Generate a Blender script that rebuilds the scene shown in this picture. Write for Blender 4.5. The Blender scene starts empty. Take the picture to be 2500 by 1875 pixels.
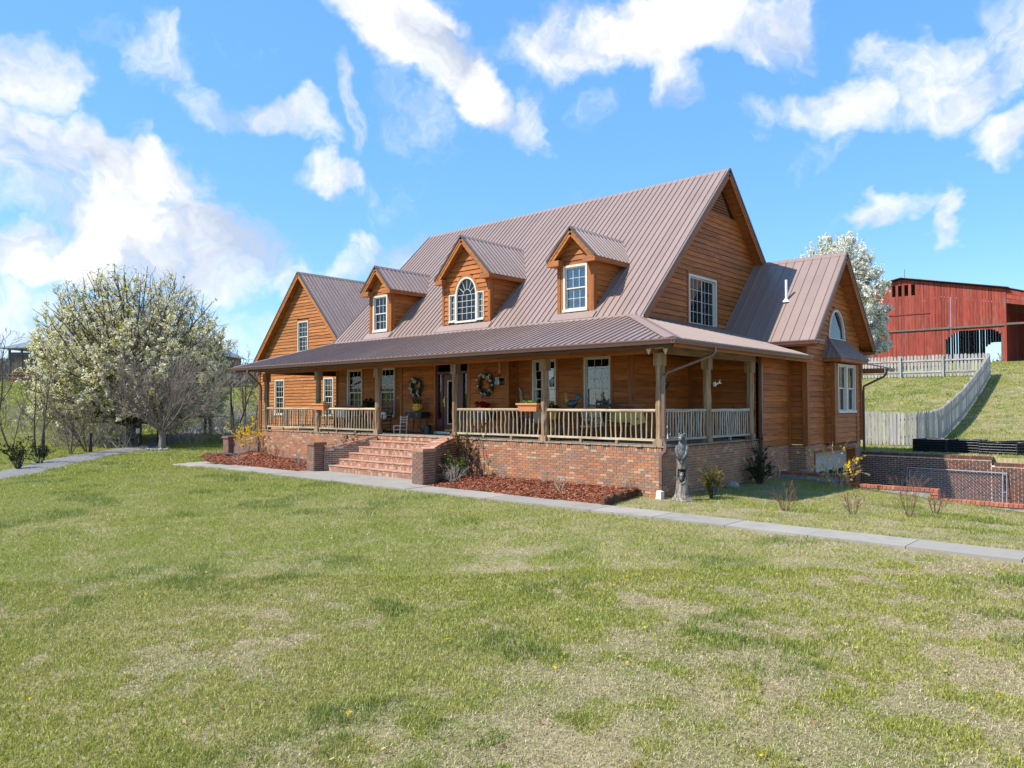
import bpy, math, random
import numpy as np
from math import sin, cos, pi, sqrt, hypot, atan2, radians
from mathutils import Vector, Matrix

random.seed(11)
rng = np.random.default_rng(11)
SC = bpy.context.scene
COL = SC.collection

# ------------------------------------------------------------------ camera
F0 = Vector((-0.6710, 0.7415, 0)).normalized()
PITCH = radians(1.64)
cam_d = bpy.data.cameras.new("camera")
cam = bpy.data.objects.new("camera", cam_d)
COL.objects.link(cam)
FW = (F0 * cos(PITCH) + Vector((0, 0, sin(PITCH)))).normalized()
RT = Vector((F0.y, -F0.x, 0))
UP = RT.cross(FW)
CAM = Vector((9.354, -15.698, 1.031))
cam.matrix_world = Matrix(((RT.x, UP.x, -FW.x, CAM.x), (RT.y, UP.y, -FW.y, CAM.y), (RT.z, UP.z, -FW.z, CAM.z), (0, 0, 0, 1)))
cam_d.sensor_width = 36.0
cam_d.sensor_fit = 'HORIZONTAL'
cam_d.lens = 1816.0 / 2500.0 * 36.0
cam_d.clip_end = 3000.0
cam_d.clip_start = 0.05
SC.camera = cam

# ------------------------------------------------------------------ sun and sky
SUN = Vector((-0.40, -0.69, 1.0)).normalized()          # towards the sun
sun_d = bpy.data.lights.new("sun", 'SUN')
sun_d.energy = 3.25
sun_d.angle = radians(0.55)
sun_d.color = (1.0, 0.955, 0.88)
sun = bpy.data.objects.new("sun", sun_d)
COL.objects.link(sun)
sun.rotation_euler = (-SUN).to_track_quat('-Z', 'Y').to_euler()
SC.view_settings.view_transform = 'Standard'
SC.view_settings.look = 'None'
SC.view_settings.gamma = 1.0
SC.view_settings.use_curve_mapping = False
SC.view_settings.exposure = 1.27

def world_sky():
    w = bpy.data.worlds.new("World")
    SC.world = w
    w.use_nodes = True
    nt = w.node_tree
    nt.nodes.clear()
    N, L = nt.nodes.new, nt.links.new
    out = N('ShaderNodeOutputWorld')
    sky = N('ShaderNodeTexSky')
    sky.sky_type = 'NISHITA'
    sky.sun_disc = False
    sky.sun_elevation = math.asin(SUN.z)
    sky.sun_rotation = atan2(SUN.x, SUN.y)
    sky.air_density = 1.0
    sky.dust_density = 0.0
    sky.ozone_density = 2.2
    hs = N('ShaderNodeHueSaturation')
    hs.inputs['Hue'].default_value = 0.498
    hs.inputs['Saturation'].default_value = 1.25
    hs.inputs['Value'].default_value = 1.0
    L(sky.outputs[0], hs.inputs['Color'])
    bg = N('ShaderNodeBackground')
    bg.inputs[1].default_value = 0.125
    az = N('ShaderNodeMix'); az.data_type = 'RGBA'; az.inputs[0].default_value = 0.62; az.inputs[7].default_value = (0.70, 1.68, 3.35, 1)
    L(hs.outputs[0], az.inputs[6]); L(az.outputs[2], bg.inputs[0])
    tc = N('ShaderNodeTexCoord')
    nrm = N('ShaderNodeVectorMath'); nrm.operation = 'NORMALIZE'
    L(tc.outputs['Generated'], nrm.inputs[0])
    # the direction bent by noise so that cloud edges are ragged
    def noise(scale, det, rough, src, dist=0.0):
        n = N('ShaderNodeTexNoise')
        n.inputs['Scale'].default_value = scale
        n.inputs['Detail'].default_value = det
        n.inputs['Roughness'].default_value = rough
        n.inputs['Distortion'].default_value = dist
        L(src, n.inputs['Vector'])
        return n
    def math_(op, a, b=None, c=None):
        m = N('ShaderNodeMath'); m.operation = op
        for i, v in enumerate((a, b, c)):
            if v is None: continue
            if isinstance(v, (int, float)): m.inputs[i].default_value = v
            else: L(v, m.inputs[i])
        return m.outputs[0]
    warp = noise(5.0, 5.0, 0.60, nrm.outputs[0])
    sub = N('ShaderNodeVectorMath'); sub.operation = 'SUBTRACT'
    L(warp.outputs['Color'], sub.inputs[0]); sub.inputs[1].default_value = (0.5, 0.5, 0.5)
    scl = N('ShaderNodeVectorMath'); scl.operation = 'SCALE'
    L(sub.outputs[0], scl.inputs[0]); scl.inputs['Scale'].default_value = 0.20
    add = N('ShaderNodeVectorMath'); add.operation = 'ADD'
    L(nrm.outputs[0], add.inputs[0]); L(scl.outputs[0], add.inputs[1])
    wn = N('ShaderNodeVectorMath'); wn.operation = 'NORMALIZE'
    L(add.outputs[0], wn.inputs[0])
    # cloud banks: direction, angular radius, weight
    def dr(px, py):
        return (FW + RT * ((px - 1250) / 1816.0) + UP * ((937.5 - py) / 1816.0)).normalized()
    # each bank: image-independent direction, half-widths and tilt in radians, weight
    banks = [(30, 205, 130, 95, 0, 1.05), (30, 420, 160, 150, 0, .95), (60, 650, 170, 75, 10, 1.05),
             (325, 420, 175, 95, 25, 1.2), (430, 600, 290, 130, 12, 1.25), (660, 660, 130, 60, 10, 1.0), (250, 510, 100, 60, 0, .85), (150, 800, 260, 70, 0, .75), (600, 790, 220, 60, 0, .80),
             (370, 165, 110, 85, 40, .78), (490, 255, 130, 55, 25, .72), (670, 310, 135, 50, 12, .95), (780, 430, 140, 45, 8, .85), (860, 300, 40, 90, -15, .62), (320, 295, 45, 35, 0, .72),
             (215, 100, 110, 40, 5, .45), (620, 120, 100, 50, 20, .36),
             (960, 50, 200, 110, 30, 1.15), (1110, 150, 170, 70, 42, 1.15), (1030, 290, 120, 90, 20, .42),
             (880, 590, 90, 40, 15, .85), (1010, 605, 130, 45, -25, .78), (860, 645, 110, 45, 0, .85),
             (1420, 60, 170, 100, 0, .85), (1640, 55, 300, 110, 0, 1.15), (1880, 100, 130, 95, 10, .95), (1660, 210, 70, 110, -25, .80),
             (1300, 260, 55, 110, -20, .62), (1460, 250, 60, 60, 0, .40),
             (2240, 190, 170, 110, 12, 1.0), (2110, 270, 190, 85, -18, .90), (1880, 320, 120, 50, -15, .62), (2000, 400, 120, 40, -25, .48), (1960, 410, 60, 30, -25, .5), (1800, 370, 40, 70, 20, .42),
             (2210, 500, 110, 38, -8, .80), (2330, 550, 42, 100, 8, .86),
             (2440, 80, 110, 130, 0, .70), (2480, 310, 70, 75, 0, .95)]
    BK = []
    for px, py, rx, ry, tilt, wt in banks:
        d = dr(px, py); u = (RT - d * RT.dot(d)).normalized(); v = u.cross(d) * -1; v = v if v.z > 0 else -v; t = radians(-tilt)
        ax = (u * cos(t) + v * sin(t)); ay = (-u * sin(t) + v * cos(t)); sc = cos(d.angle(FW)); BK.append((ax / (rx / 1816.0 * sc), ay / (ry / 1816.0 * sc), wt, d))
    # the rest of the sky goes on the same way
    r2 = random.Random(5)
    for _ in range(16):
        a = atan2(F0.y, F0.x) + radians(r2.uniform(52, 308)); e = radians(r2.uniform(8, 52)); d = Vector((cos(a) * cos(e), sin(a) * cos(e), sin(e)))
        u = d.cross(Vector((0, 0, 1))).normalized(); v = u.cross(d); s_ = r2.uniform(.09, .2); BK.append((u / s_, v / (s_ * .55), r2.uniform(.6, 1.1), d))
    total = None
    for ax, ay, wt, d in BK:
        d1 = N('ShaderNodeVectorMath'); d1.operation = 'DOT_PRODUCT'; L(wn.outputs[0], d1.inputs[0]); d1.inputs[1].default_value = ax
        d2 = N('ShaderNodeVectorMath'); d2.operation = 'DOT_PRODUCT'; L(wn.outputs[0], d2.inputs[0]); d2.inputs[1].default_value = ay
        a1 = math_('MULTIPLY', d1.outputs['Value'], d1.outputs['Value']); q = math_('MULTIPLY_ADD', d2.outputs['Value'], d2.outputs['Value'], a1)
        mr = N('ShaderNodeMapRange'); mr.interpolation_type = 'SMOOTHSTEP'
        mr.inputs['From Min'].default_value = 2.1; mr.inputs['From Max'].default_value = 0.0; mr.inputs['To Max'].default_value = wt
        L(q, mr.inputs['Value'])
        total = mr.outputs[0] if total is None else math_('SMOOTH_MAX', total, mr.outputs[0], .12)
    big = noise(5.5, 10.0, 0.60, wn.outputs[0], 0.35)
    det = noise(13.0, 9.0, 0.62, add.outputs[0], 0.7)
    d0 = math_('ADD', math_('MULTIPLY', big.outputs['Fac'], 0.90), math_('MULTIPLY', det.outputs['Fac'], 0.62))
    dens = math_('ADD', total, math_('SUBTRACT', math_('MULTIPLY', d0, 2.0), 1.80))
    cov = N('ShaderNodeMapRange'); cov.interpolation_type = 'SMOOTHSTEP'
    cov.inputs['From Min'].default_value = 0.0
    cov.inputs['From Max'].default_value = 0.90
    L(dens, cov.inputs['Value'])
    cr = N('ShaderNodeValToRGB')
    cr.color_ramp.elements[0].color = (.56, .63, .76, 1)
    cr.color_ramp.elements[0].position = 0.26
    cr.color_ramp.elements[1].color = (1.0, 1.0, 1.0, 1)
    cr.color_ramp.elements[1].position = 0.62
    lift = N('ShaderNodeVectorMath'); lift.operation = 'ADD'; L(wn.outputs[0], lift.inputs[0]); lift.inputs[1].default_value = tuple(Vector((0, 0, .035)) + SUN * .03)
    up1 = noise(5.5, 5.0, 0.55, wn.outputs[0], 0.35); up2 = noise(5.5, 5.0, 0.55, lift.outputs[0], 0.35)
    lit = math_('ADD', math_('MULTIPLY', math_('SUBTRACT', up1.outputs['Fac'], up2.outputs['Fac']), 2.2), 0.56)
    L(lit, cr.inputs[0])
    bg2 = N('ShaderNodeBackground')
    L(cr.outputs[0], bg2.inputs[0])
    bg2.inputs[1].default_value = 0.455
    mx = N('ShaderNodeMixShader')
    fac = math_('MULTIPLY', cov.outputs[0], 0.97)
    L(fac, mx.inputs[0]); L(bg.outputs[0], mx.inputs[1]); L(bg2.outputs[0], mx.inputs[2])
    L(mx.outputs[0], out.inputs[0])
    try:
        w.cycles.sampling_method = 'MANUAL'; w.cycles.sample_map_resolution = 512
    except Exception:
        pass
world_sky()

# ------------------------------------------------------------------ helpers: materials
def lin(r, g, b):
    f = lambda c: (c / 255.0 / 12.92) if c / 255.0 <= .04045 else ((c / 255.0 + .055) / 1.055) ** 2.4
    return (f(r), f(g), f(b), 1.0)

class NT:
    def __init__(s, name):
        s.m = bpy.data.materials.new(name); s.m.use_nodes = True
        s.t = s.m.node_tree; s.t.nodes.clear()
        s.out = s.n('ShaderNodeOutputMaterial')
    def n(s, t, **kw):
        x = s.t.nodes.new(t)
        for k, v in kw.items(): setattr(x, k, v)
        return x
    def l(s, a, b): s.t.links.new(a, b)
    def noise(s, vec, scale, det=4, rough=.55, dist=0):
        x = s.n('ShaderNodeTexNoise'); x.inputs['Scale'].default_value = scale; x.inputs['Detail'].default_value = det
        x.inputs['Roughness'].default_value = rough; x.inputs['Distortion'].default_value = dist
        if vec is not None: s.l(vec, x.inputs['Vector'])
        return x.outputs['Fac']
    def ramp(s, fac, stops, const=False):
        x = s.n('ShaderNodeValToRGB'); e = x.color_ramp.elements
        if const: x.color_ramp.interpolation = 'CONSTANT'
        while len(e) < len(stops): e.new(.5)
        for i, (p, c) in enumerate(stops):
            e[i].position = p; e[i].color = c if len(c) == 4 else (*c, 1)
        s.l(fac, x.inputs[0]); return x.outputs[0]
    def math(s, op, a, b=0.0):
        x = s.n('ShaderNodeMath', operation=op)
        for i, v in enumerate((a, b)):
            if isinstance(v, (int, float)): x.inputs[i].default_value = v
            else: s.l(v, x.inputs[i])
        return x.outputs[0]
    def mix(s, fac, a, b, mode='MIX'):
        x = s.n('ShaderNodeMix', data_type='RGBA', blend_type=mode)
        for i, v in ((0, fac), (6, a), (7, b)):
            if isinstance(v, (int, float)): x.inputs[i].default_value = v
            elif isinstance(v, tuple): x.inputs[i].default_value = v
            else: s.l(v, x.inputs[i])
        return x.outputs[2]
    def coords(s, which='Object', scale=(1, 1, 1), rnd=0.0):
        tc = s.n('ShaderNodeTexCoord'); v = tc.outputs[which]
        if rnd:
            oi = s.n('ShaderNodeObjectInfo')
            m = s.n('ShaderNodeVectorMath', operation='MULTIPLY_ADD')
            cx = s.n('ShaderNodeCombineXYZ')
            for i in range(3): s.l(oi.outputs['Random'], cx.inputs[i])
            s.l(cx.outputs[0], m.inputs[0]); m.inputs[1].default_value = (rnd, rnd * 1.7, rnd * .6); s.l(v, m.inputs[2]); v = m.outputs[0]
        mp = s.n('ShaderNodeMapping'); mp.inputs['Scale'].default_value = scale
        s.l(v, mp.inputs['Vector']); return mp.outputs[0]
    def pbr(s, color, rough=.6, bump=None, bstr=.3, bdist=.02, spec=.5, metal=0.0, sss=0):
        p = s.n('ShaderNodeBsdfPrincipled')
        if isinstance(color, tuple): p.inputs['Base Color'].default_value = color
        else: s.l(color, p.inputs['Base Color'])
        if isinstance(rough, (int, float)): p.inputs['Roughness'].default_value = rough
        else: s.l(rough, p.inputs['Roughness'])
        p.inputs['Specular IOR Level'].default_value = spec
        p.inputs['Metallic'].default_value = metal
        if bump is not None:
            b = s.n('ShaderNodeBump'); b.inputs['Strength'].default_value = bstr; b.inputs['Distance'].default_value = bdist
            s.l(bump, b.inputs['Height']); s.l(b.outputs[0], p.inputs['Normal'])
        s.l(p.outputs[0], s.out.inputs[0]); return p

def mul(c, k): return (c[0] * k, c[1] * k, c[2] * k, 1)

def wood(name, dark, mid, light, axis, rough=.62, var=.42, fine=1.0, knots=True):
    t = NT(name)
    sc = {'x': (.55, 11, 9), 'y': (11, .55, 9), 'z': (11, 11, .55)}[axis]
    sc = tuple(v * fine for v in sc)
    v = t.coords('Object', sc, 37.0)
    g = t.noise(v, 2.2, 7, .62, .6)
    col = t.ramp(g, [(.25, dark), (.5, mid), (.78, light)])
    v2 = t.coords('Object', tuple(1.3 if q < 1 else 2.2 for q in sc), 53.0)
    big = t.noise(v2, 1.1, 4, .6)
    col = t.mix(t.math('MULTIPLY', t.ramp(big, [(.42, (0, 0, 0)), (.75, (1, 1, 1))]), .45), col, mul(mid, .55))
    if knots:
        vk = t.n('ShaderNodeTexVoronoi'); vk.inputs['Scale'].default_value = 1.0
        t.l(t.coords('Object', tuple(2.2 if q < 1 else 5.5 for q in sc), 71.0), vk.inputs['Vector'])
        kf = t.ramp(vk.outputs['Distance'], [(.05, (1, 1, 1)), (.16, (0, 0, 0))])
        col = t.mix(t.math('MULTIPLY', kf, .75), col, mul(dark, .45))
    oi = t.n('ShaderNodeObjectInfo')
    hs = t.n('ShaderNodeHueSaturation')
    t.l(t.math('ADD', t.math('MULTIPLY', oi.outputs['Random'], var), 1 - var / 2), hs.inputs['Value'])
    t.l(col, hs.inputs['Color'])
    t.pbr(hs.outputs[0], rough, g, .25, .006, .35)
    return t.m

def plain(name, col, rough=.5, var=.0, noise_amt=.18, nscale=6.0, metal=0, spec=.5, bump=0):
    t = NT(name)
    v = t.coords('Object', (1, 1, 1), 11.0)
    nz = t.noise(v, nscale, 5, .6)
    c = t.mix(t.ramp(nz, [(.3, (0, 0, 0)), (.7, (1, 1, 1))]), mul(col, 1 - noise_amt), mul(col, 1 + noise_amt))
    if var:
        oi = t.n('ShaderNodeObjectInfo'); hs = t.n('ShaderNodeHueSaturation')
        t.l(t.math('ADD', t.math('MULTIPLY', oi.outputs['Random'], var), 1 - var / 2), hs.inputs['Value']); t.l(c, hs.inputs['Color']); c = hs.outputs[0]
    t.pbr(c, rough, nz if bump else None, bump, .01, spec, metal)
    return t.m

def brick_mat(name, cols, grime):
    t = NT(name)
    oi = t.n('ShaderNodeObjectInfo'); ge = t.n('ShaderNodeNewGeometry')
    r = t.math('FRACT', t.math('ADD', t.math('MULTIPLY', oi.outputs['Random'], 3.7), t.math('MULTIPLY', ge.outputs['Random Per Island'], 1.0)))
    k = len(cols)
    c = t.ramp(r, [(i / k, cols[i]) for i in range(k)], True)
    v = t.coords('Object', (1, 1, 1), 9.0)
    nz = t.noise(v, 22, 5, .65)
    c = t.mix(t.math('MULTIPLY', t.ramp(nz, [(.35, (1, 1, 1)), (.7, (0, 0, 0))]), .4), c, mul(cols[0], .6))
    wv = t.n('ShaderNodeNewGeometry')
    big = t.noise(wv.outputs['Position'], .9, 5, .6)
    c = t.mix(t.math('MULTIPLY', t.ramp(big, [(.5, (0, 0, 0)), (.8, (1, 1, 1))]), .35), c, grime)
    t.pbr(c, .85, nz, .5, .006, .25)
    return t.m

def leafy(name, cols, transl=.35, rough=.6):
    """leaf or petal: colour picked per leaf, some light passing through"""
    t = NT(name)
    ge = t.n('ShaderNodeNewGeometry')
    k = len(cols)
    c = t.ramp(ge.outputs['Random Per Island'], [((i + .5) / k, cols[i]) for i in range(k)])
    d = t.n('ShaderNodeBsdfDiffuse'); tr = t.n('ShaderNodeBsdfTranslucent'); m = t.n('ShaderNodeMixShader')
    t.l(c, d.inputs[0]); t.l(c, tr.inputs[0]); m.inputs[0].default_value = transl
    t.l(d.outputs[0], m.inputs[1]); t.l(tr.outputs[0], m.inputs[2]); t.l(m.outputs[0], t.out.inputs[0])
    return t.m

def glass_mat(name, tint, refl=1.0):
    t = NT(name)
    fr = t.n('ShaderNodeFresnel'); fr.inputs['IOR'].default_value = 1.52
    tr = t.n('ShaderNodeBsdfTransparent'); tr.inputs[0].default_value = tint
    gl = t.n('ShaderNodeBsdfGlossy'); gl.inputs['Roughness'].default_value = .015
    f = t.math('MINIMUM', t.math('ADD', t.math('MULTIPLY', fr.outputs[0], 1.05 * refl), .02), 1.0)
    m = t.n('ShaderNodeMixShader'); t.l(f, m.inputs[0]); t.l(tr.outputs[0], m.inputs[1]); t.l(gl.outputs[0], m.inputs[2])
    t.l(m.outputs[0], t.out.inputs[0]); return t.m

M = {}
cd, cm, cl = (.170, .045, .009, 1), (.375, .114, .0195, 1), (.500, .175, .037, 1)
for ax in 'xyz':
    M['siding_' + ax] = wood('cedar_siding_' + ax, cd, cm, cl, ax)
    M['gold_' + ax] = wood('golden_cedar_' + ax, (.16, .050, .010, 1), (.36, .125, .026, 1), (.50, .205, .050, 1), ax)
    M['log_' + ax] = wood('weathered_log_' + ax, (.090, .050, .026, 1), (.27, .172, .095, 1), (.48, .36, .23, 1), ax, .75, .35)
    M['rail_' + ax] = wood('bleached_rail_' + ax, (.17, .105, .055, 1), (.42, .325, .21, 1), (.64, .56, .43, 1), ax, .75, .45)
    M['palerail_' + ax] = wood('grey_bleached_rail_' + ax, (.24, .195, .145, 1), (.47, .41, .325, 1), (.62, .565, .475, 1), ax, .75, .35)  # side railings: greyer copy, their shade put into the colour
    M['grey_' + ax] = wood('grey_weathered_wood_' + ax, (.16, .15, .135, 1), (.36, .345, .32, 1), (.50, .485, .455, 1), ax, .8, .30)
    M['trim_' + ax] = wood('cedar_trim_' + ax, (.16, .046, .011, 1), (.33, .103, .022, 1), (.44, .155, .038, 1), ax, .6, .15)
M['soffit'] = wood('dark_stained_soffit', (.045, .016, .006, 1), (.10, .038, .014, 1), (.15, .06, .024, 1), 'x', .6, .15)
M['deck'] = wood('weathered_deck_wood', (.14, .10, .065, 1), (.30, .235, .16, 1), (.42, .35, .26, 1), 'y', .8, .25)
M['brown_wood'] = wood('brown_chair_wood', (.06, .02, .008, 1), (.14, .05, .02, 1), (.2, .08, .03, 1), 'z', .5, .1)

def roof_mat():
    t = NT('brown_ribbed_metal')
    ge = t.n('ShaderNodeNewGeometry')
    nz = t.noise(ge.outputs['Position'], .8, 4, .6)
    n2 = t.noise(ge.outputs['Position'], 14, 3, .6)
    c = t.mix(nz, (.215, .146, .120, 1), (.290, .205, .172, 1))
    c = t.mix(t.math('MULTIPLY', n2, .18), c, (.17, .118, .108, 1))
    oi = t.n('ShaderNodeObjectInfo'); hs = t.n('ShaderNodeHueSaturation')
    t.l(t.math('ADD', t.math('MULTIPLY', oi.outputs['Random'], .13), .935), hs.inputs['Value']); t.l(c, hs.inputs['Color'])
    t.pbr(hs.outputs[0], t.math('ADD', t.math('MULTIPLY', n2, .15), .30), nz, .04, .02, .6)
    return t.m
M['roof'] = roof_mat()
M['gutter'] = plain('brown_gutter_enamel', (.155, .082, .068, 1), .30, 0, .06, 3, 0, .6)
M['dark_metal'] = plain('dark_bronze_metal', (.035, .022, .018, 1), .4)
M['flash'] = plain('dark_flashing', (.07, .048, .044, 1), .4)
M['brick'] = brick_mat('house_brick', [lin(172, 120, 88), lin(158, 112, 86), lin(180, 126, 92), lin(138, 110, 96), lin(166, 120, 92), lin(154, 108, 80), lin(188, 118, 78), lin(192, 158, 124), lin(150, 108, 84), lin(132, 110, 100), lin(172, 124, 94)], (.38, .275, .17, 1))
M['brick_dark'] = brick_mat('dark_red_brick', [lin(108, 72, 60), lin(96, 64, 56), lin(120, 78, 62), lin(80, 60, 56), lin(110, 72, 60), lin(100, 66, 56), lin(126, 84, 66)], (.22, .13, .09, 1))
M['brick_pier'] = brick_mat('brown_pier_brick', [lin(138, 104, 88), lin(126, 94, 82), lin(148, 110, 90), lin(112, 94, 86), lin(134, 98, 80)], (.24, .19, .16, 1))
M['brick_step'] = brick_mat('orange_step_brick', [lin(174, 126, 102), lin(162, 114, 92), lin(182, 138, 114), lin(150, 106, 88), lin(194, 162, 142), lin(168, 118, 96)], (.45, .36, .30, 1))
M['brick_tread'] = brick_mat('worn_lit_tread_brick', [lin(190, 150, 126), lin(182, 140, 116), lin(196, 158, 136), lin(176, 132, 108)], (.50, .40, .33, 1))  # lighter than the risers: wear, and sunlit tops put into the colour
M['brick_cap'] = brick_mat('orange_cap_brick', [lin(176, 108, 80), lin(164, 98, 72), lin(186, 120, 92), lin(156, 96, 74)], (.32, .17, .11, 1))
M['mortar'] = plain('pale_mortar', (.66, .54, .41, 1), .95, 0, .2, 8)
M['mortar_tan'] = plain('tan_mortar', (.52, .43, .33, 1), .95, 0, .2, 8)
M['concrete'] = plain('grey_concrete', (.30, .285, .27, 1), .9, .12, .2, 3.0, 0, .3, .2)
def walk_mat():
    t = NT('stained_concrete_walk'); ge = t.n('ShaderNodeNewGeometry'); P = ge.outputs['Position']
    f = t.noise(P, 40, 4, .7); m_ = t.noise(P, 2.2, 6, .68, .3); b_ = t.noise(P, .8, 4, .6)
    c = t.mix(f, (.235, .213, .185, 1), (.315, .288, .250, 1)); c = t.mix(t.math('MULTIPLY', t.ramp(m_, [(.48, (0, 0, 0)), (.72, (1, 1, 1))]), .55), c, (.165, .148, .125, 1)); c = t.mix(t.math('MULTIPLY', t.ramp(b_, [(.5, (0, 0, 0)), (.75, (1, 1, 1))]), .35), c, (.35, .325, .285, 1))
    oi = t.n('ShaderNodeObjectInfo'); hs = t.n('ShaderNodeHueSaturation'); t.l(t.math('ADD', t.math('MULTIPLY', oi.outputs['Random'], .2), .9), hs.inputs['Value']); t.l(c, hs.inputs['Color'])
    t.pbr(hs.outputs[0], .93, f, .25, .01, .25); return t.m
M['walk'] = walk_mat()
M['block'] = plain('rough_concrete_block', (.30, .28, .26, 1), .95, 0, .3, 9, 0, .3, .5)
M['asphalt'] = plain('worn_asphalt', (.165, .157, .147, 1), .95, 0, .25, 5, 0, .3, .3)
M['window'] = plain('almond_window_vinyl', (.60, .555, .475, 1), .4, 0, .05)
M['white'] = plain('white_paint', (.66, .63, .56, 1), .5, 0, .05)
M['black'] = plain('black_paint', (.012, .012, .014, 1), .38, 0, .2)
M['charcoal'] = plain('charcoal_fabric', (.03, .03, .034, 1), .9)
M['interior'] = plain('unlit_room_black', (.012, .012, .014, 1), .9)
M['curtain'] = plain('sheer_curtain', (.42, .42, .40, 1), .9, 0, .08, 14)
M['blind'] = plain('pale_blind', (.60, .63, .67, 1), .8, 0, .06)
M['blind_tan'] = plain('tan_blind', (.40, .37, .34, 1), .8, 0, .06)
M['pinkcurtain'] = plain('mauve_curtain', (.30, .2, .26, 1), .9)
M['glass'] = glass_mat('window_glass', (.78, .82, .84, 1))
M['door'] = plain('maroon_door_paint', (.085, .018, .016, 1), .35, 0, .12)
M['brass'] = plain('brass', (.62, .42, .13, 1), .3, 0, .1, 5, .9)
M['pipe'] = plain('white_vent_pipe', (.7, .7, .7, 1), .4)
M['terracotta'] = plain('terracotta_plastic', (.62, .235, .095, 1), .55, 0, .06)
M['yellowpot'] = plain('mustard_glaze', (.50, .285, .03, 1), .25, 0, .1)
M['garage'] = plain('almond_garage_door', (.46, .43, .385, 1), .5, 0, .06)
M['galv'] = plain('galvanised_steel', (.42, .43, .44, 1), .4, 0, .15, 6, .6)
M['soil'] = plain('dark_soil', (.035, .025, .018, 1), .95, 0, .3, 12)
M['rock'] = plain('grey_rock', (.30, .28, .26, 1), .9, .2, .3, 5, 0, .3, .6)
M['bark'] = plain('grey_brown_bark', (.125, .098, .076, 1), .9, .1, .35, 12, 0, .3, .5)
M['bark_pale'] = plain('pale_bark', (.245, .195, .165, 1), .9, .1, .3, 12, 0, .3, .4)
M['bark_dark'] = plain('dark_bark', (.065, .052, .042, 1), .9, .1, .35, 12, 0, .3, .5)
M['twig_red'] = plain('reddish_twig', (.17, .085, .06, 1), .8)
M['twig_grey'] = plain('dry_grey_twig', (.34, .29, .235, 1), .85)
M['blossom'] = leafy('white_pear_blossom', [lin(232, 228, 216), lin(242, 240, 232), lin(222, 220, 200), lin(236, 234, 226), lin(204, 202, 160), lin(244, 243, 238)])
M['blossom_left'] = leafy('pear_blossom_and_new_leaves', [lin(240, 234, 212), lin(220, 212, 150), lin(246, 241, 226), lin(230, 224, 190), lin(204, 198, 104), lin(244, 239, 222)], .42)
M['newleaf'] = leafy('yellow_green_new_leaf', [lin(176, 170, 50), lin(152, 150, 44), lin(190, 184, 78)])
M['evergreen'] = leafy('dark_evergreen_leaf', [lin(38, 50, 26), lin(54, 66, 30), lin(72, 80, 38), lin(30, 40, 24)], .2)
M['evergreen_light'] = leafy('fresh_evergreen_leaf', [lin(96, 116, 46), lin(72, 92, 38), lin(120, 132, 56)], .3)
M['bronze'] = leafy('bronze_winter_leaf', [lin(70, 54, 34), lin(96, 74, 44), lin(56, 48, 30), lin(116, 90, 52)], .2)
M['gold_leaf'] = leafy('gold_green_leaf', [lin(138, 126, 40), lin(104, 102, 40), lin(160, 140, 50), lin(76, 80, 34)], .3)
M['forsythia'] = leafy('yellow_forsythia_flower', [lin(236, 196, 20), lin(226, 178, 8), lin(244, 212, 40)], .35)
M['redflower'] = leafy('red_poinsettia', [lin(140, 12, 18), lin(170, 20, 24), lin(110, 10, 16)], .2)
M['wreath_green'] = leafy('wreath_needles', [lin(36, 52, 42), lin(58, 74, 60), lin(28, 38, 30), lin(84, 96, 80)], .1)
M['wreath_white'] = leafy('wreath_white_flower', [lin(214, 210, 200), lin(190, 188, 178), lin(228, 226, 220)], .2)
M['houseplant'] = leafy('houseplant_leaf', [lin(34, 58, 26), lin(56, 84, 36), lin(24, 42, 22)], .2)
M['salad'] = leafy('light_green_seedlings', [lin(120, 150, 62), lin(96, 128, 52), lin(150, 170, 84)], .3)
M['cushion'] = plain('tan_plaid_cushion', (.44, .36, .22, 1), .9, 0, .2, 30)
M['yellowcush'] = plain('straw_yellow_cushion', (.55, .40, .12, 1), .9, 0, .15, 20)

def red_barn(axis):
    t = NT('weathered_red_barn_board')
    v = t.coords('Object', (9, 9, .5), 41.0)
    g = t.noise(v, 2.0, 6, .65, .4)
    c = t.ramp(g, [(.3, (.16, .028, .019, 1)), (.55, (.30, .060, .040, 1)), (.8, (.37, .092, .062, 1))])
    w = t.noise(t.coords('Object', (5, 5, .45), 23.0), 1.3, 6, .7)
    c = t.mix(t.math('MULTIPLY', t.ramp(w, [(.54, (0, 0, 0)), (.66, (1, 1, 1))]), .8), c, (.17, .135, .11, 1))
    oi = t.n('ShaderNodeObjectInfo'); hs = t.n('ShaderNodeHueSaturation')
    t.l(t.math('ADD', t.math('MULTIPLY', oi.outputs['Random'], .4), .8), hs.inputs['Value']); t.l(c, hs.inputs['Color'])
    t.pbr(hs.outputs[0], .85, g, .3, .01, .2); return t.m
M['barn'] = red_barn('z')
M['barn_grey'] = wood('grey_barn_board', (.06, .05, .042, 1), (.14, .115, .095, 1), (.22, .185, .155, 1), 'z', .9, .3)
M['barn_rust'] = plain('old_dark_tin', (.11, .05, .045, 1), .5, 0, .3, 2)
M['tin_grey'] = plain('blue_grey_tin', (.16, .175, .20, 1), .45, 0, .15, 2)

# ------------------------------------------------------------------ helpers: meshes and objects
WO = {}
def V(*a): return Vector(a)

def setp(o, label=None, cat=None, group=None, kind=None):
    if label: o['label'] = label
    if cat: o['category'] = cat
    if group: o['group'] = group
    if kind: o['kind'] = kind

def thing(name, label, cat, loc=(0, 0, 0), group=None):
    o = bpy.data.objects.new(name, None); COL.objects.link(o)
    o.empty_display_size = .2
    o.location = loc; WO[o.name] = Vector(loc)
    setp(o, label, cat, group); return o

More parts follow.
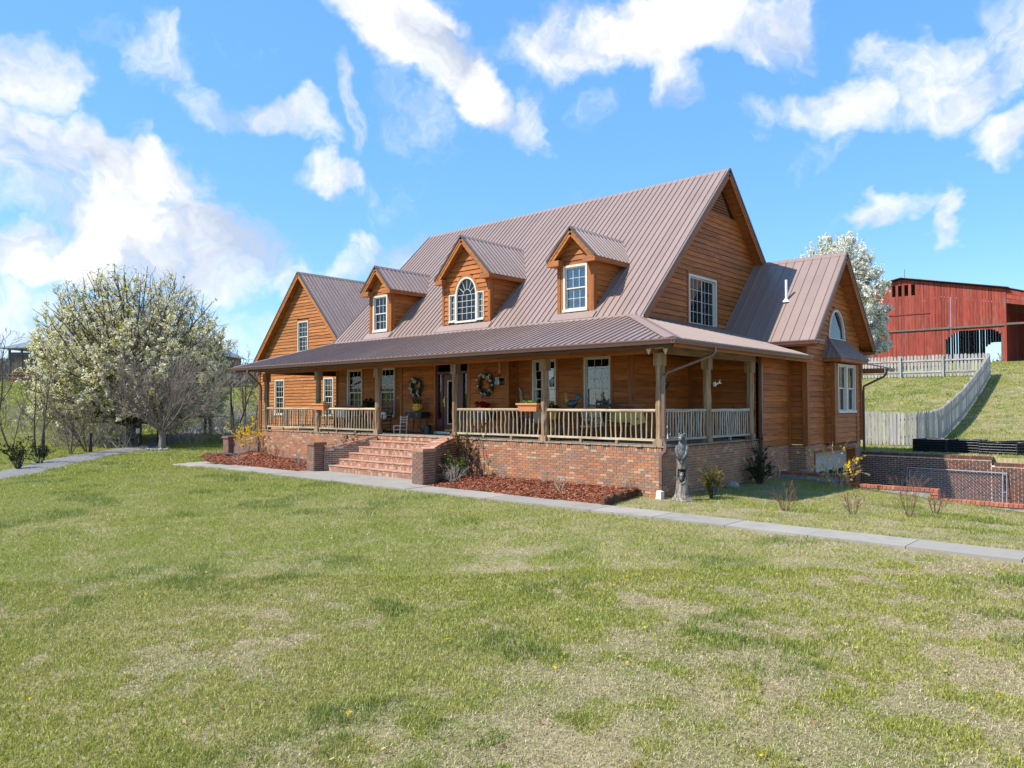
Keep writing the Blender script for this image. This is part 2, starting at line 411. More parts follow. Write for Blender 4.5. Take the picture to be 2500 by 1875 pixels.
def link(name, mesh, parent=None, loc=(0, 0, 0), **kw):
    o = bpy.data.objects.new(name, mesh); COL.objects.link(o)
    loc = Vector(loc); WO[o.name] = loc
    if parent is not None:
        o.parent = parent; o.location = loc - WO[parent.name]
    else: o.location = loc
    setp(o, **kw); return o

class MB:
    def __init__(s): s.v = []; s.f = []; s.mi = []; s.cur = 0
    def add(s, vs, fs):
        b = len(s.v); s.v += [tuple(p) for p in vs]
        for f in fs: s.f.append(tuple(i + b for i in f)); s.mi.append(s.cur)
        return s
    def box(s, a, b):
        x0, y0, z0 = (min(a[i], b[i]) for i in range(3)); x1, y1, z1 = (max(a[i], b[i]) for i in range(3))
        return s.add([(x0, y0, z0), (x1, y0, z0), (x1, y1, z0), (x0, y1, z0), (x0, y0, z1), (x1, y0, z1), (x1, y1, z1), (x0, y1, z1)],
                     [(0, 3, 2, 1), (4, 5, 6, 7), (0, 1, 5, 4), (1, 2, 6, 5), (2, 3, 7, 6), (3, 0, 4, 7)])
    def obox(s, c, ax, ay, az):
        c, ax, ay, az = Vector(c), Vector(ax), Vector(ay), Vector(az)
        p = [c + ax * i + ay * j + az * k for k in (-1, 1) for (i, j) in ((-1, -1), (1, -1), (1, 1), (-1, 1))]
        fs = [(0, 3, 2, 1), (4, 5, 6, 7), (0, 1, 5, 4), (1, 2, 6, 5), (2, 3, 7, 6), (3, 0, 4, 7)]
        if ax.cross(ay).dot(az) < 0: fs = [f[::-1] for f in fs]
        return s.add(p, fs)
    def beam(s, p, q, w, h, up=(0, 0, 1)):
        p, q = Vector(p), Vector(q); d = (q - p); L = d.length; d.normalize()
        up = Vector(up); side = d.cross(up)
        if side.length < 1e-4: side = d.cross(Vector((1, 0, 0)))
        side.normalize(); u = side.cross(d)
        return s.obox((p + q) / 2, d * (L / 2), side * (w / 2), u * (h / 2))
    def prism(s, poly, vec):
        poly = [Vector(p) for p in poly]; vec = Vector(vec); n = len(poly)
        nr = Vector((0, 0, 0))
        for i in range(n): nr += poly[i].cross(poly[(i + 1) % n])
        if nr.dot(vec) > 0: poly = poly[::-1]
        vs = poly + [p + vec for p in poly]
        fs = [tuple(range(n)), tuple(range(2 * n - 1, n - 1, -1))]
        for i in range(n): j = (i + 1) % n; fs.append((i, i + n, j + n, j)[::1])
        fs = [fs[0], fs[1]] + [(i, i + n, (i + 1) % n + n, (i + 1) % n) for i in range(n)]
        return s.add(vs, fs)
    def tube(s, pts, rad, n=6, cap=True, sq=1.0):
        pts = [Vector(p) for p in pts]
        if isinstance(rad, (int, float)): rad = [rad] * len(pts)
        vs = []; ref = None
        for i, p in enumerate(pts):
            d = (pts[min(i + 1, len(pts) - 1)] - pts[max(i - 1, 0)])
            if d.length < 1e-9: d = Vector((0, 0, 1))
            d.normalize()
            if ref is None: ref = Vector((1, 0, 0)) if abs(d.x) < .8 else Vector((0, 1, 0))
            a = (ref - d * ref.dot(d)); a.normalize(); ref = a; b = d.cross(a)
            for k in range(n):
                t = 2 * pi * k / n; vs.append(p + (a * cos(t) + b * sin(t) * sq) * rad[i])
        fs = []
        for i in range(len(pts) - 1):
            for k in range(n): fs.append((i * n + k, i * n + (k + 1) % n, (i + 1) * n + (k + 1) % n, (i + 1) * n + k))
        if cap: fs.append(tuple(range(n - 1, -1, -1))); e = (len(pts) - 1) * n; fs.append(tuple(range(e, e + n)))
        return s.add(vs, fs)
    def lathe(s, c, prof, n=12, cap=True):
        return s.tube_prof(c, prof, n, cap)
    def tube_prof(s, c, prof, n, cap):
        vs = []
        for r, z in prof:
            for k in range(n): t = 2 * pi * k / n; vs.append((c[0] + r * cos(t), c[1] + r * sin(t), c[2] + z))
        fs = []
        for i in range(len(prof) - 1):
            for k in range(n): fs.append((i * n + k, i * n + (k + 1) % n, (i + 1) * n + (k + 1) % n, (i + 1) * n + k))
        if cap: fs.append(tuple(range(n - 1, -1, -1))); e = (len(prof) - 1) * n; fs.append(tuple(range(e, e + n)))
        return s.add(vs, fs)
    def ball(s, c, r, nu=8, nv=6):
        if isinstance(r, (int, float)): r = (r, r, r)
        vs = [(c[0], c[1], c[2] - r[2])]
        for j in range(1, nv):
            a = -pi / 2 + pi * j / nv
            for i in range(nu): t = 2 * pi * i / nu; vs.append((c[0] + r[0] * cos(a) * cos(t), c[1] + r[1] * cos(a) * sin(t), c[2] + r[2] * sin(a)))
        vs.append((c[0], c[1], c[2] + r[2])); fs = []
        for i in range(nu): fs.append((0, 1 + (i + 1) % nu, 1 + i)); fs.append((len(vs) - 1, 1 + (nv - 2) * nu + i, 1 + (nv - 2) * nu + (i + 1) % nu))
        for j in range(nv - 2):
            for i in range(nu): a = 1 + j * nu + i; b = 1 + j * nu + (i + 1) % nu; fs.append((a, b, b + nu, a + nu))
        return s.add(vs, fs)
    def leaf(s, c, size, nrm=None, asp=.6, r=random):
        """one leaf-sized quad folded along its middle"""
        c = Vector(c)
        d = Vector((r.gauss(0, 1), r.gauss(0, 1), r.gauss(0, 1))) if nrm is None else Vector(nrm)
        if d.length < 1e-6: d = Vector((0, 0, 1))
        d.normalize(); a = d.orthogonal().normalized(); b = d.cross(a)
        t = r.uniform(0, 2 * pi); u = a * cos(t) + b * sin(t); w = -a * sin(t) + b * cos(t)
        u = u * size * .5; w = w * size * .5 * asp
        return s.add([c - u, c + w, c + u, c - w], [(0, 1, 2, 3)])
    def mesh(s, name, mats, origin, smooth=False):
        me = bpy.data.meshes.new(name); o = Vector(origin)
        me.from_pydata([(p[0] - o.x, p[1] - o.y, p[2] - o.z) for p in s.v], [], s.f)
        if not isinstance(mats, (list, tuple)): mats = [mats]
        for m in mats: me.materials.append(m)
        if len(mats) > 1: me.polygons.foreach_set('material_index', s.mi)
        if smooth: me.polygons.foreach_set('use_smooth', [True] * len(s.f))
        me.update(); return me
    def obj(s, name, mats, parent=None, origin=None, smooth=False, **kw):
        if not s.v: return None
        if origin is None:
            xs, ys, zs = zip(*s.v); origin = ((min(xs) + max(xs)) / 2, (min(ys) + max(ys)) / 2, min(zs))
        return link(name, s.mesh(name, mats, origin, smooth), parent, origin, **kw)

def smst(a, b, x):
    t = (x - a) / (b - a); t = 0.0 if t < 0 else (1.0 if t > 1 else t); return t * t * (3 - 2 * t)
# ------------------------------------------------------------------ ground
def interp(x, pts):
    if x <= pts[0][0]: return pts[0][1]
    for (a, b), (c, d) in zip(pts, pts[1:]):
        if x <= c: return b + (d - b) * (x - a) / (c - a)
    return pts[-1][1]
RIGHT = [(12.85, -.68), (17, -.64), (19.4, -.40), (21.5, .0), (24, .42), (30, 1.55), (37, 2.84), (50, 4.1), (60, 4.78), (80, 5.0), (150, 2.0), (270, 12), (430, 27), (600, 30)]
def H(x, y):
    d = hypot(x - CAM.x, y - CAM.y)
    if y > 12.8:
        z = interp(y, RIGHT)
    else:
        z = -1.19 - .032 * max(0, -3.6 - y) - .55 * smst(-15, -28, x)
        z -= .085 * min(max(0, x - 1.0), 12) * smst(-1.8, 6.5, y)
    zl = -1.74 + 6.4 * smst(50, 150, d) + 9 * smst(190, 430, d)
    w = smst(-28, -44, x)
    z = z * (1 - w) + zl * w
    if -33 < x < 16 and -22 < y < 12: z += .035 * sin(x * .9 + 1.3) * sin(y * 1.1 + .4) * (1 if y < -3.8 else 0)
    return z
def HG(x, y):
    if x > .05 and 6.8 < y < 12.8: return -2.75
    return H(x, y)

def axis(segs):
    o = []
    for a, b, st in segs:
        n = max(1, round((b - a) / st)); o += [a + (b - a) * i / n for i in range(n)]
    o.append(segs[-1][1]); return o
gx = axis([(-600, -200, 25), (-200, -60, 7), (-60, -33, 1.5), (-33, 0.0, .6), (0.0, .1, .1), (.1, 16, .6), (16, 60, 4), (60, 300, 24)])
gy = axis([(-80, -22, 4), (-22, 6.74, .6), (6.74, 6.86, .12), (6.86, 12.74, .8), (12.74, 12.86, .12), (12.86, 45, 1.2), (45, 120, 6), (120, 700, 24)])

def ground_mat():
    t = NT('lawn_soil_and_short_grass')
    ge = t.n('ShaderNodeNewGeometry'); P = ge.outputs['Position']
    mp = t.n('ShaderNodeMapping'); t.l(P, mp.inputs[0]); mp.inputs['Scale'].default_value = (1, 1, 0)
    p = mp.outputs[0]
    big = t.noise(p, .16, 5, .6); med = t.noise(p, 1.1, 6, .62, .4); fine = t.noise(p, 18, 5, .7)
    fine = t.ramp(fine, [(.32, (0, 0, 0)), (.68, (1, 1, 1))])
    green = t.mix(fine, (.070, .085, .018, 1), (.235, .250, .072, 1))
    straw = t.mix(fine, (.15, .12, .060, 1), (.42, .355, .205, 1))
    sep = t.n('ShaderNodeSeparateXYZ'); t.l(P, sep.inputs[0])
    rx = t.math('MULTIPLY', t.ramp(t.math('ADD', t.math('MULTIPLY', sep.outputs[0], .02), .6), [(.2, (0, 0, 0)), (.75, (1, 1, 1))]), .16)
    f = t.math('ADD', t.math('ADD', t.math('MULTIPLY', big, .45), t.math('MULTIPLY', med, .62)), rx)
    col = t.mix(t.ramp(f, [(.58, (0, 0, 0)), (.74, (1, 1, 1))]), green, straw)
    t.pbr(col, .95, fine, .6, .03, .1); return t.m
M['ground'] = ground_mat()

def build_ground():
    nx, ny = len(gx), len(gy)
    v = [(x, y, HG(x, y)) for y in gy for x in gx]
    f = [(j * nx + i, j * nx + i + 1, (j + 1) * nx + i + 1, (j + 1) * nx + i) for j in range(ny - 1) for i in range(nx - 1)]
    me = bpy.data.meshes.new('ground'); me.from_pydata(v, [], f); me.materials.append(M['ground'])
    me.polygons.foreach_set('use_smooth', [True] * len(f)); me.update()
    link('ground', me, kind='structure')
build_ground()

def strip(name, pts, wid, mat, lift, kind='structure', z=None):
    """a road: a sheet that follows the ground"""
    m = MB(); P = []
    for (a, b) in zip(pts, pts[1:]):
        n = max(1, int((Vector(b) - Vector(a)).length / 1.2))
        for i in range(n): P.append(Vector(a).lerp(Vector(b), i / n))
    P.append(Vector(pts[-1])); vs = []
    for k in range(3):
        pass
    for i, p in enumerate(P):
        d = P[min(i + 1, len(P) - 1)] - P[max(0, i - 1)]; nrm = Vector((-d.y, d.x)).normalized(); w = wid(i / (len(P) - 1)) if callable(wid) else wid
        for s in (-.5, -.2, .2, .5):
            q = p + nrm * (s * w + .05 * sin(i * 1.7 + s)); vs.append((q.x, q.y, (H(q.x, q.y) if z is None else z) + lift - (.05 if abs(s) == .5 else 0)))
    fs = [(i * 4 + k + 1, i * 4 + k, (i + 1) * 4 + k, (i + 1) * 4 + k + 1) for i in range(len(P) - 1) for k in range(3)]
    m.add(vs, fs); return m.obj(name, mat, None, (0, 0, 0), True, kind=kind)
def smooth_path(pts, n=2):
    for _ in range(n):
        q = [pts[0]]
        for a, b in zip(pts, pts[1:]):
            a, b = Vector(a), Vector(b); q += [tuple(a.lerp(b, .25)), tuple(a.lerp(b, .75))]
        q.append(pts[-1]); pts = q
    return pts
strip('driveway', smooth_path([(-4, -24), (-14, -15), (-25.4, -7.6), (-34.5, -1.6), (-44.5, 6.7), (-53, 13), (-62, 19.5), (-67, 26), (-66, 34)]), 2.15, M['asphalt'], .05)
strip('side_path', smooth_path([(-56, 16.5), (-47, 13.6), (-40, 10.6), (-34.6, 7.6), (-29, 4.6), (-25.5, 3.6)]), 1.5, M['walk'], .06)
# sunken garage drive between the low wall and the retaining wall
MB().box((.1, 6.95, -2.76), (26, 12.74, -2.70)).obj('garage_drive', M['concrete'], kind='structure')

# concrete walk in front of the porch, slab by slab
WZ = -1.145
walk = bpy.data.objects.new('walkway', None); COL.objects.link(walk); WO['walkway'] = Vector((-4, -2.7, WZ)); walk.location = WO['walkway']; walk['kind'] = 'structure'
def slab(poly, dz=0):
    MB().prism([(x, y, WZ - .10) for x, y in poly], (0, 0, .10 + dz)).obj('slab', M['walk'], walk)
xs = [13.6, 12.1, 10.6, 9.1, 7.6, 6.1, 4.6, 3.1, 1.6, .1, -1.4, -2.9, -4.4, -5.75]
for a, b in zip(xs, xs[1:]):
    e0 = -2.28 - .06 * smst(-6, 8, a) + .08; e1 = -2.28 - .06 * smst(-6, 8, b) + .08; k0 = -3.05 - .1 * smst(2, -6, a); k1 = -3.05 - .1 * smst(2, -6, b)
    slab([(b + .012, k1), (a, k0), (a, e0), (b + .012, e1)], random.uniform(-.004, .004))
slab([(-8.9, -3.2), (-5.762, -3.15), (-5.762, -2.22), (-6.5, -2.22), (-6.7, -1.40), (-8.9, -1.40)], .003)
slab([(-11.9, -3.2), (-8.912, -3.2), (-8.912, -1.40), (-11.8, -1.40), (-12.5, -2.0)], -.003)
left = smooth_path([(-11.95, -2.65), (-14.5, -2.72), (-17.2, -2.72), (-19.6, -2.45), (-21.4, -1.9), (-22.6, -1.0), (-23.6, .5), (-24.6, 2.2), (-26, 3.6)], 1)
q = []
for i, p in enumerate(left):
    p = Vector(p); d = Vector(left[min(i + 1, len(left) - 1)]) - Vector(left[max(i - 1, 0)]); n = Vector((-d.y, d.x)).normalized(); q.append((p + n * .5, p - n * .5, d.normalized()))
for (a, b, d), (c, e, d2) in zip(q, q[1:]):
    zz = min(0, H(*(a + e).xy * .5 if False else ((a + e) / 2)) + 1.19)
    poly = [(a - d * -.006), b + d * .006, e - d2 * .006, c - d2 * .006]
    MB().prism([(p.x, p.y, WZ + zz - .10) for p in poly], (0, 0, .10)).obj('slab', M['walk'], walk)

# ------------------------------------------------------------------ mulch beds
def mulch_mat():
    t = NT('red_brown_bark_mulch')
    ge = t.n('ShaderNodeNewGeometry')
    c = t.ramp(ge.outputs['Random Per Island'], [(.05, (.075, .022, .012, 1)), (.35, (.19, .054, .026, 1)), (.75, (.28, .090, .045, 1)), (1, (.42, .22, .13, 1))])
    t.pbr(c, .85, None, spec=.2); return t.m
M['mulch'] = mulch_mat()
def in_poly(x, y, P):
    c = False; j = len(P) - 1
    for i in range(len(P)):
        if (P[i][1] > y) != (P[j][1] > y) and x < (P[j][0] - P[i][0]) * (y - P[i][1]) / (P[j][1] - P[i][1]) + P[i][0]: c = not c
        j = i
    return c
BEDS = [[(-6.42, -2.24), (-.15, -2.24), (-.62, .0), (-.62, 0.02), (-7.3, .02), (-7.0, -.6), (-6.3, -1.5)],
        [(-12.45, -1.9), (-12.6, -2.2), (-17.4, -2.24), (-19.4, -2.0), (-21.2, -1.35), (-21.9, -.75), (-21.0, -.2), (-18.9, .05), (-11.4, .02), (-11.9, -.9)]]
def mulch_z(x, y):
    return -1.165 + .13 * smst(-2.2, -.2, y) + .04 * sin(x * 2.1) * sin(y * 2.7) + (.18 * math.exp(-((x + 18.4) ** 2 + (y + .45) ** 2) / .5))
for bi, P in enumerate(BEDS):
    m = MB(); x0 = min(p[0] for p in P); x1 = max(p[0] for p in P); y0 = min(p[1] for p in P); y1 = max(p[1] for p in P)
    st = .12; nx = int((x1 - x0) / st) + 1; ny = int((y1 - y0) / st) + 1
    ok = lambda x, y: in_poly(x, y, P)
    for i in range(nx):
        for j in range(ny):
            x, y = x0 + i * st, y0 + j * st
            if ok(x + st / 2, y + st / 2):
                m.add([(x, y, mulch_z(x, y)), (x + st, y, mulch_z(x + st, y)), (x + st, y + st, mulch_z(x + st, y + st)), (x, y + st, mulch_z(x, y + st))], [(0, 1, 2, 3)])
    n = 17000 if bi == 0 else 15000
    c = 0
    while c < n:
        x, y = random.uniform(x0, x1), random.uniform(y0, y1)
        if not ok(x, y): continue
        c += 1; a = random.uniform(0, pi); l = random.uniform(.010, .042); w = random.uniform(.005, .011); tz = random.uniform(-.35, .5) * l
        u = Vector((cos(a) * l, sin(a) * l, tz)); s = Vector((-sin(a) * w, cos(a) * w, random.uniform(-.008, .008))); o = Vector((x, y, mulch_z(x, y) + random.uniform(.004, .028)))
        m.add([o - u - s, o + u - s, o + u + s, o - u + s], [(0, 1, 2, 3)])
    m.obj('mulch', M['mulch'], None, (0, 0, 0), kind='stuff')
# ------------------------------------------------------------------ house
house = thing('wooden_house', 'large cedar sided house with brown metal roof, three dormers and wraparound porch', 'house', (-9, 2, 0))
MR = (8.94 - 3.53) / (7.5 - 2.1)
def zroof(y): return 3.53 + MR * (y - 2.1)

BOARDS = []
def siding(ax, plane, out, a0, a1, z0, z1, mat='siding', lo=None, hi=None, holes=(), wavy=.004, e=.168, parent=None, name='siding_board', maxlen=5.2, thick=.040):
    k = 0; r = random
    while z0 + k * e < z1 - .03:
        zb = z0 + k * e; zt = min(zb + e + .012, z1); zm = (zb + min(zb + e, z1)) / 2; k += 1
        Lb, Lt = (max(a0, lo(zb)), max(a0, lo(zt))) if lo else (a0, a0)
        Rb, Rt = (min(a1, hi(zb)), min(a1, hi(zt))) if hi else (a1, a1)
        if Rb - Lb < .12: continue
        iv = [(Lb, Rb, Lt, Rt)]
        for hole in holes:
            if callable(hole):
                hw_ = hole(zb, min(zb + e, z1))
                if hw_ is None: continue
                h0, h1 = hw_
            else:
                h0, h1, hz0, hz1 = hole
                if not (hz0 < zm < hz1): continue
            nv = []
            for (b0, b1, t0, t1) in iv:
                if h1 <= b0 or h0 >= b1: nv.append((b0, b1, t0, t1)); continue
                if h0 > b0 + .02: nv.append((b0, h0, t0, h0))
                if h1 < b1 - .02: nv.append((h1, b1, h1, t1))
            iv = nv
        for (b0, b1, t0, t1) in iv:
            cuts = [b0]
            L = b1 - b0
            if L > maxlen:
                n = int(L // maxlen) + 1
                for i in range(1, n): cuts.append(b0 + L * (i + r.uniform(-.3, .3)) / n)
            cuts.append(b1)
            for ci, (c0, c1) in enumerate(zip(cuts, cuts[1:])):
                tt0 = t0 if ci == 0 else c0; tt1 = t1 if ci == len(cuts) - 2 else c1
                if tt1 - tt0 < .03: tt1 = tt0 + .03
                g = .003; n = max(2, min(9, int((c1 - c0) / .45) + 1)); m = MB(); vs = []
                for i in range(n + 1):
                    f = i / n; ab = c0 + g + (c1 - c0 - 2 * g) * f; at = tt0 + g + (tt1 - tt0 - 2 * g) * f
                    dz = r.uniform(-wavy, wavy) if 0 < i < n else 0; dd = r.uniform(-.003, .003)
                    for (a, d, z) in ((ab, -.012, zb + .016 + dz), (ab, thick + dd, zb + .016 + dz), (at, .010, zt)):
                        vs.append((a, plane + out * d, z) if ax == 'x' else (plane + out * d, a, z))
                fs = []
                flip = (ax == 'x') == (out < 0)
                for i in range(n):
                    b = i * 3
                    for q in ((b, b + 3, b + 4, b + 1), (b + 1, b + 4, b + 5, b + 2)): fs.append(q if flip else q[::-1])
                fs.append((0, 1, 2) if flip else (2, 1, 0)); e2 = n * 3; fs.append((e2 + 2, e2 + 1, e2) if flip else (e2, e2 + 1, e2 + 2))
                m.add(vs, fs); m.obj(name, M[mat + '_' + ax], parent or house)

def trim(a, b, ax='z', mat='trim', name='trim_board', parent=None): return MB().box(a, b).obj(name, M[mat + '_' + ax], parent or house)

# ---- solid cores behind the boards (near-black colour stands in for the shade of unlit rooms)
core = MB()
core.box((-16.25, 2.35, .06), (-2.33, 12.7, 3.4))
core.prism([(-16.25, 2.35, 3.4), (-16.25, 12.6, 3.4), (-16.25, 7.5, 3.4 + MR * 5.05)], (13.92, 0, 0))
core.box((-11.74, 1.95, .06), (-6.68, 2.4, 2.5))
core.box((-2.4, 5.49, -.1), (-.08, 12.0, 2.5)); core.box((-2.4, 7.78, -.1), (.47, 12.67, 3.1))
core.prism([(-2.4, 7.78, 3.1), (-2.4, 12.62, 3.1), (-2.4, 10.2, 5.75)], (2.85, 0, 0))
core.box((-30.3, 6.65, -1.1), (-21.7, 17.8, 3.5)); core.prism([(-30.2, 6.65, 3.5), (-21.8, 6.65, 3.5), (-26, 6.65, 7.9)], (0, 11.1, 0))
core.obj('house_core', M['interior'], house)

# ---- siding
def arch_hole(c, rx, zb_, rz, zmin):
    def f(za, zc):
        z = (za + zc) / 2
        if zc < zmin or z > zb_ + rz - .03: return None
        t = max(0, (max(z, zb_) - zb_)) / rz; w = rx * sqrt(max(0, 1 - t * t)); return (c - w, c + w)
    return f
W1, W2, W3, W4 = (-15.68, -14.70, .60, 2.47), (-13.66, -12.67, .60, 2.47), (-5.86, -4.91, .60, 2.47), (-3.85, -2.90, .60, 2.47)
def grow(w, d=.09, dz=.09): return (w[0] - d, w[1] + d, w[2] - dz, w[3] + dz)
siding('x', 2.1, -1, -16.33, -11.87, .06, 2.62, holes=[grow(W1), grow(W2)])
siding('x', 1.75, -1, -11.80, -6.62, .06, 2.62, holes=[(-10.12, -8.29, 0, 2.62)])
siding('y', -6.55, 1, 1.78, 2.1, .06, 2.62)
siding('x', 2.1, -1, -6.52, -2.28, .06, 2.62, holes=[grow(W3), grow(W4)])
siding('y', -2.2, 1, 2.18, 5.28, .06, 2.62)
siding('x', 5.36, -1, -2.1, -.02, .06, 2.62)
siding('y', .05, 1, 5.58, 7.57, -.21, 2.46)
siding('x', 7.65, -1, .13, .52, -.21, 2.95)
SW = 1.045
loC = lambda z: 10.2 - (6.05 - z) / SW + .1
hiC = lambda z: 10.2 + (6.05 - z) / SW - .1
siding('y', .6, 1, 7.73, 12.72, -.21, 5.8, lo=loC, hi=hiC, holes=[(9.22, 11.38, -.3, 2.55), arch_hole(10.375, .83, 3.27, 1.06, 3.15)])
siding('y', .9, 1, 9.28, 11.32, -.21, 2.42, holes=[(9.43, 11.2, .72, 2.5)])
siding('x', 9.2, -1, .66, .83, -.21, 2.42); siding('x', 11.4, 1, .66, .83, -.21, 2.42)
loG = lambda z: 2.1 + (z - 3.53) / MR + .16
hiG = lambda z: 12.9 - (z - 3.53) / MR - .16
siding('y', -2.2, 1, 2.3, 12.7, 3.42, 7.5, lo=loG, hi=hiG, holes=[(5.22, 7.32, 3.45, 5.30)], wavy=.006, maxlen=4.2)
WP = 1.03
loW = lambda z: -26.0 - (8.12 - z) / WP + .15
hiW = lambda z: -26.0 + (8.12 - z) / WP - .15
siding('x', 6.5, -1, -30.38, -21.6, -1.0, 7.85, 'gold', lo=loW, hi=hiW, holes=[grow((-28.77, -27.8, .5, 2.46)), grow((-23.95, -23.12, .5, 2.46)), grow((-26.46, -25.47, 3.9, 5.58))], wavy=.012, maxlen=3.6)
siding('y', -30.45, -1, 6.58, 17.9, -1.0, 3.3, 'gold', maxlen=6)
# corner boards
for a, b, ax in [((-16.43, 2.04, .06), (-16.33, 2.14, 2.62), 'z'), ((-11.90, 1.69, .06), (-11.80, 1.79, 2.62), 'z'), ((-6.63, 1.69, .06), (-6.52, 1.79, 2.62), 'z'),
                 ((-6.56, 2.03, .06), (-6.46, 2.1, 2.62), 'z'), ((-2.29, 2.04, .06), (-2.14, 2.19, 2.62), 'z'), ((-2.21, 5.25, .06), (-2.08, 5.33, 2.62), 'z'),
                 ((.0, 5.48, -.22), (.11, 5.58, 2.46), 'z'), ((.03, 7.54, -.22), (.13, 7.64, 2.46), 'z'), ((.50, 7.58, -.22), (.66, 7.74, 2.9), 'z'),
                 ((.57, 12.70, -.22), (.67, 12.83, 3.0), 'z'), ((.61, 9.1, -.22), (.68, 9.185, 2.42), 'z'), ((.83, 9.16, -.22), (.95, 9.29, 2.42), 'z'), ((.83, 11.31, -.22), (.95, 11.44, 2.42), 'z'),
                 ((.655, 11.43, -.22), (.70, 11.5, 2.42), 'z')]:
    trim(a, b, ax)
trim((-30.5, 6.42, -1), (-30.38, 6.54, 3.3), 'z', 'gold')
MB().box((.62, 9.2, -.27), (.92, 11.4, -.215)).obj('bay_floor', M['soffit'], house)

# ---- windows
pane_cache = {}
def window(O, U, n, w, h, cols, ru, rl, trim_m=None, back=None, fr=.055, kind='dh', back2=None, name='window', proud=.045):
    """O lower left corner of the frame on the wall plane, U along it, n out of the wall"""
    O, U, n = Vector(O), Vector(U), Vector(n); Z = Vector((0, 0, 1))
    def P(u, z, d): return O + U * u + Z * z + n * d
    def bar(m, u0, u1, z0, z1, d0, d1):
        c = P((u0 + u1) / 2, (z0 + z1) / 2, (d0 + d1) / 2); m.obox(c, U * (u1 - u0) / 2, n * (d1 - d0) / 2, Z * (z1 - z0) / 2)
    f = MB(); bar(f, 0, fr, 0, h, -.10, proud); bar(f, w - fr, w, 0, h, -.10, proud); bar(f, fr, w - fr, h - fr, h, -.10, proud); bar(f, -.015, w + .015, -.02, fr, -.10, proud + .025)
    W = f.obj(name, M['window'], house)
    def sash(u0, u1, z0, z1, d, c, r, s=.038):
        m = MB(); bar(m, u0, u0 + s, z0, z1, d - .03, d); bar(m, u1 - s, u1, z0, z1, d - .03, d); bar(m, u0 + s, u1 - s, z0, z0 + s, d - .03, d); bar(m, u0 + s, u1 - s, z1 - s, z1, d - .03, d)
        m.obj('sash', M['window'], W)
        g = MB(); a0, a1, b0, b1 = u0 + s, u1 - s, z0 + s, z1 - s; pw = (a1 - a0) / c; ph = (b1 - b0) / r; t = .0075
        for i in range(1, c): bar(g, a0 + pw * i - t, a0 + pw * i + t, b0, b1, d - .024, d - .008)
        for j in range(1, r):
            for i in range(c): bar(g, a0 + pw * i + (t if i else 0), a0 + pw * (i + 1) - (t if i < c - 1 else 0), b0 + ph * j - t, b0 + ph * j + t, d - .0235, d - .0085)
        if g.v: g.obj('grille', M['window'], W)
        for i in range(c):
            for j in range(r):
                pm = MB(); e = .001 + t; bar(pm, a0 + pw * i + (e if i else 0), a0 + pw * (i + 1) - (e if i < c - 1 else 0), b0 + ph * j + (e if j else 0), b0 + ph * (j + 1) - (e if j < r - 1 else 0), d - .018, d - .013)
                pm.obj('pane', M['glass'], W)
    if kind == 'dh':
        mid = h * .5
        sash(fr, w - fr, mid - .02, h - fr, -.012, cols, ru); sash(fr, w - fr, fr, mid + .02, -.046, cols, rl)
    elif kind == 'slider':
        sash(fr, w / 2 + .02, fr, h - fr, -.012, cols, ru); sash(w / 2 - .02, w - fr, fr, h - fr, -.046, cols, rl)
    elif kind == 'one':
        sash(fr, w - fr, fr, h - fr, -.014, cols, ru, .03)
    if back:
        for (mt, u0, u1, z0, z1) in back:
            m = MB(); 
            if mt in ('curtain', 'pinkcurtain'):
                k = 14; vs = []
                for i in range(k + 1):
                    uu = u0 + (u1 - u0) * i / k; dd = -.118 + .014 * sin(i * 2.2)
                    for z in (z0, z1): 
                        pinch = .45 + .55 * smst(z0, z0 + .1, z) if z == z0 else 1
                        vs.append(P(fr + (uu * pinch if u0 < .5 and pinch < 1 else uu) * (w - 2 * fr), fr + z * (h - 2 * fr), dd))
                m.add(vs, [(i * 2, i * 2 + 2, i * 2 + 3, i * 2 + 1) for i in range(k)]); m.obj('curtain', M[mt], W)
            else:
                bar(m, fr + u0 * (w - 2 * fr), fr + u1 * (w - 2 * fr), fr + z0 * (h - 2 * fr), fr + z1 * (h - 2 * fr), -.105, -.095); m.obj('blind', M[mt], W)
    if trim_m:
        tw = .085; m = MB(); mat, ax = trim_m
        bar(m, -tw, -.002, -.09, h + tw, .0, .036); bar(m, w + .002, w + tw, -.09, h + tw, .0, .036); bar(m, -.002, w + .002, h + .002, h + tw, .0, .036); bar(m, -.002, w + .002, -.09, -.022, .0, .036)
        m.obj('casing', M[mat + '_z'], house)
    return W
X, Y_, nY, nX = (1, 0, 0), (0, 1, 0), (0, -1, 0), (1, 0, 0)
for w, bk in ((W1, [('curtain', .15, .95, .36, 1)]), (W2, [('curtain', .08, .95, .30, 1)]), (W3, [('blind_tan', .45, .8, .62, .86)]), (W4, None)):
    window((w[0], 2.1, w[2]), X, nY, w[1] - w[0], w[3] - w[2], 3, 3, 3, ('trim', 0), bk)
for (x0, x1, z0, z1), bk in (((-28.77, -27.8, .5, 2.46), [('blind', 0, 1, 0, .5)]), ((-23.95, -23.12, .5, 2.46), [('blind', 0, 1, 0, .5)]), ((-26.46, -25.47, 3.9, 5.58), [('blind', 0, 1, .5, 1)])):
    window((x0, 6.5, z0), X, nY, x1 - x0, z1 - z0, 3, 3, 3, ('gold', 0), bk)
window((-2.2, 5.33, 3.55), Y_, nX, 1.87, 1.64, 3, 4, 4, ('trim', 0), [('pinkcurtain', .02, .42, .45, 1)], kind='slider', fr=.075)
window((.9, 9.52, .80), Y_, nX, .86, 1.6, 2, 1, 1, None, [('blind_tan', 0, 1, .80, 1)])
window((.9, 10.39, .80), Y_, nX, .86, 1.6, 2, 1, 1, None, [('blind_tan', 0, 1, .80, 1)])
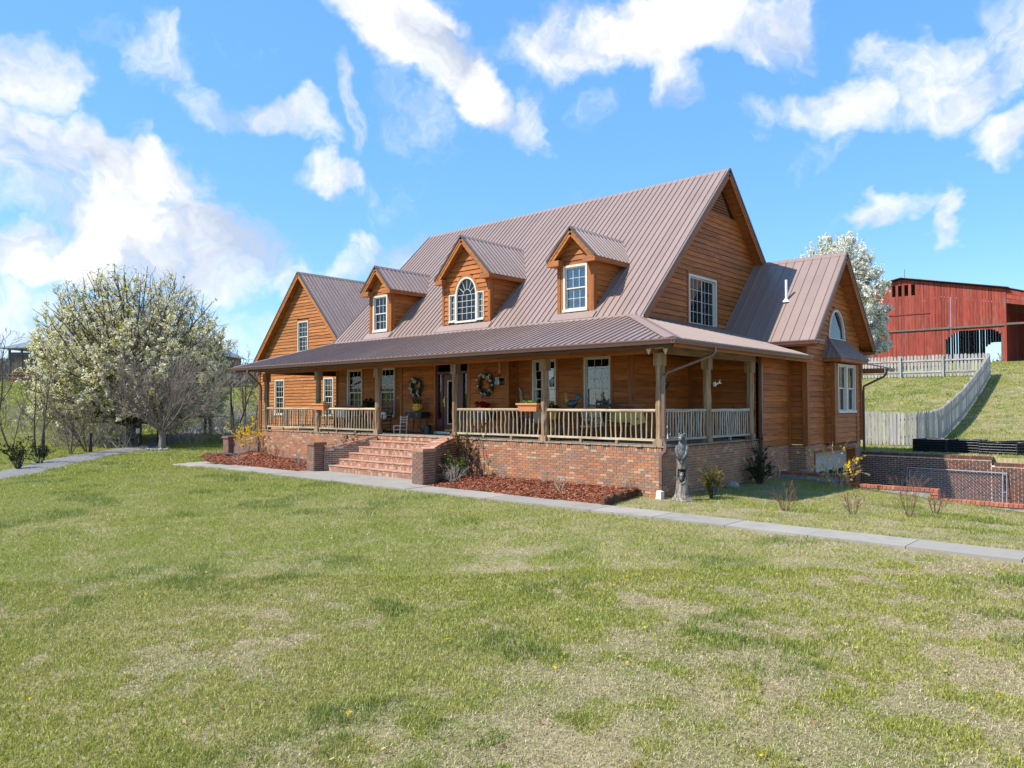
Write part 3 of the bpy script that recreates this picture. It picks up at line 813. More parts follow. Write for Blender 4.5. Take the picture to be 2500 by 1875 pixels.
trim((.905, 9.29, .70), (.936, 9.515, 2.42), 'z'); trim((.905, 11.255, .70), (.936, 11.31, 2.42), 'z')

def arch_window(O, U, n, w, h0, r, rays, mat_back, parent_label=None, legs=True):
    """round-headed window: w wide, straight part h0, then an arc of height r"""
    O, U, n = Vector(O), Vector(U), Vector(n); Z = Vector((0, 0, 1)); K = 18
    def arc(rx, rz, d, base): return [O + U * (w / 2 - rx * cos(pi * i / K)) + Z * (base + rz * sin(pi * i / K)) + n * d for i in range(K + 1)]
    fr = .06; m = MB()
    for d0, d1, o0, o1 in ((-.08, .05, 0, fr),):
        outer0 = [O + n * d0] * 0 + ([O + n * d0] if h0 > 0 else []) + arc(w / 2, r, d0, h0) + ([O + U * w + n * d0] if h0 > 0 else [])
        outer1 = ([O + n * d1] if h0 > 0 else []) + arc(w / 2, r, d1, h0) + ([O + U * w + n * d1] if h0 > 0 else [])
        inner1 = ([O + U * fr + n * d1] if h0 > 0 else []) + arc(w / 2 - fr, r - fr, d1, h0) + ([O + U * (w - fr) + n * d1] if h0 > 0 else [])
        inner0 = ([O + U * fr + n * d0] if h0 > 0 else []) + arc(w / 2 - fr, r - fr, d0, h0) + ([O + U * (w - fr) + n * d0] if h0 > 0 else [])
        k = len(outer0); m.add(outer0 + outer1 + inner1 + inner0, [(a * k + i, a * k + i + 1, ((a + 1) % 4) * k + i + 1, ((a + 1) % 4) * k + i) for a in range(4) for i in range(k - 1)])
    m.obox(O + U * w / 2 + Z * (-.02) - n * .01, U * (w / 2 + .02), n * .075, Z * .035)
    W = m.obj('arched_window', M['window'], house)
    pl = ([O + U * fr - n * .025, ] if h0 > 0 else []) + arc(w / 2 - fr, r - fr, -.025, h0) + ([O + U * (w - fr) - n * .025] if h0 > 0 else [])
    MB().prism(pl, n * .005).obj('pane', M['glass'], W)
    bl = ([O + U * fr - n * .09, ] if h0 > 0 else []) + arc(w / 2 - fr, r - fr, -.09, h0) + ([O + U * (w - fr) - n * .09] if h0 > 0 else [])
    MB().prism(bl, n * .005).obj('blind', M[mat_back], W)
    if rays:
        g = MB(); c = O + U * w / 2 + Z * h0 - n * .012
        for i in range(1, 6):
            a = pi * i / 6; g.beam(c + U * (-.2 * (w / 1.1)) * cos(a) + Z * .2 * (w / 1.1) * sin(a), c - U * (w / 2 - fr) * cos(a) + Z * (r - fr) * sin(a), .014, .014, n)
        q = [c - U * .2 * (w / 1.1) * cos(pi * i / 8) + Z * .2 * (w / 1.1) * sin(pi * i / 8) for i in range(9)]
        for a, b in zip(q, q[1:]): g.beam(a, b, .014, .013, n)
        if h0 > 0:
            for i in range(1, 4): u = fr + (w - 2 * fr) * i / 4; g.obox(O + U * u + Z * (h0 + fr) / 2 - n * .012, U * .007, n * .0065, Z * (h0 - fr) / 2)
            nr = 4
            for j in range(1, nr + 1): g.obox(O + U * w / 2 + Z * (fr + (h0 - fr) * j / nr) - n * .012, U * (w / 2 - fr), n * .006, Z * .007)
        g.obj('grille', M['window'], W)
    # wooden surround that follows the arch
    t = MB(); ow = .09
    a0 = arc(w / 2 + .004, r + .004, .0, h0); a1 = arc(w / 2 + .004, r + .004, .038, h0); b1 = arc(w / 2 + ow, r + ow, .038, h0); b0 = arc(w / 2 + ow, r + ow, .0, h0); k = K + 1
    t.add(a0 + b0 + b1 + a1, [(a * k + i, a * k + i + 1, ((a + 1) % 4) * k + i + 1, ((a + 1) % 4) * k + i) for a in range(4) for i in range(k - 1)])
    t.obj('arch_casing', M['trim_x'], house); return W
arch_window((.6, 9.60, 3.27), Y_, nX, 1.55, 0, 1.0, False, 'blind')

# ---- front door with sidelights and transom
D0 = 1.78
m = MB()
m.box((-10.10, D0 - .07, .10), (-10.0, D0 + .12, 2.62)); m.box((-8.40, D0 - .07, .10), (-8.29, D0 + .12, 2.62))
m.obj('door_casing', M['trim_z'], house)
m = MB(); m.box((-10.0, D0 - .03, .13), (-9.93, D0 + .1, 2.62)); m.box((-8.47, D0 - .03, .13), (-8.40, D0 + .1, 2.62)); m.box((-9.73, D0 - .03, .13), (-9.665, D0 + .1, 2.10)); m.box((-8.735, D0 - .03, .13), (-8.67, D0 + .1, 2.10))
m.box((-9.93, D0 - .03, 2.10), (-8.47, D0 + .1, 2.19)); m.box((-9.93, D0 - .03, .13), (-9.73, D0 + .1, .55)); m.box((-8.67, D0 - .03, .13), (-8.47, D0 + .1, .55))
DF = m.obj('door_frame', M['door'], house)
for a, b in ((-9.93, -9.73), (-8.67, -8.47)):
    MB().box((a, D0 + .03, .55), (b, D0 + .04, 2.10)).obj('sidelight_glass', M['glass'], DF); MB().box((a + .03, D0 + .075, .6), (b - .03, D0 + .085, 2.05)).obj('sidelight_curtain', M['curtain'], DF)
for a, b in ((-9.93, -9.22), (-9.18, -8.47)): MB().box((a, D0 + .03, 2.19), (b, D0 + .04, 2.60)).obj('transom_glass', M['glass'], DF)
m = MB(); x0, x1 = -9.66, -8.74; z0, z1 = .15, 2.09
m.box((x0, D0, z0), (x0 + .2, D0 + .045, z1)); m.box((x1 - .2, D0, z0), (x1, D0 + .045, z1)); m.box((x0 + .2, D0, z0), (x1 - .2, D0 + .045, z0 + .22)); m.box((x0 + .2, D0, z1 - .2), (x1 - .2, D0 + .045, z1))
m.box((x0 + .06, D0 - .012, z0 + .05), (x1 - .06, D0 + .0, z0 + .16))
DR = m.obj('front_door', M['door'], house)
MB().box((x0 + .2, D0 + .015, z0 + .22), (x1 - .2, D0 + .022, z1 - .2)).obj('door_glass', M['glass'], DR)
m = MB()
for a, b in ((x0 + .21, x0 + .235), (x1 - .235, x1 - .21)): m.box((a, D0 - .004, z0 + .23), (b, D0 + .012, z1 - .21))
m.box((x0 + .235, D0 - .004, z0 + .23), (x1 - .235, D0 + .012, z0 + .255)); m.box((x0 + .235, D0 - .004, z1 - .235), (x1 - .235, D0 + .012, z1 - .21))
m.obj('door_light_border', M['white'], DR)
MB().box((x0 + .07, D0 - .03, .98), (x0 + .11, D0 - .005, 1.32)).tube([(x0 + .09, D0 - .03, 1.10), (x0 + .09, D0 - .07, 1.12), (x0 + .09, D0 - .07, 1.24), (x0 + .09, D0 - .03, 1.27)], .012).obj('door_handle', M['brass'], DR)
MB().box((x0 + .08, D0 - .02, .155), (x1 - .08, D0 - .013, .20)).obj('kick_plate', M['brass'], DR)
MB().box((-10.02, D0 - .14, .055), (-8.38, D0 + .05, .13)).obj('door_sill', M['white'], house)

# ---- porch deck
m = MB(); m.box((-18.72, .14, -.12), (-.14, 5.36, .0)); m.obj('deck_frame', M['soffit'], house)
x = -18.78; r = random.Random(3)
nb = 96; wd = (18.86) / nb
for i in range(nb):
    xa = -18.80 + i * wd; y0 = -.03 + r.uniform(-.02, .02); y1 = 1.76 if (-11.9 < xa + wd / 2 < -6.55) else 2.1
    if xa > -2.25: y1 = 5.34
    if xa < -16.45: y1 = 6.3
    MB().box((xa + .003, y0, .012), (xa + wd - .003, y1, .048 + r.uniform(-.002, .002))).obj('deck_board', M['deck'], house)

# ---- posts
def post(x, y, z0, z1, w=.215, cap=True):
    m = MB(); r = random; n = 9; pts = []; 
    for i in range(n):
        f = i / (n - 1); z = z0 + (z1 - .30 - z0) * f; pts.append((x + r.uniform(-.006, .006), y + r.uniform(-.006, .006), z))
    vs = []; K = 8
    for i, p in enumerate(pts):
        for k in range(K):
            a = 2 * pi * (k + .5) / K; rr = w * .5 * (1.02 if k % 2 == 0 else .95) + r.uniform(-.009, .009)
            vs.append((p[0] + rr * cos(a), p[1] + rr * sin(a), p[2]))
    fs = [(i * K + k, i * K + (k + 1) % K, (i + 1) * K + (k + 1) % K, (i + 1) * K + k) for i in range(n - 1) for k in range(K)]
    m.add(vs, fs); h = w * .53; m.box((x - h, y - h, z1 - .31), (x + h, y + h, z1)); m.box((x - h * .95, y - h * .95, z0), (x + h * .95, y + h * .95, z0 + .16))
    m.obj('porch_post', M['log_z'], house)
FP = [-18.47, -14.74, -11.14, -7.30, -3.73, -.10]
for px in FP: post(px, .11, .049, 2.30)
post(-.10, 2.50, .049, 2.30); post(-.10, 5.14, .049, 2.30); post(-18.47, 5.05, .049, 2.30)
# ---- beams
for a, b in zip(FP, FP[1:]):
    MB().box((a + .002, .02, 2.302), (b - .002, .20, 2.50)).obj('porch_beam', M['trim_x'], house)
MB().box((-.19, .205, 2.302), (-.01, 5.4, 2.50)).obj('porch_beam', M['log_y'], house)
MB().box((-18.56, .205, 2.302), (-18.38, 6.4, 2.50)).obj('porch_beam', M['soffit'], house)
# ceiling boards
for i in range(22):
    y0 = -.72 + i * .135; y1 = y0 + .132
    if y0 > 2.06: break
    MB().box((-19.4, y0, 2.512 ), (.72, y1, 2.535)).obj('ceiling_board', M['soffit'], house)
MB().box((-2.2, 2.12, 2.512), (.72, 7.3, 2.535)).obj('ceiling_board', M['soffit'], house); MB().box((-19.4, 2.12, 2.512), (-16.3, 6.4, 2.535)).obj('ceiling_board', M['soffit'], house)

# ---- railings
def railing(p, q, nbal, blocks=2):
    p, q = Vector(p), Vector(q); d = (q - p).normalized(); L = (q - p).length; r = random; side = Vector((-d.y, d.x, 0))
    T = thing_part('railing', p + (q - p) / 2)
    n = 6; m = MB(); m.tube([p + d * L * i / n + Vector((0, 0, .90 + r.uniform(-.006, .006))) for i in range(n + 1)], [.040 + r.uniform(-.004, .004) for _ in range(n + 1)], 7)
    ax = 'x' if abs(d.x) > .5 else 'y'
    RL = 'rail_' if ax == 'x' else 'palerail_'
    m.obj('top_rail', M[RL + ax], T)
    MB().beam(p + Vector((0, 0, .185)), q + Vector((0, 0, .185)), .075, .055).obj('bottom_rail', M[RL + ax], T)
    for i in range(blocks + 2):
        f = (.02, .98)[i] * 1.0 if i < 2 else (i - 1) / (blocks + 1)
        c = p + d * (L * (i / (blocks + 1) if 0 < i < blocks + 1 else (.045 if i == 0 else L - .045) / L)); c = p + d * min(max(L * i / (blocks + 1), .05), L - .05)
        MB().box((c.x - .035, c.y - .035, .050), (c.x + .035, c.y + .035, .156)).obj('rail_block', M['log_z'], T)
    for i in range(nbal):
        c = p + d * (L * (i + .75) / (nbal + .5)); o = [Vector((r.uniform(-.012, .012), r.uniform(-.012, .012), 0)) for _ in range(4)]
        rr = r.uniform(.018, .024)
        MB().tube([c + Vector((0, 0, .205 + .665 * k / 3)) + o[k] for k in range(4)], [rr * r.uniform(.9, 1.1) for _ in range(4)], 6).obj('baluster', M[RL + 'z'], T)
def thing_part(name, loc, parent=None):
    parent = parent or house
    o = bpy.data.objects.new(name, None); COL.objects.link(o); o.empty_display_size = .2; o.parent = parent; WO[o.name] = Vector(loc); o.location = Vector(loc) - WO[parent.name]; return o
for (a, b), n in zip([(0, 1), (1, 2), (3, 4), (4, 5)], (21, 21, 21, 22)):
    railing((FP[a] + .11, .10, 0), (FP[b] - .11, .10, 0), n)
railing((-.10, .22, 0), (-.10, 2.39, 0), 16, 1); railing((-.10, 2.61, 0), (-.10, 5.03, 0), 18, 1)
railing((-18.47, .22, 0), (-18.47, 4.94, 0), 26, 2)

# ---- metal roofs
def roof_face(O, U, Vv, width, v0, v1, pitch=.229, rib=.030, name='roof_panel', first=0.0, skip=None):
    """ribbed sheet: O eave corner, U unit along the eave, Vv unit up the slope, v0/v1 extents up the slope as functions of u"""
    O, U, Vv = Vector(O), Vector(U), Vector(Vv); N = U.cross(Vv).normalized()
    if N.z < 0: N = -N
    n = int(width / pitch) + 1
    for i in range(n):
        a, b = i * pitch, min((i + 1) * pitch, width)
        if b - a < .02: continue
        s0, s1, e0, e1 = v0(a), v0(b), v1(a), v1(b)
        if max(e0 - s0, e1 - s1) < .05: continue
        e0 = max(e0, s0 + .002); e1 = max(e1, s1 + .002)
        m = MB(); q = lambda u, v, h: O + U * u + Vv * v + N * h
        vs = [q(a, s0, -.012), q(b, s1, -.012), q(b, e1, -.012), q(a, e0, -.012), q(a, s0, .004), q(b, s1, .004), q(b, e1, .004), q(a, e0, .004)]
        fs = [(0, 3, 2, 1), (4, 5, 6, 7), (0, 1, 5, 4), (1, 2, 6, 5), (2, 3, 7, 6), (3, 0, 4, 7)]
        if U.cross(Vv).dot(N) < 0: fs = [f[::-1] for f in fs]
        m.add(vs, fs)
        rw = .034
        if a + rw < width and e0 - s0 > .06:
            vs = [q(a, s0, .004), q(a + rw, s0, .004), q(a + rw, e0, .004), q(a, e0, .004), q(a + .008, s0, .004 + rib), q(a + rw - .008, s0, .004 + rib), q(a + rw - .008, e0, .004 + rib), q(a + .008, e0, .004 + rib)]
            fs = [(4, 5, 6, 7), (0, 1, 5, 4), (1, 2, 6, 5), (2, 3, 7, 6), (3, 0, 4, 7)]
            if U.cross(Vv).dot(N) < 0: fs = [f[::-1] for f in fs]
            m.add(vs, fs)
        m.obj(name, M['roof'], house)
def cap(p, q, w1, w2, h=.03, name='ridge_cap', wd=.17):
    """bent strip along p-q; w1 and w2 are unit vectors down each side"""
    p, q, w1, w2 = Vector(p), Vector(q), Vector(w1), Vector(w2); m = MB(); up = Vector((0, 0, h)); th = Vector((0, 0, -.02))
    a = [p + w1 * wd + up * .9, p + up * 1.2, p + w2 * wd + up * .9]; b = [q + w1 * wd + up * .9, q + up * 1.2, q + w2 * wd + up * .9]
    vs = a + b + [v + th for v in a] + [v + th for v in b]
    m.add(vs, [(0, 1, 4, 3), (1, 2, 5, 4), (6, 9, 10, 7), (7, 10, 11, 8), (0, 6, 7, 1), (1, 7, 8, 2), (3, 4, 10, 9), (4, 5, 11, 10), (0, 3, 9, 6), (2, 8, 11, 5)]); m.obj(name, M['roof'], house)
mv = Vector((0, 1, MR)).normalized(); SL = hypot(5.4, 5.41)
roof_face((-16.8, 2.1, 3.53), (1, 0, 0), mv, 15.0, lambda u: -.15, lambda u: SL)
mv2 = Vector((0, -1, MR)).normalized()
roof_face((-16.8, 12.9, 3.53), (1, 0, 0), mv2, 15.0, lambda u: -.4, lambda u: SL, pitch=.46)
cap((-16.83, 7.5, 8.94), (-1.77, 7.5, 8.94), -mv, -mv2)
# porch roof
PS = (3.57 - 2.56) / 2.93; pv = Vector((0, 1, PS)).normalized(); PL = hypot(2.93, 2.93 * PS); kk = PL / 2.93
GX0, GX1, GY = -19.53, .80, -.80
Lw = GX1 - GX0
roof_face((GX0, GY, 2.56), (1, 0, 0), pv, Lw, lambda u: -.03, lambda u: min(PL + .04, u * kk, (Lw - u) * kk))
rv = Vector((-1, 0, PS)).normalized()
roof_face((GX1, GY, 2.56), (0, 1, 0), rv, 8.2, lambda u: -.03, lambda u: min(PL + .04, u * kk))
lv = Vector((1, 0, PS)).normalized()
roof_face((GX0, GY, 2.56), (0, 1, 0), lv, 7.2, lambda u: -.03, lambda u: min(PL + .04, u * kk))
hipd = Vector((-1, 1, PS)).normalized()
cap((GX1 - .03, GY + .03, 2.575), (GX1 - 2.9, GY + 2.9, 2.575 + 2.87 * PS), Vector((-.75, -.75, -.18)).normalized() * 1.0, Vector((.75, .75, -.18)).normalized(), .028, 'hip_cap', .19)
cap((GX0 + .03, GY + .03, 2.575), (GX0 + 2.9, GY + 2.9, 2.575 + 2.87 * PS), Vector((.75, -.75, -.18)).normalized(), Vector((-.75, .75, -.18)).normalized(), .028, 'hip_cap', .19)
# flashing where the porch roof meets the main roof and the gable wall
MB().beam((-16.7, 2.08, 3.575), (-2.05, 2.08, 3.575), .16, .02, (0, -.5, .86)).obj('flashing', M['roof'], house)
MB().box((-2.19, 2.25, 3.44), (-2.13, 7.9, 3.62)).obj('flashing', M['flash'], house)
# right wing roof
wv = Vector((0, 1, SW)).normalized(); wl = hypot(2.98, 2.98 * SW)
roof_face((-2.17, 7.22, 3.02), (1, 0, 0), wv, 3.22, lambda u: -.02, lambda u: wl, pitch=.30, rib=.026)
wv2 = Vector((0, -1, SW)).normalized()
roof_face((-2.17, 13.18, 3.02), (1, 0, 0), wv2, 3.22, lambda u: -.02, lambda u: wl, pitch=.30, rib=.026)
cap((-2.3, 10.2, 3.02 + 2.98 * SW), (1.07, 10.2, 3.02 + 2.98 * SW), -wv, -wv2)
# left wing roof
for sgn in (-1, 1):
    v = Vector((-sgn, 0, WP)).normalized(); xe = -26.0 + sgn * 5.0; ze = 8.2 - 5.0 * WP
    roof_face((xe, 6.13, ze), (0, 1, 0), v, 11.9, lambda u: 0, lambda u: hypot(5.0, 5.0 * WP), pitch=.229 if sgn > 0 else .46)
cap((-26, 6.1, 8.2), (-26, 18.0, 8.2), Vector((-1, 0, -WP)).normalized(), Vector((1, 0, -WP)).normalized())

# ---- rakes: fascia board, metal edge and boarded soffit at each gable
def rake(p, q, inw, name='rake_board', mat='trim_y', soff=.40, dark=True, fw=.19):
    """p eave end, q ridge end of the roof edge; inw unit vector towards the wall"""
    p, q, inw = Vector(p), Vector(q), Vector(inw); d = (q - p).normalized(); up = d.cross(inw); up = up if up.z > 0 else -up
    MB().obox((p + q) / 2 - up * (fw / 2 + .015) + inw * .03, d * (q - p).length / 2, inw * .018, up * fw / 2).obj(name, M[mat], house)
    MB().obox((p + q) / 2 - up * (fw * .32) + inw * .005, d * (q - p).length / 2, inw * .008, up * fw * .28).obj('rake_moulding', M[mat], house)
    MB().obox((p + q) / 2 + up * .008 - inw * .006, d * (q - p).length / 2, inw * .018, up * .030).obj('metal_edge', M['flash'], house)
    L = (q - p).length; n = max(2, int(L / .55))
    for i in range(n):
        a, b = p + d * (L * i / n + .006), p + d * (L * (i + 1) / n - .006)
        MB().obox((a + b) / 2 - up * .14 + inw * (soff / 2 + .045), d * (b - a).length / 2, inw * soff / 2, up * .012).obj('soffit_board', M['trim_x' if abs(inw.x) > .5 else 'trim_y'], house)
up1 = lambda y: (-1.8, y, zroof(y))
rake((-1.8, 2.12, 3.55), (-1.8, 7.5, 8.94), (-1, 0, 0)); rake((-1.8, 12.88, 3.55), (-1.8, 7.5, 8.94), (-1, 0, 0))
rake((-16.8, 2.12, 3.55), (-16.8, 7.5, 8.94), (1, 0, 0)); rake((-16.8, 12.88, 3.55), (-16.8, 7.5, 8.94), (1, 0, 0))
wzr = 3.02 + 2.98 * SW
rake((1.05, 7.22, 3.02), (1.05, 10.2, wzr), (-1, 0, 0)); rake((1.05, 13.18, 3.02), (1.05, 10.2, wzr), (-1, 0, 0))
rake((-31.0, 6.13, 8.2 - 5 * WP), (-26, 6.13, 8.2), (0, 1, 0), mat='gold_x', soff=.34); rake((-21.0, 6.13, 8.2 - 5 * WP), (-26, 6.13, 8.2), (0, 1, 0), mat='gold_x', soff=.34)
# gable vent, louvred
vt = MB(); vt.prism([(-2.205, 6.66, 7.42), (-2.205, 8.34, 7.42), (-2.205, 7.5, 8.30)], (.02, 0, 0)); VT = vt.obj('gable_vent', M['soffit'], house)
for i in range(8):
    z = 7.45 + i * .095; hw = (8.22 - z) / 1.05 * .97
    if hw > .08: MB().obox((-2.165, 7.5, z + .03), (.022, 0, -.016), (0, hw, 0), (.003, 0, .012)).obj('louvre', M['trim_y'], VT)
trim((-2.2, 6.55, 7.36), (-2.15, 8.45, 7.44), 'y')

# ---- gutters and downspouts
def gutter(p, q, out, name='gutter'):
    p, q, out = Vector(p), Vector(q), Vector(out); d = (q - p).normalized(); prof = [(-.005, .0), (-.005, -.12), (.075, -.12), (.095, -.07), (.118, -.03), (.118, .0), (.105, .0), (.105, -.03), (.07, -.10), (.01, -.10), (.01, 0)]
    m = MB(); vs = [p + out * a + Vector((0, 0, z)) for a, z in prof] + [q + out * a + Vector((0, 0, z)) for a, z in prof]; n = len(prof)
    fs = [(i, (i + 1) % n, (i + 1) % n + n, i + n) for i in range(n)]; m.add(vs, fs); e = [(0, 1, 9, 10), (1, 2, 8, 9), (2, 3, 7, 8), (3, 4, 7), (4, 5, 6, 7)]
    m.add(vs[:n], [f[::-1] for f in e]); m.add(vs[n:], e); return m.obj(name, M['gutter'], house)
gutter((GX0 - .10, GY - .01, 2.555), (GX1 + .115, GY - .01, 2.555), (0, -1, 0)); gutter((GX1 + .01, GY - .12, 2.5535), (GX1 + .01, 7.42, 2.5535), (1, 0, 0)); gutter((GX0 - .01, GY, 2.5535), (GX0 - .01, 6.1, 2.5535), (-1, 0, 0))
gutter((-.70, 7.20, 3.03), (1.19, 7.20, 3.03), (0, -1, 0)); gutter((1.08, 7.08, 3.0285), (1.08, 7.62, 3.0285), (1, 0, 0)); gutter((-2, 13.2, 3.03), (1.19, 13.2, 3.03), (0, 1, 0)); gutter((1.08, 12.72, 3.0285), (1.08, 13.31, 3.0285), (1, 0, 0))
# eave fascia and return boxes of the wing
MB().box((-.85, 7.24, 2.86), (1.04, 7.66, 2.95)).obj('eave_return', M['trim_x'], house); MB().box((.2, 12.78, 2.86), (1.04, 13.16, 2.95)).obj('eave_return', M['trim_x'], house)
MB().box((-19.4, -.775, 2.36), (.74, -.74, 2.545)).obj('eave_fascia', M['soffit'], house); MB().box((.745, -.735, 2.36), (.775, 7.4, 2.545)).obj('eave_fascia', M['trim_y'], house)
MB().box((-.9, 7.30, 2.55), (.03, 7.34, 2.86)).obj('flashing', M['flash'], house)
def downspout(pts, w=.075, d=.055, straps=()):
    P = [Vector(p) for p in pts]; m = MB(); vs = []
    for i, p in enumerate(P):
        a = (P[min(i + 1, len(P) - 1)] - P[max(0, i - 1)]).normalized(); s = Vector((1, 0, 0)); s = (s - a * s.dot(a)).normalized(); t = a.cross(s)
        vs += [p + s * w / 2 + t * d / 2, p - s * w / 2 + t * d / 2, p - s * w / 2 - t * d / 2, p + s * w / 2 - t * d / 2]
    m.add(vs, [(i * 4 + k, i * 4 + (k + 1) % 4, (i + 1) * 4 + (k + 1) % 4, (i + 1) * 4 + k) for i in range(len(P) - 1) for k in range(4)])
    D = m.obj('downspout', M['gutter'], house)
    for (x, y, z) in straps: MB().box((x - .058, y - .045, z - .012), (x + .058, y + .045, z + .012)).obj('strap', M['gutter'], D)
downspout([(.86, 1.05, 2.45), (.86, 1.05, 2.33), (.82, .98, 2.25), (.16, .0, 1.82), (.115, -.06, 1.74), (.10, -.075, 1.6), (.10, -.075, .22), (.12, -.075, .14), (.16, -.09, .05), (.15, -.10, -.05), (.06, -.11, -.14), (.04, -.11, -.24), (.04, -.11, -1.0), (.05, -.16, -1.05)], straps=[(.10, -.075, 1.55), (.10, -.075, .30), (.04, -.11, -.52), (.04, -.11, -.84)])
downspout([(-18.25, -.85, 2.45), (-18.25, -.85, 2.33), (-18.32, -.68, 2.22), (-18.64, -.08, 1.86), (-18.66, -.03, 1.72), (-18.66, -.03, -.10), (-18.74, -.05, -.2), (-18.80, -.05, -.3), (-18.80, -.05, -1.0)])
downspout([(.03, 5.44, 2.4), (.10, 5.44, 2.2), (.10, 5.44, -.25), (.10, 5.44, -1.2)], .09, .06, straps=[(.09, 5.44, -.25)])
# vent pipe
m = MB(); m.tube([(-.387, 8.625, 4.45), (-.387, 8.625, 5.19)], .042, 10); VP = m.obj('vent_pipe', M['pipe'], house)
MB().lathe((-.387, 8.60, 4.47), [(.13, -.03), (.10, .03), (.06, .06), (.045, .10)], 10).obj('pipe_boot', M['pipe'], VP)

# ---- bay roof
bz, tz = 2.56, 3.24
b0, b1 = 8.98, 11.72
m = MB(); m.prism([(.6, b0, bz - .11), (1.22, b0, bz - .11), (1.22, b1, bz - .11), (.6, b1, bz - .11)], (0, 0, .10)); m.obj('bay_eave', M['trim_y'], house)
bv = Vector((-.60, 0, tz - bz)); bl = bv.length; bv.normalize()
roof_face((1.26, b0 - .03, bz), (0, 1, 0), bv, b1 - b0 + .06, lambda u: 0, lambda u: min(bl, u * bl / .62, (b1 - b0 + .06 - u) * bl / .62), pitch=.16, rib=.028)
sv = Vector((0, .62, tz - bz)).normalized()
roof_face((.61, b0 - .03, bz), (1, 0, 0), sv, .65, lambda u: 0, lambda u: min(bl, (.65 - u) * bl / .62), pitch=.16, rib=.028)
sv = Vector((0, -.62, tz - bz)).normalized()
roof_face((.61, b1 + .03, bz), (1, 0, 0), sv, .65, lambda u: 0, lambda u: min(bl, (.65 - u) * bl / .62), pitch=.16, rib=.028)
cap((1.25, b0 - .02, bz + .01), (.64, b0 + .60, tz + .01), Vector((-.5, -.7, -.5)).normalized(), Vector((.7, .5, -.5)).normalized(), .02, 'hip_cap', .07)
MB().box((.605, b0 + .5, tz - .02), (.655, b1 - .5, tz + .06)).obj('flashing', M['dark_metal'], house)

# ---- back porch roof seen past the corner
MB().prism([(.2, 12.9, 2.66), (1.45, 12.9, 2.36), (1.45, 13.7, 2.36), (.2, 13.7, 2.66)], (0, 0, .03)).obj('rear_porch_roof', M['roof'], house)
gutter((1.45, 12.86, 2.37), (1.45, 13.7, 2.37), (1, 0, 0)); MB().box((.67, 12.9, 2.18), (1.4, 12.96, 2.36)).obj('rear_porch_beam', M['trim_x'], house)
downspout([(1.50, 12.84, 2.24), (1.48, 12.84, 2.15), (1.40, 12.84, 2.05), (.72, 12.86, 1.72), (.70, 12.87, 1.5), (.70, 12.87, -.6)])

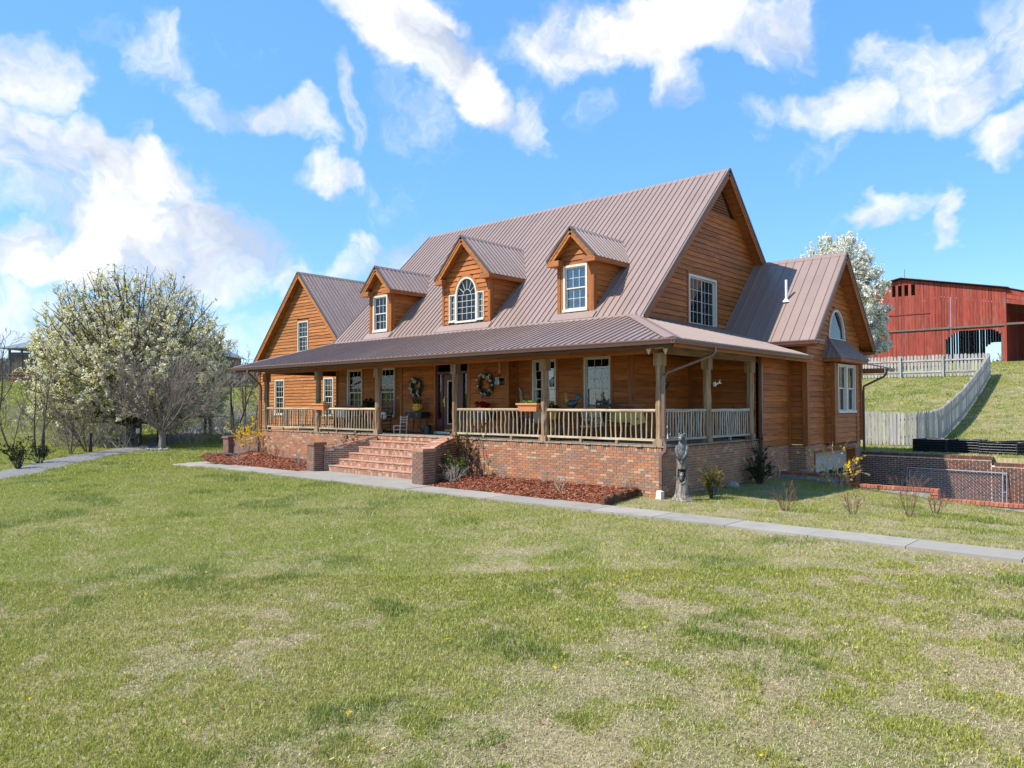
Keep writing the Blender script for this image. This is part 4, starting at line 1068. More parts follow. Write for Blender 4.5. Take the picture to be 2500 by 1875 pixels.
# ---- dormers
def dormer(x0, x1, xc, tipz, eavez, half, zb=3.89, yf=2.46, ytip=2.16, win=None, pall=False):
    # front wall
    sl = (tipz - eavez) / half; zt = eavez - .06
    c = MB(); c.prism([(x0 + .03, yf + .14, zb - .2), (x1 - .03, yf + .14, zb - .2), (x1 - .03, yf + .14, zt), (x0 + .03, yf + .14, zt)], (0, 1.9, 0))
    c.prism([(xc - half + .12, yf + .06, eavez - .02), (xc + half - .12, yf + .06, eavez - .02), (xc, yf + .06, tipz - .14)], (0, 2.6, 0))
    c.obj('dormer_core', M['interior'], house)
    lo = lambda z: xc - (tipz - .05 - z) / sl + .1; hi = lambda z: xc + (tipz - .05 - z) / sl - .1
    if pall:
        siding('x', yf, -1, x0 + .09, x1 - .09, zb, tipz - .25, 'siding', lo=lo, hi=hi, holes=[(x0 + .33, x1 - .30, zb, 5.05), arch_hole(-9.215, .57, 4.90, .70, 4.95)], wavy=.006)
        trim((x0 + .25, yf - .03, zb - .02), (x0 + .335, yf + .02, 4.98)); trim((x1 - .335, yf - .03, zb - .02), (x1 - .25, yf + .02, 4.98))
        trim((x0 + .25, yf - .03, 4.985), (xc - .63, yf + .02, 5.07), 'x'); trim((xc + .58, yf - .03, 4.985), (x1 - .25, yf + .02, 5.07), 'x')
    else:
        siding('x', yf, -1, x0 + .1, x1 - .1, 5.47, tipz - .2, 'siding', lo=lo, hi=hi, wavy=.006)
        trim((x0 + .10, yf - .02, 5.36), (x1 - .1, yf + .03, 5.468), 'x')
        trim((x0 + .10, yf - .025, zb - .03), (win[0] - .004, yf + .02, 5.358)); trim((win[1] + .004, yf - .025, zb - .03), (x1 - .10, yf + .02, 5.358))
    trim((x0 - .01, yf - .045, zb - .05), (x0 + .098, yf + .05, zt)); trim((x1 - .098, yf - .045, zb - .05), (x1 + .012, yf + .05, zt))
    trim((x1 - .05, yf + .052, zb), (x1 + .012, yf + .14, zt)); trim((x0 - .012, yf + .052, zb), (x0 + .05, yf + .14, zt))
    for s, xx in ((1, x1), (-1, x0)):
        k = 0
        hiS = lambda z: 2.1 + (z - 3.53) / MR + .10
        siding('y', xx - s * .02, s, yf + .14, yf + 2.6, zb + .1, zt, 'siding', hi=hiS, thick=.028)
        MB().beam((xx + s * .012, yf + .05, zb + .03), (xx + s * .012, 2.1 + (zt - 3.53) / MR + .05, zt + .05), .05, .05).obj('flashing', M['roof'], house)
    # roof
    for s in (1, -1):
        v = Vector((-s, 0, sl)).normalized(); ln = hypot(half, tipz - eavez)
        roof_face((xc + s * half, ytip, eavez), (0, 1, 0), v, 3.1 - (0 if not pall else -.25), lambda u: -.02, lambda u: min(ln, max(.01, (ytip + 2.02 + 3 - u) * 9)), pitch=.205, rib=.026)
        # fascia along the eave, boxed return at the front
        MB().box((xc + s * (half - .03), ytip + .02, eavez - .15), (xc + s * (half - .005), 4.3, eavez - .015)).obj('eave_fascia', M['trim_y'], house)
        MB().box((xc + s * (half - .032), ytip + .02, eavez - .145), (xc + s * (abs((x1 if s > 0 else x0) - xc) - .04), 4.2, eavez - .12)).obj('soffit_board', M['trim_y'], house)
        e = abs((x1 if s > 0 else x0) - xc) - .24
        MB().box((xc + s * (half - .0), ytip - .0, eavez - .16), (xc + s * e, yf - .02, eavez - .012)).obj('eave_return', M['trim_x'], house)
        MB().beam((xc + s * e, (ytip + yf) / 2, eavez + .0), (xc + s * (half), (ytip + yf) / 2, eavez + .0), yf - ytip - .03, .02).obj('return_cap', M['roof'], house)
        rake((xc + s * half, ytip, eavez), (xc, ytip, tipz), (0, 1, 0), 'rake_board', 'gold_x', .22, True, .17)
    cap((xc, ytip - .03, tipz), (xc, ytip + 3.2, tipz), Vector((-1, 0, -sl)).normalized(), Vector((1, 0, -sl)).normalized(), .03, 'ridge_cap', .11)
    # apron flashing below
    MB().obox(((x0 + x1) / 2, yf - .19, zroof(yf - .19) + .045), ((x1 - x0) / 2 + .14, 0, 0), mv * .16, Vector((0, -MR, 1)).normalized() * .006).obj('flashing', M['roof'], house)
dormer(-5.12, -3.74, -4.43, 6.46, 5.49, .92, win=(-4.90, -3.98))
window((-4.90, 2.46, 3.92), X, nY, .92, 1.43, 3, 2, 2, None, [('blind', 0, 1, 0, 1)], fr=.07)
dormer(-14.71, -13.35, -14.03, 6.46, 5.50, .92, win=(-14.48, -13.58))
window((-14.48, 2.46, 3.92), X, nY, .90, 1.43, 3, 2, 2, None, [('blind', 0, 1, 0, 1)], fr=.07)
dormer(-10.42, -8.05, -9.20, 6.92, 5.49, 1.36, pall=True)
arch_window((-9.74, 2.46, 3.98), X, nY, 1.05, .92, .62, True, 'blind_tan')
window((-10.08, 2.46, 3.98), X, nY, .335, .98, 2, 4, 4, None, [('blind_tan', 0, 1, 0, 1)], kind='one', fr=.04)
window((-8.685, 2.46, 3.98), X, nY, .335, .98, 2, 4, 4, None, [('blind_tan', 0, 1, 0, 1)], kind='one', fr=.04)

# ---- floodlights, bracket, shelf
m = MB(); m.box((-.16, -.02, 2.40), (.02, .02, 2.50)); FL = m.obj('floodlight_mount', M['window'], house)
for dx, dy in ((-.14, -.22), (.22, -.05)):
    c = Vector((-.06 + dx, -.02 + dy, 2.36)); m = MB(); m.lathe(c, [(.006, -.11), (.055, .0), (.06, .03), (.035, .05)], 8); m.tube([c + Vector((0, 0, .04)), (-.06, 0, 2.45)], .014, 5); m.obj('floodlight', M['window'], FL)
m = MB(); m.box((-.075, 2.80, 1.54), (-.02, 2.87, 1.66)); m.tube([(-.03, 2.84, 1.58), (.03, 2.93, 1.64), (.06, 2.99, 1.63)], .022, 6); m.tube([(.03, 2.93, 1.62), (.05, 2.95, 1.72)], .018, 6); m.obj('flag_bracket', M['white'], house)
m = MB()
for s in (-1, 1): m.prism([(-2.16, 3.6, 1.42), (-2.16, 3.6 + s * .34, 1.72), (-2.16, 3.6 + s * .05, 1.68)], (.13, 0, 0))
m.obj('corner_shelf', M['soffit'], house)
# ------------------------------------------------------------------ brickwork
BW, BH, MO = .2032, .0677, .012
def brick_list(ax, plane, out, a0, a1, z0, z1, holes=(), soldier=True, clip=None):
    """bricks of one wall face in running bond: (centre along wall, centre z, length, height)"""
    L = []; zt = z1
    if soldier:
        hs = .105; zt = z1 - hs; n = int((a1 - a0) / BH)
        w = (a1 - a0) / n
        for i in range(n): L.append((a0 + (i + .5) * w, zt + hs / 2, w - MO, hs - MO))
    k = 0
    while zt - (k + 1) * BH > z0 - .03:
        zc = zt - (k + .5) * BH; x = a0 - (BW / 2 if k % 2 else 0)
        while x < a1 - .02:
            b0, b1 = max(x, a0), min(x + BW, a1)
            if b1 - b0 > .04: L.append(((b0 + b1) / 2, zc, b1 - b0 - MO, BH - MO))
            x += BW
        k += 1
    o = []
    for b in L:
        if any(h[0] < b[0] < h[1] and h[2] < b[1] < h[3] for h in holes): continue
        if clip and not clip(b[0], b[1]): continue
        o.append((ax, plane, out) + b)
    return o
brick_meshes = {}
def brick_pos(b, d=0): ax, pl, out, a, z = b[:5]; return Vector((a, pl + out * d, z)) if ax == 'x' else Vector((pl + out * d, a, z))
def one_brick(b, mat, parent, d=.009):
    ax, pl, out, a, z, l, h = b
    key = (ax, round(l, 3), round(h, 3), mat)
    if key not in brick_meshes:
        m = MB(); e = .0025; D = .03
        if ax == 'x': m.box((-l / 2, -D, -h / 2), (l / 2, D, h / 2))
        else: m.box((-D, -l / 2, -h / 2), (D, l / 2, h / 2))
        brick_meshes[key] = m.mesh('brick', M[mat], (0, 0, 0))
    link('brick', brick_meshes[key], parent, brick_pos(b, d - .03 + random.uniform(-.0015, .002)))
def joined_bricks(L, mat, parent, d=.009, name='brickwork'):
    m = MB()
    for (ax, pl, out, a, z, l, h) in L:
        dd = d + random.uniform(-.0015, .002)
        c = brick_pos((ax, pl, out, a, z), dd)
        u = Vector((1, 0, 0)) if ax == 'x' else Vector((0, 1, 0)); n = Vector((0, out, 0)) if ax == 'x' else Vector((out, 0, 0)); w = Vector((0, 0, 1))
        o = c - n * (dd + .004); p = [q + u * (s * l / 2) + w * (t * h / 2) for q in (o, c) for s, t in ((-1, -1), (1, -1), (1, 1), (-1, 1))]
        fs = [(4, 5, 6, 7), (0, 1, 5, 4), (1, 2, 6, 5), (2, 3, 7, 6), (3, 0, 4, 7)]
        if u.cross(w).dot(n) < 0: fs = [f[::-1] for f in fs]
        m.add(p, fs)
    if m.v: m.obj(name, M[mat], parent, kind='stuff')
def dist(b): return (brick_pos(b) - CAM).length
def bricks(groups, parents, mat, nparts=300, visible=lambda b: True):
    """groups: one list per wall; the nearest visible bricks are objects, the rest one mesh per wall"""
    allb = sorted([(dist(b) if visible(b) else 1e6, gi, bi) for gi, g in enumerate(groups) for bi, b in enumerate(g)])
    near = set((gi, bi) for d, gi, bi in allb[:nparts] if d < 1e5)
    for gi, g in enumerate(groups):
        for bi, b in enumerate(g):
            if (gi, bi) in near: one_brick(b, mat, parents[gi])
        joined_bricks([b for bi, b in enumerate(g) if (gi, bi) not in near], mat, parents[gi])

fw = MB().box((-18.75, .004, -1.3), (-.004, .14, -.02)).obj('foundation_wall', M['mortar_tan'], house)
rw = MB().box((-.14, .145, -1.35), (-.004, 5.44, -.02)).obj('foundation_wall', M['mortar_tan'], house)
aw = MB().box((-.1, 5.5, -2.76), (.046, 7.61, -.215)).obj('foundation_wall', M['mortar_tan'], house)
bw = MB().box((-.1, 7.654, -2.76), (.595, 7.76, -.215)).obj('foundation_wall', M['mortar_tan'], house)
m = MB(); m.box((.40, 7.77, -2.76), (.596, 8.22, -.215)); m.box((.40, 12.15, -2.76), (.596, 12.78, -.215)); m.box((.40, 8.22, -.42), (.596, 12.15, -.215))
cw = m.obj('foundation_wall', M['mortar_tan'], house)
lw = MB().box((-18.77, .15, -1.3), (-18.66, 6.3, -.02)).obj('foundation_wall', M['mortar_tan'], house)
G = [brick_list('x', 0.0, -1, -18.765, .0, -1.27, -.004), brick_list('y', 0.0, 1, 0.01, 5.42, -1.35, -.004), brick_list('y', .05, 1, 5.5, 7.64, -2.7, -.215, holes=[(6.9, 7.45, -1.25, -.98)], soldier=False),
     brick_list('x', 7.65, -1, .06, .60, -2.7, -.215, soldier=False), brick_list('y', .6, 1, 7.66, 12.78, -2.7, -.215, holes=[(8.2, 12.17, -3, -.40)], soldier=False)]
bricks(G, [fw, rw, aw, bw, cw], 'brick', 300)
MB().box((.02, 6.93, -1.23), (.045, 7.42, -1.0)).obj('basement_window', M['window'], house)
# garage door, recessed
MB().box((.27, 8.22, -2.74), (.30, 12.15, -.42)).obj('garage_frame', M['trim_z'], house)
GD = thing_part('garage_door', (.31, 10.2, -2.7))
for i in range(4):
    z0 = -2.70 + i * .55
    MB().box((.302, 8.28, z0 + .004), (.335, 12.08, z0 + .546)).obj('door_section', M['garage'], GD)
    if i == 2:
        for k in range(4):
            y0 = 8.42 + k * .93
            m = MB(); m.box((.336, y0, z0 + .12), (.34, y0 + .78, z0 + .44)); m.obj('pane', M['interior'], GD)
            m = MB()
            for a in (.25, .55, .85, 1.0):
                t = pi * (a if a < 1 else .5); m.beam((.343, y0 + .39, z0 + .12), (.343, y0 + .39 + .36 * cos(pi * a * .9), z0 + .12 + .3 * sin(pi * a * .9)), .012, .006, (1, 0, 0))
            m.obj('sunburst_grille', M['garage'], GD)
m = MB(); m.box((.31, 12.085, -2.74), (.64, 12.15, -.42)); m.box((.31, 8.22, -2.74), (.64, 8.28, -.42)); m.box((.31, 8.285, -.49), (.64, 12.08, -.42)); m.obj('garage_jamb', M['trim_z'], house)

# ------------------------------------------------------------------ front steps
steps = thing('brick_steps', 'flight of orange brick steps up to the porch between two flared brick side walls', 'steps', (-9.4, -.8, -1.1))
TD = .285
tops = [-.945, -.747, -.549, -.351, -.153]
for k in range(5):
    zt = tops[k]; rz = zt - (tops[k - 1] if k else -1.145); y0 = -1.42 + k * TD
    xl = -11.95 + .16 * k + .2; xr = -6.62 - .13 * k - .15
    b = MB().box((xl, y0 + .008, -1.2), (xr, min(y0 + TD + .3, -.012), zt - .012)).obj('step', M['mortar'], steps)
    L = []; w = .0725; n = int((xr - xl) / w); w = (xr - xl) / n
    for r_ in range(2):
        hh = rz / 2
        for i in range(n): L.append(('x', y0, -1, xl + (i + .5) * w, zt - hh * (r_ + .5), w - .010, hh - .009))
    joined_bricks(L, 'brick_step', b)
    t = MB()
    for i in range(n):
        x = xl + (i + .5) * w; t.box((x - w / 2 + .005, y0 - .032, zt - .026), (x + w / 2 - .005, y0 + .19, zt + random.uniform(-.001, .002)))
        t.box((x - w / 2 + .005, y0 + .20, zt - .014), (x + w / 2 - .005, min(y0 + .39, -.03), zt - .002))
    t.obj('tread_bricks', M['brick_tread'], b, kind='stuff')
xl, xr = -11.1, -7.45
L = [('x', -.012, -1, xl + (i + .5) * .0725, z, .0625, .098) for i in range(int((xr - xl) / .0725)) for z in (-.062,)]
joined_bricks(L, 'brick_step', steps, name='riser_bricks')
def pier(name_, cx, cy, w, z0, z1, capw, parent, mat='brick_pier', parts=60):
    P = MB().box((cx - w / 2 + .008, cy - w / 2 + .008, z0), (cx + w / 2 - .008, cy + w / 2 - .008, z1 - .085)).obj('pier', M['mortar'], parent)
    g = [brick_list('x', cy - w / 2, -1, cx - w / 2, cx + w / 2, z0, z1 - .09, soldier=False), brick_list('y', cx + w / 2, 1, cy - w / 2, cy + w / 2, z0, z1 - .09, soldier=False)]
    bricks(g, [P, P], mat, parts)
    c = MB(); n = max(4, int(w / .1)); e = (capw - w) / 2
    for i in range(n):
        a = cx - w / 2 - e + (w + 2 * e) * i / n; c.box((a + .004, cy - w / 2 - e, z1 - .085), (a + (w + 2 * e) / n - .004, cy + w / 2 + e, z1))
    c.obj('cap_bricks', M['brick_step' if parent is steps and cx > -9 else 'brick_pier'], P)
    return P
pier('pier', -12.22, -1.62, .42, -1.2, -.20, .50, steps, parts=60)
pier('pier', -6.40, -1.95, .46, -1.2, -.17, .49, steps, parts=70)
def cheek(p, q, zp, zq, th, curve, parent, mat='brick_pier', capm='brick_step', z0=-1.22, wallname='side_wall', sides=(1, -1)):
    """low wall from p to q in plan with a sloping brick-capped top from zp to zq"""
    p, q = Vector((*p, 0)), Vector((*q, 0)); d = (q - p); L = d.length; d.normalize(); s = Vector((-d.y, d.x, 0))
    top = lambda f: zp + (zq - zp) * (f if not curve else (sin(f * pi / 2)))
    m = MB(); n = 10; vs = []
    for i in range(n + 1):
        f = i / n; c = p + d * L * f
        for sg in (-1, 1):
            for z in (z0, top(f) - .075): vs.append(c + s * sg * (th / 2 - .008) + Vector((0, 0, z)))
    fs = []
    for i in range(n):
        a = i * 4; fs += [(a, a + 4, a + 5, a + 1), (a + 2, a + 3, a + 7, a + 6), (a + 1, a + 5, a + 7, a + 3)]
    fs += [(0, 1, 3, 2), (n * 4, n * 4 + 2, n * 4 + 3, n * 4 + 1)]
    m.add(vs, fs); W = m.obj(wallname, M['mortar'], parent)
    b = MB(); k = 0; z = z0
    while z < max(zp, zq):
        x = -(BW / 2 if k % 2 else 0)
        while x < L:
            a0, a1 = max(0, x), min(L, x + BW); x += BW
            if a1 - a0 < .04: continue
            if z + BH > top((a0 + a1) / 2 / L) - .06: continue
            for sg in sides:
                c = p + d * (a0 + a1) / 2 + s * sg * (th / 2 - .012) + Vector((0, 0, z + BH / 2)); b.obox(c, d * ((a1 - a0) - MO) / 2, s * .0135, Vector((0, 0, (BH - MO) / 2)))
        z += BH; k += 1
    b.obj('brickwork', M[mat], W, kind='stuff')
    c = MB(); n = int(L / .075)
    for i in range(n):
        f0, f1 = i / n, (i + 1) / n; a = p + d * L * f0; e = p + d * L * f1; dd = (e + Vector((0, 0, top(f1))) - a - Vector((0, 0, top(f0)))); ln = dd.length; dd.normalize(); up = s.cross(dd); up = up if up.z > 0 else -up
        cc = (a + e) / 2 + Vector((0, 0, (top(f0) + top(f1)) / 2)) - up * .035
        for sg in (-1, 1): c.obox(cc + s * sg * (th / 4 + .006), dd * (ln / 2 - .004), s * (th / 4 + .002), up * .038)
    c.obj('cap_bricks', M[capm], W, kind='stuff'); return W
cheek((-12.02, -1.42), (-11.02, -.02), -.40, .0, .24, False, steps)
cheek((-6.55, -1.73), (-7.28, -.02), -.19, .06, .40, True, steps)

# the low wall that runs out from the porch's left corner
lwall = thing('brick_wing_wall', 'low brick wall with a square capped pier running out from the porch corner behind yellow forsythia', 'wall', (-20, .2, -1.1))
pier('pier', -21.30, .05, .46, -1.2, -.30, .56, lwall, parts=60)
cheek((-21.08, .12), (-18.82, .22), -.52, -.04, .22, False, lwall, 'brick_pier', 'brick_pier', sides=(-1,))

# ------------------------------------------------------------------ retaining wall and low walls by the garage
ret = thing('retaining_wall', 'tall dark red brick retaining wall with pale mortar behind the sunken drive', 'wall', (5, 12.8, -2.7))
WL = MB().box((.66, 12.745, -2.76), (4.64, 12.92, -.735)).box((4.641, 12.745, -2.76), (14, 12.92, -.925)).obj('wall_body', M['mortar'], ret)
g1 = brick_list('x', 12.74, -1, .66, 4.64, -2.7, -.64, soldier=False); g1 = [b for b in g1 if b[4] < -.75]
g2 = brick_list('x', 12.74, -1, 4.64, 14, -2.7, -.83, soldier=False); g2 = [b for b in g2 if b[4] < -.94]
g1 = [b[:5] + (b[5] - .005, b[6] - .004) for b in g1]; g2 = [b[:5] + (b[5] - .005, b[6] - .004) for b in g2]
vis = lambda b: b[3] < 5.6 and b[4] > -2.2
bricks([g1 + g2], [WL], 'brick_dark', 300, vis)
c = MB()
for (a0, a1, zt) in ((.66, 4.70, -.64), (4.72, 14.0, -.83)):
    n = int((a1 - a0) / .0762); w = (a1 - a0) / n
    for i in range(n): c.box((a0 + i * w + .004, 12.72, zt - .095), (a0 + (i + 1) * w - .004, 12.93, zt + random.uniform(-.004, .002)))
c.obj('cap_bricks', M['brick_dark'], ret, kind='stuff')

def low_wall(x0, x1, zt, label, endpier):
    T = thing('low_wall', label, 'wall', ((x0 + x1) / 2, 6.8, zt - .4), 'stepped low walls along the sunken drive')
    MB().box((x0, 6.70, -2.76), (x1, 6.94, zt - .085)).obj('wall_body', M['block'], T)
    n = int((x1 - x0) / .102); w = (x1 - x0) / n; me = None
    for i in range(n):
        a = x0 + i * w
        if me is None: me = MB().box((-w / 2 + .006, -.14, 0), (w / 2 - .006, .15, .083)).mesh('cap_brick', M['brick_cap'], (0, 0, 0))
        link('cap_brick', me, T, (a + w / 2, 6.82 + random.uniform(-.004, .004), zt - .083 + random.uniform(-.003, .003)))
    if endpier:
        for k in range(4): MB().box((x1 - .20, 6.66, zt - .15 - k * .085 - .0), (x1 + .004, 6.96, zt - .15 - k * .085 + .055)).obj('end_brick', M['brick_cap'], T)
low_wall(.06, 2.06, -.98, 'low concrete wall with brick cap nearest the house, half hidden by forsythia', True)
low_wall(2.09, 4.42, -1.215, 'middle low concrete wall with orange brick cap, a step lower than its neighbour', True)
low_wall(4.45, 13.0, -1.46, 'lowest brick-capped kerb wall, nearly level with the lawn at far right', False)

# galvanised chain-link gate leaning on the retaining wall
gt = thing('chain_link_gate', 'galvanised chain-link gate panel leaning against the brick retaining wall', 'gate', (3.6, 12.55, -2.1))
m = MB(); zt = -1.12; zb = -2.70
def gp(x, z): return Vector((x, 12.68 - (zt - z) * .13, z))
m.tube([gp(2.16, zb), gp(2.16, zt), gp(5.07, zt - .03), gp(5.07, zb)], .026, 6); m.obj('gate_frame', M['galv'], gt)
m = MB(); m.tube([gp(4.96, zb), gp(4.96, zt - .05)], .018, 6); m.tube([gp(2.24, zb), gp(2.24, zt - .05)], .016, 6)
for z in (-1.2, -1.75): m.tube([gp(4.96, z), gp(5.07, z)], .014, 5)
m.obj('tension_bar', M['galv'], gt)
m = MB(); 
for i in range(-26, 42):
    for sg in (1, -1):
        x = 2.26 + i * .1; pts = []
        a = (x, zb + .1); b = (x + sg * 1.42, zt - .06)
        f0 = 0; f1 = 1
        lo_, hi_ = 2.26, 4.95
        dx = b[0] - a[0]
        if dx > 0: f0 = max(0, (lo_ - a[0]) / dx); f1 = min(1, (hi_ - a[0]) / dx)
        else: f0 = max(0, (hi_ - a[0]) / dx); f1 = min(1, (lo_ - a[0]) / dx)
        if f1 - f0 < .02: continue
        P0 = gp(a[0] + dx * f0, a[1] + (b[1] - a[1]) * f0); P1 = gp(a[0] + dx * f1, a[1] + (b[1] - a[1]) * f1); m.tube([P0, P1], .003, 3, False)
m.obj('chain_link_mesh', M['galv'], gt, kind='stuff')

# ------------------------------------------------------------------ black corrugated garden beds
def bed(corners, h, label, flat_backs=()):
    T = thing('raised_garden_bed', label, 'garden bed', (corners[0][0], corners[0][1], H(*corners[0])), 'black raised garden beds on the bank')
    n = len(corners); zb = min(H(*c) for c in corners) - .02
    for i in range(n):
        a, b = Vector(corners[i]), Vector(corners[(i + 1) % n]); d = (b - a).normalized(); s = Vector((d.y, -d.x)); L = (b - a).length
        MB().box((a.x - .025, a.y - .025, zb), (a.x + .025, a.y + .025, zb + h + .02)).obj('corner_post', M['black'], T)
        m = MB(); K = 60; vs = []
        for k in range(K + 1):
            z = zb + h * k / K; dd = .034 * sin(k / K * 2 * pi * 5)
            for p in (a, b): q = p + s * dd; vs.append((q.x, q.y, z))
        m.add(vs, [(k * 2, k * 2 + 1, k * 2 + 3, k * 2 + 2) for k in range(K)])
        q = (a + b) / 2
        m.beam((a.x, a.y, zb + h), (b.x, b.y, zb + h), .035, .03); m.obj('side_panel', M['bedmetal'], T, smooth=True)
    inner = [(c[0] * .98 + .02 * sum(k[0] for k in corners) / n, c[1] * .98 + .02 * sum(k[1] for k in corners) / n, zb + .1) for c in corners]
    MB().add(inner, [tuple(range(n))]).obj('soil', M['soil'], T)
M['bedmetal'] = plain('black_corrugated_steel', (.020, .021, .024, 1), .3, 0, .2, 5, 0, .5)
bed([(1.92, 14.5), (2.99, 14.45), (3.15, 15.6), (2.05, 15.7)], .47, 'black corrugated garden bed on the bank, leftmost and next to the picket fence')
bed([(3.02, 14.55), (3.98, 14.50), (4.05, 15.5), (3.12, 15.55)], .47, 'open black garden bed with glossy end panels in the middle of the three')
bed([(4.06, 14.2), (5.15, 14.1), (6.6, 15.3), (5.3, 16.6)], .46, 'black corrugated garden bed at the right edge above the retaining wall')

# ------------------------------------------------------------------ picket fences
def fence(path, hgt, label, picketw=.125, gap=.035, side=1, wav=0, posts=2.3, mat='grey'):
    T = thing('picket_fence', label, 'fence', (path[0][0], path[0][1], H(*path[0])))
    P = [Vector(p) for p in path]; seg = [(b - a).length for a, b in zip(P, P[1:])]; tot = sum(seg)
    def at(s):
        for a, b, l in zip(P, P[1:], seg):
            if s <= l or (b - P[-1]).length < 1e-6: return a + (b - a) * (s / l), (b - a).normalized()
            s -= l
    s = 0; r = random; k = 0
    while s < tot - .05:
        p, d = at(s + picketw / 2); n = Vector((d.y, -d.x)) * side; z0 = H(p.x, p.y) + .04; h = hgt(s) + r.uniform(-.02, .02) if callable(hgt) else hgt + r.uniform(-.025, .025)
        w = picketw * r.uniform(.42, .5); c = p + n * .03; tl = r.uniform(-.012, .012)
        u = Vector((d.x, d.y, tl)); o = Vector((c.x, c.y, z0)); th = Vector((n.x, n.y, 0)) * .010
        poly = [o - u * w, o + u * w, o + u * w + Vector((0, 0, h - .07)), o + u * w * .45 + Vector((0, 0, h)), o - u * w * .45 + Vector((0, 0, h)), o - u * w + Vector((0, 0, h - .07))]
        MB().prism([q - th for q in poly], th * 2).obj('picket', M[mat + '_z'], T)
        s += picketw + gap * r.uniform(.6, 1.4)
    n = max(1, round(tot / posts))
    for i in range(n + 1):
        p, d = at(min(tot * i / n, tot - .01)); nn = Vector((d.y, -d.x)) * side; q = p - nn * .06; z = H(q.x, q.y)
        hh = (hgt(tot * i / n) if callable(hgt) else hgt)
        MB().box((q.x - .05, q.y - .05, z - .2), (q.x + .05, q.y + .05, z + hh + .02)).obj('post', M[mat + '_z'], T)
    for f in (.25, .78):
        for i in range(n):
            m0, d0 = at(min(tot * i / n, tot - .01)); m1, d1 = at(min(tot * (i + 1) / n, tot - .01)); h0 = hgt(tot * i / n) if callable(hgt) else hgt; h1 = hgt(tot * (i + 1) / n) if callable(hgt) else hgt
            n0 = Vector((d0.y, -d0.x)) * side * 0; MB().beam((m0.x, m0.y, H(m0.x, m0.y) + h0 * f), (m1.x, m1.y, H(m1.x, m1.y) + h1 * f), .035, .085).obj('rail', M[mat + '_x'], T)
fence([(.62, 36.8), (-6.5, 36.8), (-14, 36.8)], 1.36, 'weathered pale picket fence along the top of the yard below the red barn', .15, .05, 1)
fence(smooth_path([(-1.6, 17.2), (.0, 17.2), (1.55, 17.15), (1.85, 19.4), (1.68, 24.0), (1.25, 30.2), (.68, 36.7)], 2), lambda s: 1.32 + .12 * smst(3, 0, s), 'grey weathered picket fence curving down the bank to the house corner', .12, .022, 1)
# ------------------------------------------------------------------ red barn on the hill
barn = thing('red_barn', 'weathered red board barn with gable louvres and a wide open drive-through doorway on the hill', 'barn', (-9, 62, 4.6))
BX1, BY = -2.2, 61.2; BR = -10.4; BX0 = -18.8
zb = 4.55; EZ, RZb = 11.35, 13.05
def btop(x): return RZb - (RZb - EZ) * abs(x - BR) / (BX1 - BR) - .12 + .16 * 0
def bboard(x0, x1, z0, z1a, z1b, y=BY, mat='barn'):
    MB().prism([(x0, y, z0), (x1, y, z0), (x1, y, z1b), (x0, y, z1a)], (0, .03, 0)).obj('barn_board', M[mat], barn)
r = random.Random(8)
x = BX0
def door_top(x):   # opening with cut corners
    if not (-6.85 < x < -2.45): return None
    return 7.75 - max(0, (-5.9 - x)) * .75 - max(0, (x + 3.2)) * .75
LOU = [(-11.22, -10.94), (-10.70, -10.40), (-10.16, -9.83), (-9.58, -9.25)]
while x < BX1 - .05:
    w = r.uniform(.21, .29); x1 = min(x + w, BX1)
    for q0, q1 in LOU:
        for q in (q0, q1):
            if x + .02 < q < x1 + .06: x1 = q
    g = .010 if r.random() < .8 else r.uniform(.015, .035); xm = (x + x1) / 2; e0 = x + g
    if any(q0 - .01 < xm < q1 + .01 for q0, q1 in LOU):
        bboard(e0, x1, 8.1, 11.35, 11.35, BY - .004); bboard(e0, x1, 12.40, btop(e0), btop(x1), BY - .004)
    else: bboard(e0, x1, 8.1, btop(e0), btop(x1), BY - .004)
    dt = door_top(xm)
    if dt is None: bboard(e0, x1, zb + r.uniform(0, .15), 8.06, 8.06, BY + .03)
    else: bboard(e0, x1, door_top(e0) or dt, 8.06, 8.06, BY + .03)
    x = x1
MB().box((BX0, BY - .07, 8.0), (BX1, BY - .038, 8.16)).obj('band_board', M['barn_grey'], barn)
MB().box((BX0 + 4, BY - .06, 9.55), (-8.0, BY - .036, 9.64)).obj('band_board', M['barn'], barn)
for xx in (-6.87, -2.42): MB().box((xx - .09, BY + .07, zb), (xx + .09, BY + .25, 7.8)).obj('door_post', M['barn_grey'], barn)
MB().box((BX1 - .03, BY - .03, zb), (BX1 + .12, BY + .12, 11.2)).obj('corner_post', M['barn'], barn)
# far end wall with gaps, side walls, posts inside
x = BX0
while x < BX1 - .05:
    w = r.uniform(.2, .3); x1 = min(x + w, BX1); xm = (x + x1) / 2; g = r.uniform(.006, .014) if r.random() < .62 else r.uniform(.03, .07)
    zl = zb
    if -6.25 < xm < -4.6: zl = 7.65 - max(0, (-5.6 - xm)) * .8
    bboard(x + g, x1, zl, btop(x + g), btop(x1), BY + 15, 'barn_grey')
    x = x1
for i in range(56):
    y = BY + .1 + i * .268; MB().box((BX1 - .01, y + r.uniform(.008, .03), zb), (BX1 + .02, y + .262, 10.9)).obj('side_board', M['barn'], barn)
    MB().box((BX0, y + .012, zb), (BX0 + .03, y + .262, 11.0)).obj('side_board', M['barn'], barn) if i % 2 == 0 else None
for s in (1, -1):
    v = Vector((-s * (BX1 - BR), 0, RZb - EZ)); xe = BR + s * (BX1 - BR)
    MB().prism([(xe + s * .35, BY - .35, EZ - .07), (BR, BY - .35, RZb + .02), (BR, BY - .35, RZb + .07), (xe + s * .35, BY - .35, EZ - .02)], (0, 15.8, 0)).obj('barn_roof', M['barn_rust'], barn)
